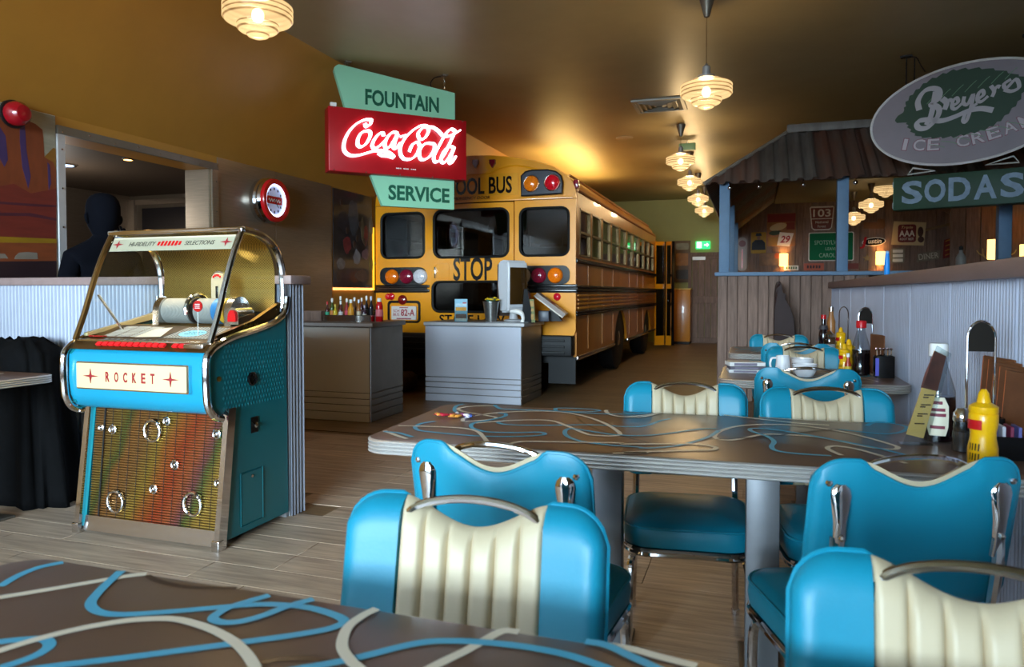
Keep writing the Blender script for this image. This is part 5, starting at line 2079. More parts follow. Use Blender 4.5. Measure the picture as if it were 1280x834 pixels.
# root beer
t, f, th = wsign('root_beer_sign', 'cream framed sign with maroon panel reading AAA', 2.61, 3.20, 2.12, 2.60, mat('cream_sign', (196, 174, 130), .5),
                 [(2.60, 2.15), (3.17, 2.12), (3.21, 2.57), (2.64, 2.61)])
b = new_bm()
prism(b, rrect(-.19, .13, -.17, .18, .05), 'xz', -.015, -.012)
mar = obj('sign_field', b, mat('maroon', (104, 26, 26), .5), f)
text('Triple', .2, .07, mat('cream_print', (220, 190, 140), .5), mar, (-.03, -.015, .115), depth=.003, shear=.3)
text('AAA', .27, .12, wprint, mar, (-.03, -.015, .005), depth=.003, bold=.02)
text('ROOT BEER', .24, .045, wprint, mar, (-.03, -.015, -.105), depth=.003)
b = new_bm()
prism(b, circle(.205, .03, .05, .10, 16), 'xz', -.018, -.012)
prism(b, circle(.215, -.12, .055, .06, 16), 'xz', -.018, -.012)
obj('bottle_print', b, mat('brown_print', (70, 36, 24), .5), f)
# diner plate
t, f, th = wsign('diner_sign', 'small weathered plate reading DINER', 3.05, 3.46, 1.82, 2.02, mat('aged_tin', (120, 108, 92), .6, noise=(10, .3)), [(3.05, 1.80), (3.44, 1.85), (3.46, 2.03), (3.07, 1.97)])
text('DINER', .34, .11, mat('pale_tin', (200, 190, 170), .5), f, (0, -.012, -.005), ((.992, 0, .125), (-.125, 0, .992), (0, -1, 0)), depth=.003)
# licence plates and tins
t, f, th = wsign('tin_plate', 'stack of old licence plates beside the wall lamp', 2.60, 2.84, 1.78, 2.08, mat('tin_grey', (128, 118, 100), .6, noise=(12, .3)))
for k in range(3):
    b = new_bm()
    box(b, -.09, .09, -.016, -.012, -.12 + .09 * k, -.06 + .09 * k)
    obj('raised_field', b, wprint, f)
t, f, th = wsign('orange_plate', 'orange licence plate low on the shed wall', 1.0, 1.38, 1.655, 1.80, mat('orange_tin', (176, 74, 34), .5))
b = new_bm()
for k in range(5):
    box(b, -.13 + .055 * k, -.095 + .055 * k, -.015, -.012, -.03, .03)
obj('plate_mark', b, mat('dark_tin', (60, 30, 24), .6), f)
t, f, th = wsign('white_plate', 'pale licence plate leaning on the shed sill', .62, .90, 1.66, 1.76, wprint)
b = new_bm()
for k in range(5):
    box(b, -.10 + .045 * k, -.072 + .045 * k, -.015, -.012, -.025, .025)
obj('plate_mark', b, mat('green_tin', (40, 90, 60), .6), f)
t, f, th = wsign('red_plate', 'reddish plate right of the highway sign, low down', 1.75, 2.02, 1.68, 1.79, mat('red_tin', (120, 52, 44), .6))
t, f, th = wsign('tan_sign', 'tan wavy signboard above the oval name sign', 2.1, 2.48, 2.46, 2.66, mat('tan_board', (112, 74, 44), .6), [(2.1, 2.48), (2.46, 2.47), (2.49, 2.52), (2.47, 2.66), (2.36, 2.67), (2.33, 2.60), (2.1, 2.60)])
# posters at left
t, f, th = wsign('food_poster', 'large red and yellow food poster beside the blue post', .28, .84, 2.16, 2.84, mat('poster_tan', (150, 100, 58), .6, noise=(5, .3)))
for (x0, x1, z0, z1, c) in ((-.27, .27, .16, .33, (120, 30, 26)), (-.25, -.02, -.33, -.15, (150, 110, 40)), (.1, .26, .0, .15, (130, 44, 30))):
    b = new_bm()
    box(b, x0, x1, -.015, -.012, z0, z1)
    obj('printed_block', b, mat('poster_block', c, .6), f)
b = new_bm()
prism(b, circle(-.06, .06, .17, .075, 20, .25), 'xz', -.016, -.012)
obj('printed_dish', b, mat('poster_dish', (196, 180, 140), .6), f)
b = new_bm()
prism(b, circle(-.12, -.06, .12, .05, 20, .1), 'xz', -.016, -.012)
obj('printed_leaf', b, mat('poster_leaf', (50, 64, 40), .6), f)
t, f, th = wsign('price_sign', 'white slanted card with red number 29', .47, .80, 2.16, 2.44, wprint, [(.48, 2.18), (.72, 2.15), (.80, 2.42), (.53, 2.45)], y=WY - .02)
text('29', .2, .15, mat('number_red', (150, 28, 32), .5), f, (.0, -.012, -.0), depth=.003, bold=.03, shear=.3)
t, f, th = wsign('person_poster', 'yellow poster of a figure in dark jacket and cap', -.03, .27, 2.02, 2.46, mat('mustard_print', (168, 128, 24), .6))
b = new_bm()
prism(b, [(-.14, -.15), (.14, -.15), (.13, .0), (.07, .06), (-.07, .06), (-.13, .0)], 'xz', -.016, -.012)
prism(b, [(-.06, .14), (.06, .14), (.05, .2), (-.05, .2)], 'xz', -.016, -.012)
obj('printed_figure', b, mat('print_navy', (26, 26, 34), .6), f)
b = new_bm()
prism(b, circle(0, .105, .035, .045, 14), 'xz', -.015, -.012)
obj('printed_face', b, mat('print_skin', (130, 92, 66), .6), f)
t, f, th = wsign('low_poster', 'colourful low poster left of the wall lamp', .14, .56, 1.76, 2.03, mat('poster_mix', (128, 92, 62), .6, noise=(9, .35)))
b = new_bm()
prism(b, circle(.13, .07, .05, .06, 14), 'xz', -.015, -.012)
obj('printed_disc', b, mat('print_orange', (190, 84, 28), .6), f)
t, f, th = wsign('thermometer_sign', 'tall pale thermometer plaque beside the left post', -.30, -.11, 1.66, 2.36, mat('thermo_white', (150, 134, 126), .5), rrect(-.30, -.11, 1.66, 2.36, .08), cat='thermometer')
b = new_bm()
box(b, -.012, .012, -.017, -.012, -.30, .10)
obj('tube', b, M['red'], f)
b = new_bm()
prism(b, circle(0, .22, .07, n=18), 'xz', -.016, -.012)
obj('dial_print', b, mat('dial_maroon', (104, 52, 52), .5), f)
t, f, th = wsign('star_plaque', 'small metal star plaque below the oval name sign', 2.1, 2.24, 1.8, 1.98, mat('star_brass', (140, 110, 70), .4, .7), [(2.17 + (.09 if k % 2 == 0 else .038) * math.sin(PI * k / 5), 1.89 + (.09 if k % 2 == 0 else .038) * math.cos(PI * k / 5)) for k in range(10)], .02)
# right hand wall of the shed: sconces, plaques
M['sconce'] = mat('sconce_shade', (255, 214, 140), .6, emit=1.7, ec=(255, 206, 120))


def sconce(label, x, y, z, frame='back'):
    t = thing('wall_lamp', label, 'lamp', (x, y, z), 0, 'wall lamps in the shed')
    b = new_bm()
    lathe(b, [(.085, -.13), (.085, .13)], 20, (0, -.09 if frame == 'back' else 0, 0), cap=False)
    obj('shade', b, M['sconce'], t)
    b = new_bm()
    box(b, -.04, .04, -.02, 0, -.06, .06) if frame == 'back' else box(b, .07, .10, -.04, .04, -.06, .06)
    obj('bracket', b, M['black'], t)
    point_light('sconce_bulb', (x, y - .09 if frame == 'back' else y, z), 3, (1, .72, .36), .03)


sconce('left cream wall lamp under the 29 card', .61, WY, 1.875)
sconce('middle cream wall lamp below the oval name sign', 2.40, WY, 1.885)
sconce('cream wall lamp just right of the third blue post', 3.05, 11.2, 1.775)
sconce('cream wall lamp at the right edge of the photo', 3.72, 12.2, 1.76)
b = new_bm()
t = thing('partition', 'dark plank partition carrying lamps at the right of the shed', 'partition', (3.4, 12.5, 0))
for k in range(9):
    b = new_bm()
    box(b, -.55 + .2 * k, -.36 + .2 * k, .0 - .07 * 0, .04, 0, 2.5, .003, 1)
    obj('plank', b, M['wood_dark'], t)
t = thing('antler_mount', 'pale antlers on the dark partition at right', 'antlers', (3.42, 12.46, 1.62))
for s in (1, -1):
    b = new_bm()
    tube(b, spline([Vector(p) for p in ((0, 0, 0), (s * .08, -.05, .06), (s * .16, -.07, .13), (s * .17, -.06, .24))], 4), [.02 - .0012 * i for i in range(13)], 6)
    tube(b, spline([Vector(p) for p in ((s * .1, -.05, .08), (s * .09, -.1, .16), (s * .07, -.1, .2))], 4), .009, 6)
    tube(b, spline([Vector(p) for p in ((s * .15, -.07, .12), (s * .22, -.09, .16), (s * .25, -.08, .21))], 4), .009, 6)
    obj('antler', b, mat('antler_bone', (190, 166, 110), .6), t)
b = new_bm()
box(b, -.06, .06, -.01, .03, -.07, .07, .02)
obj('shield', b, M['wood_dark'], t)
t, f, th = wsign('vertical_sign', 'narrow red and yellow upright sign on the shed wall', 3.5, 3.72, 1.86, 2.28, mat('sign_rust_red', (120, 34, 26), .6, noise=(6, .3)), [(3.5, 1.86), (3.70, 1.90), (3.73, 2.29), (3.52, 2.22)])
b = new_bm()
for k in range(4):
    ribbon(b, [(-.07, -.15 + .09 * k), (.0, -.12 + .09 * k), (.07, -.14 + .09 * k)], .02, lambda a, c: (a, -.013, c), 4)
obj('sign_mark', b, mat('sign_gold', (180, 120, 40), .6), f, recalc=False)
t = thing('bottle', 'pale bottle with dark stopper standing by the shed window sill', 'bottle', (2.37, 9.9, 1.42))
b = new_bm()
lathe(b, [(.05, 0), (.055, .02), (.055, .20), (.035, .24), (.02, .26), (.02, .29)], 16)
obj('body', b, mat('stone_bottle', (130, 126, 120), .4), t)
b = new_bm()
lathe(b, [(.018, .285), (.024, .30), (.024, .33), (.001, .345)], 12)
obj('stopper', b, M['black'], t)
b = new_bm()
box(b, 2.2, 2.55, 9.8, 10.0, 1.36, 1.42)
box(b, 2.22, 2.28, 9.82, 9.98, 0, 1.36)
box(b, 2.47, 2.53, 9.82, 9.98, 0, 1.36)
tag(obj('shelf_unit', b, M['wood_dark']), 'narrow timber stand holding the pale bottle in the shed', 'stand')

# ---------------------------------------------------------------- left wall pieces
mural = thing('desert_mural', 'painted desert mural of red rock towers on the left wall', 'mural', (-4.598, 3.0, 0))
LAY = [('sky', [MURAL['sky']], (214, 206, 178)), ('distance', [MURAL['dist']], (196, 132, 40)), ('butte', [MURAL['butte']], (176, 84, 40)), ('purple_shadow', MURAL['purp'], (92, 64, 132)),
       ('slope', [MURAL['slope']], (160, 56, 40)), ('dark_stripe', MURAL['stripes'], (104, 40, 62)), ('yellow_band', [MURAL['yellow']], (214, 164, 24)), ('ground', [MURAL['ground']], (186, 92, 44)),
       ('dark_ground', [MURAL['dark']], (56, 30, 40)), ('rock', MURAL['rocks'], (190, 176, 160))]
b = new_bm()
box(b, .002, .006, -.6, .765, .9, 2.425)
obj('backing', b, M['white_wall'], mural)
for i, (nm, polys, c) in enumerate(LAY):
    b = new_bm()
    for p in polys:
        pp = [(max(-.6, min(.765, y_ - 3.0)), max(.9, min(2.425, z))) for y_, z in p]
        prism(b, pp, 'yz', .006, .0068 + .0008 * i)
    obj(nm, b, mat('mural_' + nm, tuple(int(v * .66) for v in c), .6, noise=(7, .16), stretch=(1, 2.4, .8) if nm in ('butte', 'purple_shadow') else (1, .5, 3), coord='World'), mural)
b = new_bm()
lathe(b, [(.001, .11), (.05, .10), (.075, .07), (.082, .03), (.075, .0), (.06, -.01)], 20, (0, 0, 0), 'x')
t = thing('warning_beacon', 'round red beacon lamp high on the desert mural', 'lamp', (-4.585, 3.46, 2.365))
obj('red_dome', b, mat('beacon_red', (150, 12, 26), .2, coat=.6), t)
b = new_bm()
lathe(b, [(.07, -.012), (.09, -.012), (.09, .012), (.07, .012)], 20, (0, 0, 0), 'x')
obj('base_ring', b, M['black'], t)

# wall clock with lit rim
t = thing('wall_clock', 'round lit wall clock with red and chrome rim on steel panels', 'clock', (-4.592, 6.0, 2.105))
b = new_bm()
lathe(b, [(.20, 0), (.215, .0), (.222, .05), (.21, .07), (.222, .10), (.21, .13), (.19, .13)], 40, (0, 0, 0), 'x', cap=False)
obj('chrome_case', b, M['chrome'], t)
b = new_bm()
lathe(b, [(.16, .13), (.21, .12), (.215, .145), (.205, .165), (.165, .165)], 40, (0, 0, 0), 'x', cap=False)
obj('red_rim', b, M['red'], t)
b = new_bm()
lathe(b, [(.001, .12), (.17, .12), (.17, .13), (.001, .13)], 40, (0, 0, 0), 'x')
fc = obj('face', b, mat('clock_face', (200, 206, 232), .4, emit=.08), t)
b = new_bm()
tube(b, [Vector((.145, c, s)) for c, s in circle(0, 0, .152, n=40)], .009, 8, closed=True)
obj('neon_ring', b, mat('clock_neon', (205, 220, 255), .4, emit=2.2), t)
b = new_bm()
box(b, .13, .133, -.12, .12, -.035, .04)
bd = obj('red_band', b, M['red'], fc)
b = new_bm()
ribbon(b, [(-.09 + .012 * k, .0 + .016 * math.sin(k * 2.1)) for k in range(16)], .008, lambda a, c: (.1338, a, c), 4)
obj('band_script', b, M['white'], fc, recalc=False)
b = new_bm()
for k in range(12):
    a = 2 * PI * k / 12
    c, s = .115 * math.sin(a), .115 * math.cos(a)
    if abs(s) > .045:
        box(b, .13, .132, c - .008, c + .008, s - .012, s + .012)
obj('hour_mark', b, M['gloss_black'], fc)
for a, L in ((.9, .06), (2.4, .09)):
    b = new_bm()
    tube(b, [(.136, 0, 0), (.136, L * math.sin(a), L * math.cos(a))], .003, 5)
    obj('hand', b, M['gloss_black'], fc)

# photo print panel and its lit ledge
t = thing('photo_panel', 'tall dark photo print of seated people beside the bus', 'picture', (-4.598, 7.72, 1.83))
b = new_bm()
box(b, .002, .012, -.475, .42, -.565, .58)
pf = obj('print', b, mat('dark_photo', (44, 40, 42), .3, noise=(6, .5), coat=.3), t)
rp = random.Random(4)
blocks = [(-.40, -.10, .1, .35, (40, 38, 46)), (-.16, .10, .05, .5, (62, 66, 74)), (-.28, -.08, -.16, .05, (112, 36, 40)), (-.05, .14, -.30, -.10, (120, 122, 130)), (.2, .32, -.05, .22, (110, 34, 34)),
          (.14, .22, -.0, .3, (96, 88, 66)), (.16, .34, -.22, -.08, (104, 80, 92)), (-.42, -.22, -.36, -.22, (98, 96, 100)), (.0, .3, -.5, -.34, (76, 62, 54)), (.33, .43, -.4, -.15, (90, 84, 44)), (-.44, -.3, -.5, -.38, (58, 50, 46)), (.34, .44, .1, .34, (84, 84, 78))]
for k, (y0, y1, z0, z1, c) in enumerate(blocks):
    b = new_bm()
    w2, h2 = (y1 - y0) / 2, (z1 - z0) / 2
    pts = [((y0 + y1) / 2 + w2 * (.75 + .3 * rp.random()) * math.cos(a), (z0 + z1) / 2 + h2 * (.8 + .3 * rp.random()) * math.sin(a)) for a in [2 * PI * i / 14 for i in range(14)]]
    prism(b, pts, 'yz', .012, .0126 + .0003 * k)
    obj('printed_figure', b, mat('photo_patch', c, .4, noise=(14, .35)), pf)
for (y0, z0) in ((-.18, .1), (.05, .02), (.22, .0), (-.3, .42), (.3, -.02), (.12, .2), (-.02, -.05)):
    b = new_bm()
    prism(b, circle(y0, z0 + .01, .03, .04, 12), 'yz', .012, .0165)
    obj('printed_head', b, mat('photo_head', (64, 46, 38), .5), pf)
b = new_bm()
box(b, .002, .02, -.475, .42, -.60, -.57)
obj('lit_ledge', b, mat('ledge_lamp', (255, 190, 110), .5, emit=1.3, ec=(255, 180, 100)), t)
b = new_bm()
box(b, .002, .03, .43, .45, -.6, .2, .004)
obj('edge_light', b, mat('edge_amber', (255, 186, 40), .5, emit=.6, ec=(255, 180, 30)), t)

# ---------------------------------------------------------------- pendant lamps
def shade_glass():  # groove shading painted as darker bands in colour and glow
    m = bpy.data.materials.new('ribbed_lamp_glass')
    m.use_nodes = True
    nt = m.node_tree
    b = nt.nodes['Principled BSDF']
    b.inputs['Roughness'].default_value = .25
    b.inputs['Alpha'].default_value = .80
    tc = nt.nodes.new('ShaderNodeTexCoord')
    sx = nt.nodes.new('ShaderNodeSeparateXYZ')
    nt.links.new(tc.outputs['Object'], sx.inputs[0])
    su = nt.nodes.new('ShaderNodeMath')
    su.operation = 'SUBTRACT'
    su.inputs[1].default_value = .104
    nt.links.new(sx.outputs[2], su.inputs[0])
    pp = nt.nodes.new('ShaderNodeMath')
    pp.operation = 'PINGPONG'
    pp.inputs[1].default_value = .014
    nt.links.new(su.outputs[0], pp.inputs[0])
    mr = nt.nodes.new('ShaderNodeMapRange')
    mr.inputs['From Min'].default_value = .002
    mr.inputs['From Max'].default_value = .006
    nt.links.new(pp.outputs[0], mr.inputs[0])
    for sock, c0, c1 in (('Base Color', (24, 18, 12), (42, 36, 28)), ('Emission Color', (120, 84, 40), (255, 214, 150))):
        mx = nt.nodes.new('ShaderNodeMix')
        mx.data_type = 'RGBA'
        mx.inputs[6].default_value = lin(c0)
        mx.inputs[7].default_value = lin(c1)
        nt.links.new(mr.outputs[0], mx.inputs[0])
        nt.links.new(mx.outputs[2], b.inputs[sock])
    b.inputs['Emission Strength'].default_value = .62
    return m


M['shade'] = shade_glass()
M['bulb'] = mat('warm_bulb', (255, 230, 180), .4, emit=12, ec=(255, 214, 150))
WARM = (1, .69, .34)


def pendant(x, y, zb, zc, label, power, group='ribbed glass pendant lamps'):
    t = thing('pendant_lamp', label, 'lamp', (x, y, zb), 0, group)
    pr = [(.001, .0), (.03, .002), (.055, .012), (.068, .03), (.07, .036), (.10, .040), (.114, .052), (.116, .088), (.12, .093), (.165, .094), (.183, .100)]
    for k in range(3):
        z0 = .104 + .028 * k
        pr += [(.186, z0), (.193, z0 + .008), (.193, z0 + .018), (.186, z0 + .026)]
    pr += [(.182, .190), (.13, .196), (.118, .200), (.114, .220), (.075, .234), (.06, .24)]
    b = new_bm()
    lathe(b, pr, 40, cap=False)
    sh = obj('lamp_shade', b, M['shade'], t, sharp=70)
    b = new_bm()
    ball(b, (0, 0, .13), .035, 14, 1.2)
    obj('bulb', b, M['bulb'], t)
    b = new_bm()
    lathe(b, [(.066, .236), (.066, .252), (.032, .262), (.03, .32), (.018, .33), (.005, .345)], 20)
    obj('fitter', b, mat('fitter_grey', (150, 148, 146), .35, .4), t)
    b = new_bm()
    cyl(b, (0, 0, .34), (0, 0, zc - zb - .02), .004, 6)
    obj('cord', b, M['chrome_soft'], t)
    b = new_bm()
    lathe(b, [(.008, zc - zb - .16), (.02, zc - zb - .155), (.06, zc - zb - .01), (.06, zc - zb)], 20)
    obj('ceiling_cup', b, M['steel_dark'], t)
    l = point_light('pendant_bulb', (x, y, zb + .13), power, WARM, .05)
    return t


pendant(-.345, 5.72, 2.60, 3.45, 'nearest hanging pendant lamp left of the oval sign', 87)
pendant(-2.68, 3.47, 2.645, 3.45, 'pendant lamp at the top left in front of the sloped ceiling', 80)
pendant(-.925, 9.93, 2.83, 3.45, 'pendant lamp below the ceiling vent, first of the far row', 113)
pendant(-.965, 11.9, 2.83, 3.45, 'second pendant lamp of the far row', 113)
pendant(-.985, 14.08, 2.83, 3.45, 'third pendant lamp of the far row', 113)
pendant(-.985, 15.9, 2.81, 3.45, 'last and smallest pendant lamp of the far row', 101)
pendant(1.895, 13.5, 2.545, 3.05, 'right hanging pendant lamp inside the shed', 18, 'pendant lamps in the shed')
pendant(1.75, 14.5, 2.43, 3.05, 'lower left hanging pendant lamp inside the shed', 18, 'pendant lamps in the shed')
pendant(2.19, 14.0, 2.86, 3.05, 'pendant lamp in the shed half hidden by the soda sign', 15, 'pendant lamps in the shed')

# ceiling fittings
t = thing('ceiling_vent', 'square louvred air vent in the ceiling', 'vent', (-1.07, 8.80, 3.45))
b = new_bm()
plate(b, rrect(-.30, .30, -.30, .30, .01), [rrect(-.26, .26, -.26, .26, .005)], 'xy', -.02, .0)
obj('frame', b, mat('vent_grey', (168, 164, 152), .5), t)
for k in range(4):
    b = new_bm()
    o_, i_ = .255 - .06 * k, .215 - .06 * k
    A = [[b.verts.new((sx * q, sy * q, z)) for sx, sy in ((1, 1), (-1, 1), (-1, -1), (1, -1))] for q, z in ((o_, -.004), (i_, -.028), (i_, -.022), (o_, .002))]
    for a, c in zip(A, A[1:] + A[:1]):
        for j in range(4):
            b.faces.new((a[j], a[(j + 1) % 4], c[(j + 1) % 4], c[j]))
    obj('louvre', b, mat('vent_louvre', (168, 164, 152), .5), t)
t = thing('ceiling_speaker', 'flat round speaker disc in the ceiling', 'speaker', (-1.78, 10.5, 3.45))
b = new_bm()
lathe(b, [(.001, -.012), (.10, -.012), (.12, -.006), (.125, 0)], 24)
obj('grille_disc', b, mat('disc_tan', (170, 150, 116), .6), t)
egreen = mat('exit_green', (30, 170, 80), .4, emit=1.3, ec=(40, 215, 110))
t = thing('exit_sign', 'lit green exit sign above the far timber door', 'sign', (-1.12, 17.76, 2.335))
b = new_bm()
box(b, -.165, .165, -.05, .04, -.09, .09, .006)
bx_ = obj('lit_box', b, egreen, t)
ew = mat('exit_white', (235, 255, 240), .4, emit=1.2)
b = new_bm()
prism(b, [(.03, .015), (.09, .015), (.09, .05), (.14, .0), (.09, -.05), (.09, -.015), (.03, -.015)], 'xz', -.053, -.05)
prism(b, [(-.14, -.07), (-.03, -.07), (-.03, .07), (-.14, .07)], 'xz', -.053, -.05)
obj('arrow_print', b, ew, bx_)
b = new_bm()
ball(b, (-.075, -.054, .045), .012, 8)
tube(b, [(-.078, -.054, .03), (-.09, -.054, -.01), (-.115, -.054, -.04)], .006, 5)
tube(b, [(-.09, -.054, -.01), (-.065, -.054, -.03), (-.06, -.054, -.055)], .006, 5)
tube(b, [(-.08, -.054, .02), (-.055, -.054, .005)], .005, 5)
obj('running_figure', b, egreen, bx_)
t = thing('exit_sign', 'small hanging exit lamp seen edge-on beside the far pendants', 'sign', (-.93, 11.0, 3.36))
b = new_bm()
box(b, -.12, .12, -.03, .03, -.05, .05, .006)
obj('lit_box', b, mat('exit_dim', (120, 140, 110), .5, emit=.04, ec=(60, 200, 90)), t)
b = new_bm()
cyl(b, (0, 0, .05), (0, 0, .09), .008, 6)
obj('stem', b, M['white'], t)

# ---------------------------------------------------------------- far corner pieces behind the bus door
t = thing('wall_picture', 'tall brown picture by the far timber door', 'picture', (-1.60, 17.77, 1.95))
b = new_bm()
box(b, -.19, .19, -.02, .0, -.5, .5, .004)
p_ = obj('print', b, mat('brown_picture', (92, 70, 46), .5, noise=(5, .35)), t)
for (z0, z1, c) in ((.28, .44, (120, 116, 92)), (-.1, .2, (150, 100, 40)), (-.42, -.2, (40, 34, 30))):
    b = new_bm()
    prism(b, rrect(-.15, .15, z0, z1, .04), 'xz', -.024, -.02)
    obj('printed_patch', b, mat('picture_patch', c, .5, noise=(8, .3)), p_)
t = thing('yellow_cabinet', 'plain yellow cabinet behind the open bus door', 'cabinet', (-1.60, 17.4, 0))
b = new_bm()
box(b, -.24, .24, -.25, .25, .06, 1.27, .005)
c_ = obj('body', b, YD, t)
b = new_bm()
box(b, -.26, .26, -.27, .25, 1.27, 1.30, .005)
obj('top', b, mat('pale_yellow_top', (224, 190, 90), .4), t)  # top board in a paler yellow than the body
b = new_bm()
box(b, -.22, .22, -.23, .23, 0, .06)
obj('plinth', b, M['black'], t)

# ---------------------------------------------------------------- steel counters
M['ctop'] = mat('counter_laminate', (112, 100, 92), .32, noise=(10, .08))


def counter(label, x0, x1, y0, y1, h, light, top_m):
    t = thing('service_counter', label, 'counter', ((x0 + x1) / 2, (y0 + y1) / 2, 0))
    a, d = (x1 - x0) / 2, (y1 - y0) / 2
    b = new_bm()
    box(b, -a + .012, a - .012, -d + .012, d - .012, 0, h - .04)
    obj('carcass', b, M['steel_dark'], t)
    zs = [0, .085, .155, .215, .27, h - .045]
    for z0, z1 in zip(zs, zs[1:]):
        b = new_bm()
        box(b, -a, a - .004, -d, -d + .014, z0 + .003, z1 - .003, .004, 1)
        obj('front_panel', b, light, t)
        b = new_bm()
        box(b, a - .014, a, -d + .002, d, z0 + .003, z1 - .003, .004, 1)
        obj('side_panel', b, M['steel_dark'], t)
    b = new_bm()
    box(b, a - .006, a + .003, -d - .003, -d + .006, 0, h - .045)
    obj('corner_trim', b, M['chrome_soft'], t)
    b = new_bm()
    box(b, -a - .005, a + .035, -d - .025, d, h - .045, h, .006)
    obj('counter_top', b, top_m, t)
    b = new_bm()
    box(b, -a - .005, a + .037, -d - .028, -d - .02, h - .035, h - .008)
    obj('edge_trim', b, M['steel_light'], t)
    return t


counter('left steel counter holding the sauce bottles against the wall', -4.57, -3.323, 5.85, 6.50, .925, mat('satin_counter_face', (222, 216, 208), .55), M['ctop'])
M['steel_face'] = mat('pale_steel_face', (190, 194, 206), .5, .1)
counter('pale steel counter in front of the bus rear', -3.44, -2.317, 7.27, 8.03, .88, M['steel_face'], mat('grey_top', (130, 132, 136), .35))


# ---------------------------------------------------------------- bottles
def bottle(name, label, cat, loc, prof, m, cap_prof=None, cap_m=None, band=None, band_m=None, group=None, n=14):
    t = thing(name, label, cat, loc, random.random() * 6, group)
    b = new_bm()
    lathe(b, prof, n)
    obj('body', b, m, t, sharp=60)
    if cap_prof:
        b = new_bm()
        lathe(b, cap_prof, n)
        obj('cap', b, cap_m, t)
    if band:
        b = new_bm()
        lathe(b, band, n, cap=False)
        obj('label_band', b, band_m, t)
    return t


M['capw'] = M['white']


def sauce(label, loc, h, r, c, cap_c, lab_c):
    m = mat('sauce', c, .15, coat=.5)
    pr = [(r * .9, 0), (r, .004), (r, h * .52), (r * .9, h * .60), (r * .42, h * .74), (r * .38, h * .86)]
    cp = [(r * .45, h * .84), (r * .48, h * .86), (r * .48, h * .98), (r * .4, h)]
    bd = [(r * 1.02, h * .14), (r * 1.02, h * .46)]
    return bottle('sauce_bottle', label, 'bottle', loc, pr, m, cp, mat('bottle_cap', cap_c, .4), bd, mat('bottle_label', lab_c, .5), 'sauce bottles on the left counter')


t = thing('bottle_tray', 'low steel tray of sauce bottles on the left counter', 'tray', (-3.68, 6.10, .925))
b = new_bm()
o1 = rrect(-.26, .26, -.15, .15, .12, 8)
o2 = rrect(-.255, .255, -.145, .145, .115, 8)
ringstack(b, [[(x, y, z) for x, y in o] for o, z in ((o2, .004), (o1, .0), (o1, .06), ([(x * 1.03, y * 1.03) for x, y in o1], .064), (o2, .06), (o2, .004))])
obj('tray_body', b, M['chrome_soft'], t)
W_, G_, = (236, 234, 228), (30, 90, 60)
SB = [(-.215, -.06, .185, .021, (70, 30, 24), (190, 30, 30), (60, 170, 130), 'brown sauce bottle with red cap at the left end of the tray'),
      (-.155, -.07, .215, .022, (60, 78, 30), W_, (206, 130, 60), 'olive green sauce bottle with white cap'),
      (-.118, .02, .235, .022, (70, 74, 40), W_, (150, 60, 50), 'tall olive sauce bottle with white cap behind its neighbours'),
      (-.112, -.085, .16, .02, (206, 180, 40), (210, 180, 50), (230, 200, 60), 'short yellow sauce bottle'),
      (-.055, -.08, .19, .021, (96, 40, 30), W_, (226, 226, 222), 'red brown sauce bottle with white cap and white label'),
      (-.02, -.01, .20, .02, (40, 96, 54), (40, 110, 70), (200, 60, 90), 'green sauce bottle with green cap'),
      (.012, -.08, .215, .022, (150, 40, 40), W_, (214, 70, 90), 'red sauce bottle with pink label'),
      (.03, .03, .225, .022, (110, 70, 40), W_, (220, 220, 215), 'amber sauce bottle with white cap standing at the back'),
      (.068, -.10, .205, .03, (222, 150, 36), W_, (228, 160, 50), 'wide orange mustard-coloured bottle in the middle of the tray'),
      (.115, .02, .22, .021, (80, 30, 40), W_, (180, 180, 200), 'dark red sauce bottle behind the wide orange bottle'),
      (.145, -.085, .205, .021, (150, 90, 40), (226, 230, 240), (220, 210, 180), 'tan sauce bottle with pale blue cap'),
      (.19, -.02, .24, .021, (24, 20, 22), W_, (60, 60, 60), 'tallest black sauce bottle with white cap'),
      (.205, -.085, .15, .02, (60, 40, 60), (180, 170, 190), (210, 210, 200), 'short dark sauce bottle with grey label'),
      (.228, .0, .235, .022, (22, 24, 40), (210, 216, 230), (26, 26, 30), 'black sauce bottle with pale cap at the right end of the tray')]
for dx, dy, h, r, c, cc, lc, lab in SB:
    sauce(lab, (-3.68 + dx, 6.10 + dy, .931), h, r, c, cc, lc)
bottle('ketchup_bottle', 'red ketchup squeeze bottle standing right of the bottle tray', 'bottle', (-3.375, 6.12, .925),
       [(.03, 0), (.036, .006), (.037, .08), (.033, .12), (.034, .15), (.024, .185), (.02, .19)], mat('ketchup_red', (200, 20, 28), .25, coat=.4),
       [(.021, .188), (.021, .215), (.016, .224), (.001, .225)], M['white'], [(.0375, .05), (.0376, .08), (.0345, .115)], mat('ketchup_label', (224, 120, 130), .5))
t = thing('wooden_caddy', 'dark wooden box at the left end of the steel counter', 'box', (-4.115, 6.12, .925))
b = new_bm()
plate(b, rrect(-.16, .16, -.10, .10, .004, 2), [rrect(-.145, .145, -.085, .085, .003, 2)], 'xy', .0, .095)
obj('sides', b, M['wood_dark'], t)
b = new_bm()
box(b, -.15, .15, -.09, .09, .002, .02)
box(b, -.004, .004, -.09, .09, .02, .09)
obj('divider', b, M['wood_dark'], t)

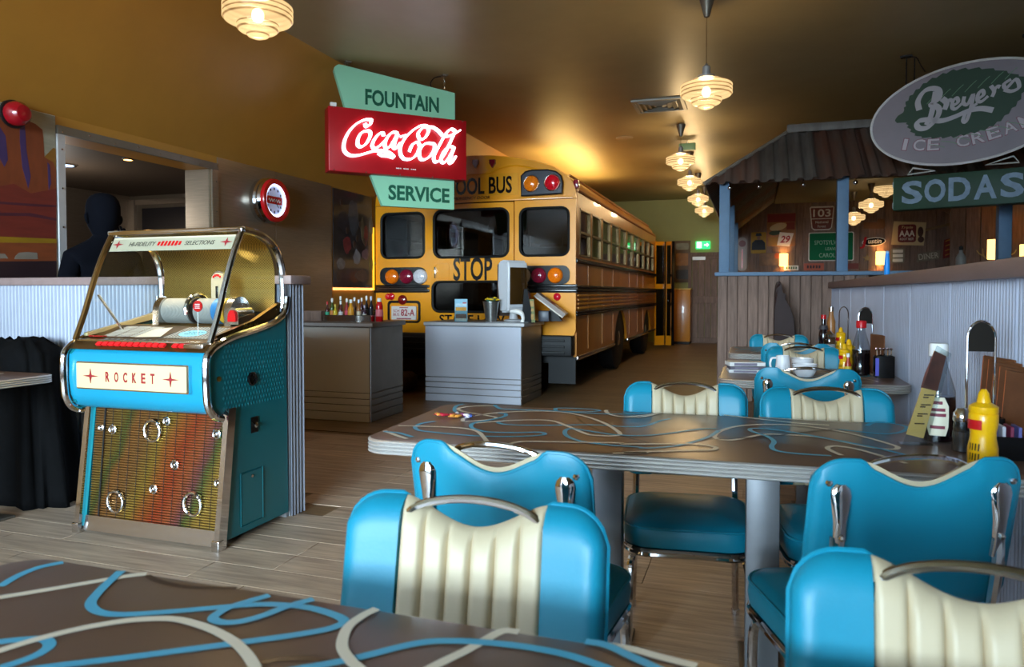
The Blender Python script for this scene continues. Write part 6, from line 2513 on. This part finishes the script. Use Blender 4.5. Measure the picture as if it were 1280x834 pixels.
# ---------------------------------------------------------------- things on the pale counter
CZ0 = .88
t = thing('leaflet_stand', 'clear stand of travel leaflets at the left of the pale counter', 'leaflet stand', (-3.06, 7.40, CZ0))
b = new_bm()
box(b, -.075, .075, -.008, .0, .0, .25)
lf = obj('leaflet', b, mat('leaflet_blue', (150, 200, 222), .4), t)
for (z0, z1, c) in ((.01, .035, (220, 214, 200)), (.035, .085, (128, 96, 84)), (.12, .16, (206, 150, 60)), (.17, .20, (190, 214, 226)), (.20, .215, (196, 90, 90))):
    b = new_bm()
    box(b, -.065 if z0 < .2 else .02, .065, -.0095, -.008, z0, z1)
    obj('printed_patch', b, mat('leaflet_patch', c, .5, noise=(30, .2)), lf)
b = new_bm()
box(b, -.08, .08, -.016, -.012, 0, .12)
box(b, -.08, .08, -.016, .04, 0, .004)
obj('acrylic_pocket', b, M['glass'], t)
t = thing('flower_bucket', 'small zinc bucket of yellow flowers on the pale counter', 'bucket', (-2.715, 7.42, CZ0))
b = new_bm()
lathe(b, [(.055, 0), (.06, .004), (.075, .12), (.088, .215), (.092, .218), (.092, .224), (.085, .222), (.07, .12), (.05, .01)], 22, cap=False)
lathe(b, [(.001, .006), (.055, .006)], 22, cap=False)
obj('pail', b, mat('zinc', (150, 152, 150), .3, .9, noise=(20, .15)), t)
rf = random.Random(2)
b = new_bm()
for k in range(10):
    a, r_ = rf.random() * 6.28, rf.random() * .06
    tube(b, [(0, 0, .05), (r_ * math.cos(a), r_ * math.sin(a), .23)], .003, 5)
obj('stem', b, mat('stem_green', (70, 110, 50), .6), t)
for k in range(11):
    a, r_ = k * 2.4, .02 + .055 * ((k * .37) % 1)
    c = Vector((r_ * math.cos(a), r_ * math.sin(a), .235 + .03 * rf.random()))
    b = new_bm()
    for q in range(6):
        th_ = q * PI / 3
        ball(b, c + Vector((.016 * math.cos(th_), .016 * math.sin(th_), 0)), .011, 6, .6)
    ball(b, c + Vector((0, 0, .006)), .009, 6)
    obj('blossom', b, mat('blossom_' + ('yellow' if k % 3 else 'teal'), (236, 196, 30) if k % 3 else (70, 140, 130), .6), t)
# tall terminal
t = thing('till_terminal', 'tall white till terminal with amber-reflecting screen on the pale counter', 'terminal', (-2.525, 7.63, CZ0), R(-35))
b = new_bm()
pr = [(-.08, .10), (.05, .10), (.085, .14), (.09, .62), (.07, .675), (-.06, .685), (-.11, .66), (-.10, .40)]
prism(b, pr, 'xz', -.14, .14)
bmesh.ops.bevel(b, geom=b.edges[:], offset=.022, segments=3, affect='EDGES')
obj('housing', b, mat('terminal_white', (206, 208, 212), .35), t)
b = new_bm()
box(b, .075, .096, -.115, .115, .19, .60, .006)
obj('screen', b, mat('amber_reflection_glass', (60, 40, 16), .06, coat=.6), t)  # bus reflection put into the screen as an amber base tint
b = new_bm()
lathe(b, [(.10, 0), (.11, .006), (.105, .018), (.05, .03), (.04, .12)], 24)
obj('foot', b, mat('terminal_grey', (180, 180, 182), .4), t)
b = new_bm()
box(b, -.15, -.10, -.12, .12, .06, .64, .01)
obj('back_cover', b, mat('terminal_brown', (84, 66, 58), .5), t)
t = thing('customer_display', 'black display on its stand right of the white terminal', 'display', (-2.325, 7.49, CZ0), R(20))
b = new_bm()
prism(b, [(-.06, 0), (.10, 0), (.06, .05), (.0, .36), (-.035, .36)], 'xz', -.09, .09)
obj('casing', b, M['gloss_black'], t)
b = new_bm()
prism(b, [(.075, .05), (.015, .34), (.02, .34), (.08, .05)], 'xz', -.075, .075)
obj('screen', b, mat('display_glass', (30, 34, 44), .08), t)
t = thing('tilted_till', 'till monitor tilted back with brown edge at the right of the counter', 'till', (-2.13, 7.85, CZ0), R(8))
b = new_bm()
prism(b, [(-.19, .29), (-.16, .32), (.16, .085), (.13, .05)], 'xz', -.14, .14)
sc_ = obj('screen_slab', b, mat('till_brown', (92, 66, 44), .4), t)
b = new_bm()
prism(b, [(-.20, .28), (-.19, .29), (.13, .05), (.12, .04)], 'xz', -.142, .142)
obj('silver_edge', b, M['steel_dark'], sc_)
b = new_bm()
prism(b, [(-.08, 0), (.10, 0), (.05, .12), (-.02, .16)], 'xz', -.06, .06)
obj('stand', b, M['black'], t)
b = new_bm()
box(b, -.14, -.02, -.19, -.10, 0, .12, .01)
obj('card_reader', b, mat('reader_grey', (62, 66, 76), .4), t)
t = thing('menu_card', 'narrow green and tan card standing by the card reader', 'card', (-2.245, 7.42, CZ0), R(-6))
b = new_bm()
prism(b, [(-.035, 0), (.035, 0), (.02, .25), (-.04, .25)], 'xz', .0, .004)
cd = obj('card', b, mat('card_green', (112, 120, 76), .5), t)
b = new_bm()
for z0, z1 in ((.03, .09), (.12, .15), (.17, .23)):
    box(b, -.03, .02, -.002, 0, z0, z1)
obj('printed_patch', b, mat('card_tan', (176, 140, 84), .5, noise=(30, .3)), cd)
t = thing('barcode_scanner', 'small white hand scanner resting on its side on the pale counter', 'scanner', (-2.40, 7.38, CZ0))
b = new_bm()
tube(b, spline([Vector(p) for p in ((-.08, 0, .115), (-.02, 0, .12), (.04, .01, .10), (.06, .015, .05), (.05, .02, .0))], 4), [.012, .014, .018, .022, .028, .03, .03, .03, .028, .025, .022, .02, .02, .018, .02, .024, .026], 10)
obj('body', b, M['white'], t)
t = thing('paper_sheet', 'white papers lying near the front edge of the pale counter', 'paper', (-2.52, 7.36, CZ0), R(6))
for k in range(3):
    b = new_bm()
    box(b, -.2 + .05 * k, .12 + .06 * k, -.07, .10, .0005 + .0015 * k, .0015 + .0015 * k)
    obj('sheet', b, mat('paper', (214, 216, 224), .6), t, (0, 0, 0), (0, 0, .15 * k - .1))

# ---------------------------------------------------------------- condiments on the middle table
TZ = .7665
M['clear_bottle'] = clear_glass('clear_plastic', (225, 230, 235), .05, .25)
M['syrup'] = mat('dark_syrup', (22, 10, 14), .15, coat=.5)
M['mustard_y'] = mat('mustard_yellow', (236, 178, 10), .3, coat=.25)


def syrup_bottle(label, loc, cap_c, s=1.0):
    t = thing('syrup_bottle', label, 'bottle', loc, R(200))
    pr = [(.038, 0), (.045, .006), (.046, .05), (.042, .07), (.046, .10), (.044, .15), (.03, .20), (.021, .235), (.02, .255)]
    b = new_bm()
    lathe(b, [(r * s, z * s) for r, z in pr], 20, cap=False)
    obj('clear_body', b, M['clear_bottle'], t)
    b = new_bm()
    lathe(b, [(.001, .004), (.036 * s, .004), (.0435 * s, .01 * s), (.0445 * s, .05 * s), (.0405 * s, .07 * s), (.0445 * s, .10 * s), (.0435 * s, .135 * s), (.001, .136 * s)], 20, cap=False)
    obj('syrup_fill', b, M['syrup'], t)
    b = new_bm()
    lathe(b, [(.022 * s, .248 * s), (.025 * s, .25 * s), (.025 * s, .282 * s), (.022 * s, .287 * s), (.001, .288 * s)], 18)
    obj('cap', b, mat('syrup_cap', cap_c, .35), t)
    return t


t = syrup_bottle('clear syrup bottle with white cap and dark syrup on the middle table', (.515, 2.37, TZ), (236, 234, 232))
b = new_bm()
fr_ = []
for z in (.025, .05, .08, .11, .135):
    wv = {.025: .45, .05: .6, .08: .62, .11: .6, .135: .35}[z]
    fr_.append([(.0475 * math.cos(R(58) + wv * (2 * k / 8 - 1)), .0475 * math.sin(R(58) + wv * (2 * k / 8 - 1)), z) for k in range(9)])
V = [[b.verts.new(p) for p in row] for row in fr_]
for r1, r2 in zip(V, V[1:]):
    for k in range(8):
        b.faces.new((r1[k], r1[k + 1], r2[k + 1], r2[k]))
lb = obj('label', b, mat('cream_label', (222, 214, 190), .5), t, recalc=False)
b = new_bm()
for z, w2, c in ((.115, .25, 0), (.095, .4, 0), (.08, .45, 0), (.045, .4, 1)):
    A = [b.verts.new((.0482 * math.cos(R(58) + w2 * (2 * k / 6 - 1)), .0482 * math.sin(R(58) + w2 * (2 * k / 6 - 1)), z)) for k in range(7)]
    B = [b.verts.new((.0482 * math.cos(R(58) + w2 * (2 * k / 6 - 1)), .0482 * math.sin(R(58) + w2 * (2 * k / 6 - 1)), z + .009)) for k in range(7)]
    for k in range(6):
        b.faces.new((A[k], A[k + 1], B[k + 1], B[k]))
obj('label_print', b, mat('label_maroon', (120, 40, 60), .5), lb, recalc=False)

t = thing('card_holder', 'leaning clear holder with printed menu card on the middle table', 'card holder', (.445, 2.30, TZ), R(8))
b = new_bm()
prism(b, [(-.025, .03), (.020, .02), (.075, .255), (.045, .27)], 'xz', -.004, .0)
cd = obj('menu_card', b, mat('menu_cream', (236, 188, 112), .5), t)
b = new_bm()
prism(b, [(.0205, .205), (.0625, .195), (.075, .255), (.045, .27)], 'xz', -.0055, -.004)
prism(b, [(.0105, .165), (.054, .155), (.0625, .195), (.0205, .205)], 'xz', -.0055, -.004)
obj('photo_print', b, mat('menu_photo', (96, 50, 40), .5, noise=(40, .4)), cd)
b = new_bm()
for z in (.06, .082, .088, .108, .114, .135, .142):
    x0 = -.015 + (z - .03) * .29
    box(b, x0 + .002, x0 + (.028 if z in (.06, .088, .114, .142) else .016), -.0055, -.004, z, z + .0035)
obj('menu_print', b, mat('menu_ink', (70, 44, 36), .5), cd)
b = new_bm()
prism(b, [(-.036, .0), (.028, .0), (.088, .262), (.05, .285)], 'xz', -.008, -.006)
box(b, -.04, .045, -.008, .02, .0, .004)
obj('acrylic_sleeve', b, M['glass'], t)

for i, (x, y, fill, lab) in enumerate(((.548, 2.245, (60, 52, 46), 'glass pepper shaker in front of the syrup bottle'), (.60, 2.27, (140, 136, 130), 'glass salt shaker behind the pepper shaker'))):
    t = thing('shaker', lab, 'shaker', (x, y, TZ))
    b = new_bm()
    lathe(b, [(.022, 0), (.026, .004), (.024, .05), (.021, .085)], 12, cap=False)
    obj('glass_body', b, M['clear_bottle'], t)
    b = new_bm()
    lathe(b, [(.001, .003), (.021, .003), (.021, .055), (.001, .056)], 12)
    obj('contents', b, mat('shaker_fill', fill, .8), t)
    b = new_bm()
    lathe(b, [(.0225, .083), (.024, .09), (.023, .105), (.012, .118), (.001, .12)], 12)
    obj('cap', b, M['chrome'], t)


def mustard(label, loc, s=1.0):
    t = thing('mustard_bottle', label, 'bottle', loc, R(10))
    b = new_bm()
    pr = [(.030, 0), (.034, .004), (.034, .05), (.029, .075), (.029, .09), (.033, .11), (.033, .135), (.030, .14)]
    lathe(b, [(r * s, z * s) for r, z in pr], 20)
    obj('body', b, M['mustard_y'], t, sharp=60)
    b = new_bm()
    pr = [(.032, .139), (.033, .142), (.033, .155), (.028, .158), (.016, .165), (.012, .188), (.006, .198), (.001, .199)]
    lathe(b, [(r * s, z * s) for r, z in pr], 20)
    obj('cap', b, M['mustard_y'], t)
    b = new_bm()
    A, B = [], []
    for k in range(9):
        a = R(205) + R(70) * (k / 8 - .5)
        A.append(b.verts.new((.0345 * s * math.cos(a), .0345 * s * math.sin(a), .098 * s)))
        B.append(b.verts.new((.0345 * s * math.cos(a), .0345 * s * math.sin(a), .122 * s)))
    for k in range(8):
        b.faces.new((A[k], A[k + 1], B[k + 1], B[k]))
    obj('red_badge', b, M['red'], t, recalc=False)
    b = new_bm()
    for q in range(4):
        a0 = R(190 + 12 * q)
        for z in (.02, .045):
            v = [b.verts.new((.0348 * s * math.cos(a0 + da), .0348 * s * math.sin(a0 + da), (z + dz_) * s)) for da, dz_ in ((0, 0), (.1, 0), (.14, .018), (.04, .018))]
            b.faces.new(v)
    obj('label_print', b, mat('mustard_ink', (60, 44, 20), .5), t, recalc=False)
    return t


mustard('yellow mustard squeeze bottle at the front right of the middle table', (.548, 2.06, TZ), .98)


def caddy(label, loc, s=1.0, rz=0.0):
    t = thing('table_caddy', label, 'caddy', loc, rz)
    b = new_bm()
    plate(b, rrect(-.05, .05, -.05, .05, .01), [rrect(-.044, .044, -.044, .044, .008)], 'xy', .0, .075)
    box(b, -.046, .046, -.046, .046, 0, .004)
    obj('holder', b, M['gloss_black'], t)
    b = new_bm()
    lp_ = [(-.036, 0, .004), (-.036, 0, .26)] + [(.036 * math.cos(PI - PI * k / 10), 0, .30 + .05 * math.sin(PI * k / 10)) for k in range(11)] + [(.036, 0, .26), (.036, 0, .004)]
    tube(b, lp_, .004, 8)
    obj('loop_handle', b, M['chrome'], t)
    b = new_bm()
    prism(b, [(-.034, .262), (.034, .262), (.034, .30)] + [(.034 * math.cos(PI * k / 10), .30 + .048 * math.sin(PI * k / 10)) for k in range(1, 10)] + [(-.034, .30)], 'xz', -.003, .003)
    obj('plaque', b, mat('plaque_dark', (44, 40, 36), .3, .4), t)
    return t


caddy('black caddy with tall chrome loop on the middle table', (.635, 2.42, TZ), rz=R(4))
M['menu_brown'] = mat('menu_board_brown', (112, 68, 40), .6, noise=(8, .25), rnd=.12)
for k in range(5):
    t = thing('menu_board', ('leftmost brown menu board with an orange cut edge, leaning by the caddy', 'second brown menu board from the left behind the mustard bottle', 'middle brown menu board of the leaning five',
                             'fourth brown menu board from the left', 'rightmost brown menu board against the corrugated wall')[k], 'menu', (.706, 2.56 - .055 * k, TZ), R(-78), 'brown menu boards on the middle table')
    b = new_bm()
    box(b, -.085, .085, -.003, .003, .0, .235 - .006 * k, .002, 1)
    o_ = obj('board', b, M['menu_brown'], t, (0, 0, 0), (R(-4), 0, 0))
    b = new_bm()
    box(b, -.0865, -.084, -.0036, .0036, .002, .233 - .006 * k)
    obj('cut_edge', b, mat('menu_edge', (176, 92, 50), .6), o_)
t = thing('sachet_box', 'small dark box with red and blue packets beside the mustard bottle', 'box', (.625, 2.20, TZ))
b = new_bm()
plate(b, rrect(-.05, .05, -.04, .04, .006), [rrect(-.045, .045, -.035, .035, .004)], 'xy', 0, .06)
obj('box_body', b, M['gloss_black'], t)
for k in range(5):
    b = new_bm()
    box(b, -.04 + .018 * k, -.032 + .018 * k, -.03, .03, .005, .085, .001, 1)
    obj('packet', b, mat('packet', ((150, 30, 50), (60, 60, 120), (190, 190, 200), (120, 40, 70), (90, 90, 150))[k], .5), t)
t = thing('sweet_wrappers', 'small heap of coloured sweets near the left end of the middle table', 'sweets', (-.985, 2.325, TZ + .0012), R(10))
rs_ = random.Random(9)
for k in range(14):
    b = new_bm()
    x, y = rs_.uniform(-.075, .075), rs_.uniform(-.03, .03)
    box(b, -.014, .014, -.007, .007, 0, .009, .003, 1)
    prism(b, [(-.014, 0), (-.022, .007), (-.022, -.007)], 'xy', .003, .005)
    prism(b, [(.014, 0), (.022, -.007), (.022, .007)], 'xy', .003, .005)
    obj('sweet', b, mat('sweet', ((190, 40, 60), (220, 210, 210), (60, 90, 170), (226, 150, 60), (150, 60, 120))[k % 5], .4), t, (x, y, .0005 + .0012 * (k % 3)), (0, 0, rs_.random() * 3))

# ---------------------------------------------------------------- things on the two small tables
syrup_bottle('syrup bottle with red cap on the small table with white cups', (.545, 4.16, TZ), (200, 24, 34))
caddy('tall chrome loop caddy behind the red capped syrup bottle', (.60, 4.42, TZ), rz=R(10))
for k in range(3):
    t = thing('menu_board', ('brown menu board leaning at left behind the red capped syrup', 'dark red brown menu board in the middle behind the red capped syrup', 'brown menu board touching the corrugated wall behind the red capped syrup')[k], 'menu', (.635, 4.27 - .03 * k, TZ), R(-70), 'menu boards on the small table')
    b = new_bm()
    box(b, -.06, .06, -.003, .003, 0, .21, .002, 1)
    obj('board', b, M['menu_brown'], t)
t = thing('cutlery_pot', 'black cutlery pot with chrome lid bits at the table end by the wall', 'pot', (.645, 4.10, TZ))
b = new_bm()
plate(b, rrect(-.045, .045, -.045, .045, .012), [rrect(-.04, .04, -.04, .04, .01)], 'xy', 0, .11)
obj('pot', b, M['gloss_black'], t)
b = new_bm()
for k in range(5):
    tube(b, [(-.03 + .015 * k, -.01 + .008 * (k % 3), .01), (-.035 + .017 * k, -.012, .14)], .0035, 6)
    ball(b, (-.035 + .017 * k, -.012, .145), .008, 6)
obj('cutlery', b, M['chrome'], t)
b = new_bm()
box(b, -.046, -.03, -.05, -.046, .01, .10)
obj('blue_strip', b, mat('strip_blue', (80, 80, 190), .4), t)
t = mustard('small yellow bottle left of the red capped syrup', (.470, 4.20, TZ), .82)
mustard('second small yellow bottle just behind, beside the red capped syrup', (.50, 4.275, TZ), .92)
bottle('hot_sauce', 'small red hot sauce bottle in front of the yellow bottles', 'bottle', (.478, 4.11, TZ), [(.014, 0), (.016, .004), (.016, .06), (.007, .085), (.007, .1)], mat('hot_red', (176, 60, 30), .2), [(.009, .098), (.009, .118), (.001, .119)], M['white'], [(.0165, .02), (.0165, .05)], mat('hot_label', (226, 200, 60), .5))
M['china'] = mat('white_china', (232, 230, 232), .2, coat=.4)


def cup(name, label, cat, loc, prof, handle=None, rz=0):
    t = thing(name, label, cat, loc, rz)
    b = new_bm()
    lathe(b, prof, 24, cap=False)
    obj('bowl', b, M['china'], t)
    if handle:
        b = new_bm()
        tube(b, spline([Vector(p) for p in handle], 5), .0055, 8)
        obj('handle', b, M['china'], t)
    return t


cup('white_jug', 'white china mug with handle on its left, on the small table', 'mug', (.155, 3.98, TZ), [(.001, .004), (.028, .003), (.03, 0), (.036, .003), (.038, .04), (.034, .08), (.034, .108), (.030, .108), (.030, .08), (.033, .04), (.001, .012)], [(-.034, 0, .095), (-.056, 0, .092), (-.064, 0, .065), (-.056, 0, .035), (-.037, 0, .025)], R(12))
bw = [(.001, .006), (.03, .004), (.032, 0), (.04, .002), (.052, .02), (.06, .045), (.0625, .066), (.0585, .066), (.055, .045), (.046, .02), (.001, .010)]
cup('china_bowl', 'white china bowl in front, right of the white mug', 'bowl', (.262, 4.0, TZ), bw)
cup('china_bowl', 'white china bowl stacked behind and above the front bowl', 'bowl', (.252, 4.14, TZ), [(r * 1.02, z * 1.25) for r, z in bw])
for k, (dx, h, c) in enumerate(((0, .018, (210, 206, 204)), (.004, .016, (90, 84, 96)), (-.004, .022, (222, 218, 214)))):
    t = thing('boxed_game', ('bottom pale box of the small pile on the table corner', 'thin dark box in the middle of the small pile', 'top white box of the small pile on the table corner')[k], 'box', (-.03 + dx, 4.13, TZ + (0, .019, .036)[k]), R(8 + 3 * k), 'boxes piled on the table corner')
    b = new_bm()
    box(b, -.095, .095, -.06, .06, 0, h, .002, 1)
    obj('carton', b, mat('carton', c, .5), t)
    b = new_bm()
    box(b, -.07, .05, -.0605, -.06, .003, h - .004)
    obj('side_print', b, mat('carton_print', (120, 112, 128), .5), t)
bottle('cola_bottle', 'dark sauce bottle with red cap on the farthest table', 'bottle', (.49, 5.62, TZ), [(.03, 0), (.033, .004), (.033, .12), (.03, .15), (.015, .2), (.014, .25)], M['syrup'], [(.018, .245), (.018, .275), (.001, .276)], M['red'], [(.0335, .17), (.026, .2)], mat('dark_label', (60, 56, 60), .5))
bottle('tall_bottle', 'tall tan sauce bottle on the farthest table', 'bottle', (.55, 5.72, TZ), [(.028, 0), (.03, .004), (.03, .22), (.016, .27), (.014, .3)], mat('tan_sauce', (160, 106, 58), .3), [(.017, .298), (.017, .33), (.001, .331)], M['chrome_soft'])
mustard('yellow mustard bottle on the farthest table near the corrugated wall', (.60, 5.58, TZ), .95)
t = bottle('sugar_jar', 'glass sugar jar with metal top on the farthest table', 'jar', (.522, 5.52, TZ), [(.036, 0), (.04, .004), (.04, .10), (.034, .125)], M['clear_bottle'], [(.036, .122), (.037, .14), (.02, .15), (.006, .165), (.001, .166)], M['chrome'])
b = new_bm()
lathe(b, [(.001, .004), (.037, .004), (.037, .07), (.001, .072)], 16)
obj('sugar', b, mat('sugar', (236, 236, 236), .8), t)
t = thing('wall_loop', 'dark arched plaque on a chrome loop at the far table end', 'caddy', (.64, 5.78, TZ))
b = new_bm()
box(b, -.05, .05, -.04, .04, 0, .07, .008)
obj('holder', b, M['gloss_black'], t)
b = new_bm()
tube(b, [(-.03, 0, .06), (-.03, 0, .27)] + [(.03 * math.cos(PI - PI * k / 8), 0, .28 + .05 * math.sin(PI * k / 8)) for k in range(9)] + [(.03, 0, .06)], .004, 6)
obj('loop_handle', b, M['chrome'], t)

# ---------------------------------------------------------------- loose pieces round the room
t = thing('blue_bottle', 'slim bright blue bottle standing on the cap of the right half wall', 'bottle', (.82, 5.15, 1.303))
b = new_bm()
lathe(b, [(.016, 0), (.017, .004), (.016, .09), (.013, .13), (.012, .15)], 14)
obj('body', b, mat('vivid_blue', (30, 140, 230), .35, emit=.08), t)
b = new_bm()
lathe(b, [(.012, .148), (.012, .160), (.005, .166), (.001, .167)], 12)
obj('tip', b, mat('pale_blue_tip', (150, 190, 236), .4), t)
M['leather'] = mat('dark_brown_leather', (48, 31, 29), .55, spec=.25, noise=(6, .15), bump=(60, .1))
t = thing('booth_seat', 'dark brown leather seat with tall curved back against the plank wall', 'seat', (.32, 8.0, 0))
b = new_bm()
pr = spline([Vector(p) for p in ((-.095, .40), (-.10, .8), (-.098, 1.1), (-.085, 1.28), (-.055, 1.318), (-.035, 1.27), (-.02, 1.17), (.03, 1.08), (.075, .95), (.09, .8), (.10, .40))], 3)
prism(b, pr, 'xz', -.22, .22)
bmesh.ops.bevel(b, geom=[e for e in b.edges if abs(e.verts[0].co.y - e.verts[1].co.y) < 1e-6], offset=.03, segments=3, affect='EDGES')
obj('back', b, M['leather'], t, sharp=60)
b = new_bm()
box(b, .06, .34, -.22, .22, .32, .46, .03)
obj('seat', b, M['leather'], t)
b = new_bm()
box(b, -.08, .32, -.2, .2, 0, .32, .01)
obj('plinth', b, M['black'], t)
# black cloth over a stack at the left
t = thing('cloth_cover', 'black cloth draped over something beside the left half wall', 'cover', (-4.02, 3.06, 0))
b = new_bm()
rings = []
rc = random.Random(12)
phs = [rc.random() * 6 for _ in range(5)]
for k in range(15):
    s = k / 14
    z = .93 * s
    wx, wy = .36 * (1 - s) + .24 * s, .17 * (1 - s) + .13 * s
    if k == 14:
        wx, wy = .13, .07
    ring = []
    for j in range(64):
        a = 2 * PI * j / 64
        fold = (1 - s * .75) * (.035 * math.sin(7 * a + phs[0] + s * 1.3) + .022 * math.sin(13 * a + phs[1] - s * 2) + .012 * math.sin(23 * a + phs[2]))
        cx = math.copysign(abs(math.cos(a)) ** .6, math.cos(a))
        sy = math.copysign(abs(math.sin(a)) ** .6, math.sin(a))
        ring.append((cx * (wx + fold), sy * (wy + fold * .5), max(.002, z + (.015 * math.sin(9 * a) if k == 14 else 0))))
    rings.append(ring)
ringstack(b, rings)
obj('cloth', b, mat('black_cloth', (5, 5, 6), .85, spec=.12, noise=(9, .4), bump=(14, .5)), t, sharp=180)

# ---------------------------------------------------------------- person seen from behind at the servery
t = thing('person', 'person in dark navy hooded top seen from behind, one hand raised at the servery', 'person', (-4.24, 3.82, 0))
navy = mat('navy_cloth', (8, 9, 15), .95, spec=.08, noise=(8, .1))


def skin_body(name, verts, edges, radii, m, parent, root=0, sub=2):
    me = bpy.data.meshes.new(name)
    me.from_pydata(verts, edges, [])
    o = bpy.data.objects.new(name, me)
    COL.objects.link(o)
    o.parent = parent
    md = o.modifiers.new('skin', 'SKIN')
    md.use_smooth_shade = True
    sv = me.skin_vertices[0].data
    for i, r_ in enumerate(radii):
        sv[i].radius = r_ if isinstance(r_, tuple) else (r_, r_)
        sv[i].use_root = (i == root)
    ss = o.modifiers.new('sub', 'SUBSURF')
    ss.levels = ss.render_levels = sub
    me.materials.append(m)
    return o


HV = [(0, 0, .95), (0, .0, 1.12), (0, 0, 1.32), (0, 0, 1.47), (0, -.01, 1.58), (0, -.01, 1.64),
      (.19, 0, 1.43), (.27, .04, 1.22), (.26, .22, 1.30), (.255, .30, 1.46), (.255, .31, 1.54),
      (-.19, 0, 1.43), (-.26, -.03, 1.18), (-.24, .08, .98), (-.23, .14, .9),
      (.10, 0, .88), (.11, .01, .48), (.11, -.01, .09), (.12, .13, .05),
      (-.10, 0, .88), (-.11, .01, .48), (-.11, -.01, .09), (-.12, .13, .05)]
HE = [(0, 1), (1, 2), (2, 3), (3, 4), (4, 5), (3, 6), (6, 7), (7, 8), (8, 9), (9, 10), (3, 11), (11, 12), (12, 13), (13, 14), (0, 15), (15, 16), (16, 17), (17, 18), (0, 19), (19, 20), (20, 21), (21, 22)]
HR = [(.17, .12), (.16, .11), (.18, .12), (.15, .10), .062, .06, .075, .055, .045, .034, .03, .075, .055, .045, .032, .095, .062, .042, .035, .095, .062, .042, .035]
body = skin_body('body', HV, HE, HR, navy, t)
b = new_bm()
HP = [(1.54, .055), (1.58, .06), (1.615, .076), (1.65, .094), (1.69, .104), (1.74, .110), (1.79, .109), (1.83, .099), (1.86, .078), (1.878, .045), (1.884, .01)]
rings = []
for z, r_ in HP:
    rings.append([(r_ * .95 * math.cos(2 * PI * j / 24), r_ * 1.12 * math.sin(2 * PI * j / 24) - .01 + (.018 * math.exp(-((z - 1.69) / .03) ** 2) * math.exp(-((j - 6) / 1.2) ** 2)), z) for j in range(24)])
ringstack(b, rings)
hd_ = obj('head', b, navy, t, sharp=180)
b = new_bm()
for s in (1, -1):
    ball(b, (s * .04, .102, 1.72), .013, 8)
    tube(b, spline([Vector(p) for p in ((s * .098, -.01, 1.74), (s * .112, -.02, 1.72), (s * .108, -.02, 1.69), (s * .094, -.01, 1.675))], 3), .012, 6)
tube(b, [(-.03, .078, 1.635), (0, .086, 1.632), (.03, .078, 1.635)], .006, 6)
obj('face', b, navy, hd_)
for hx, hz, hy, up in ((.255, 1.54, .31, 1), (-.23, .9, .14, -1)):
    fv, fe, fr2 = [(0, 0, 0), (0, .0, .045 * up), (0, 0, .085 * up)], [(0, 1), (1, 2)], [(.028, .016), (.04, .018), (.042, .016)]
    hand = skin_body('hand', [(hx, hy, hz), (hx, hy + .005, hz + .05 * up), (hx, hy + .01, hz + .09 * up)], fe, fr2, navy, t, 0, 1)
    for q, (dx, L) in enumerate(((-.03, .062), (-.01, .074), (.011, .07), (.031, .055))):
        b0 = Vector((hx + dx, hy + .01, hz + .085 * up))
        pts = [b0, b0 + Vector((dx * .12, .006, L * .45 * up)), b0 + Vector((dx * .2, .022, L * .8 * up)), b0 + Vector((dx * .2, .04, L * up))]
        b = new_bm()
        tube(b, spline(pts, 3), [.0095] * 4 + [.0088] * 3 + [.008] * 2 + [.006], 8)
        obj('finger', b, navy, hand)
    b = new_bm()
    sgn = -1 if hx > 0 else 1
    b0 = Vector((hx + sgn * .03, hy + .005, hz + .03 * up))
    tube(b, spline([b0, b0 + Vector((sgn * .03, .01, .03 * up)), b0 + Vector((sgn * .045, .02, .06 * up))], 3), [.012] * 4 + [.009] * 3, 8)
    obj('thumb', b, navy, hand)
t.rotation_euler = (0, 0, R(70))
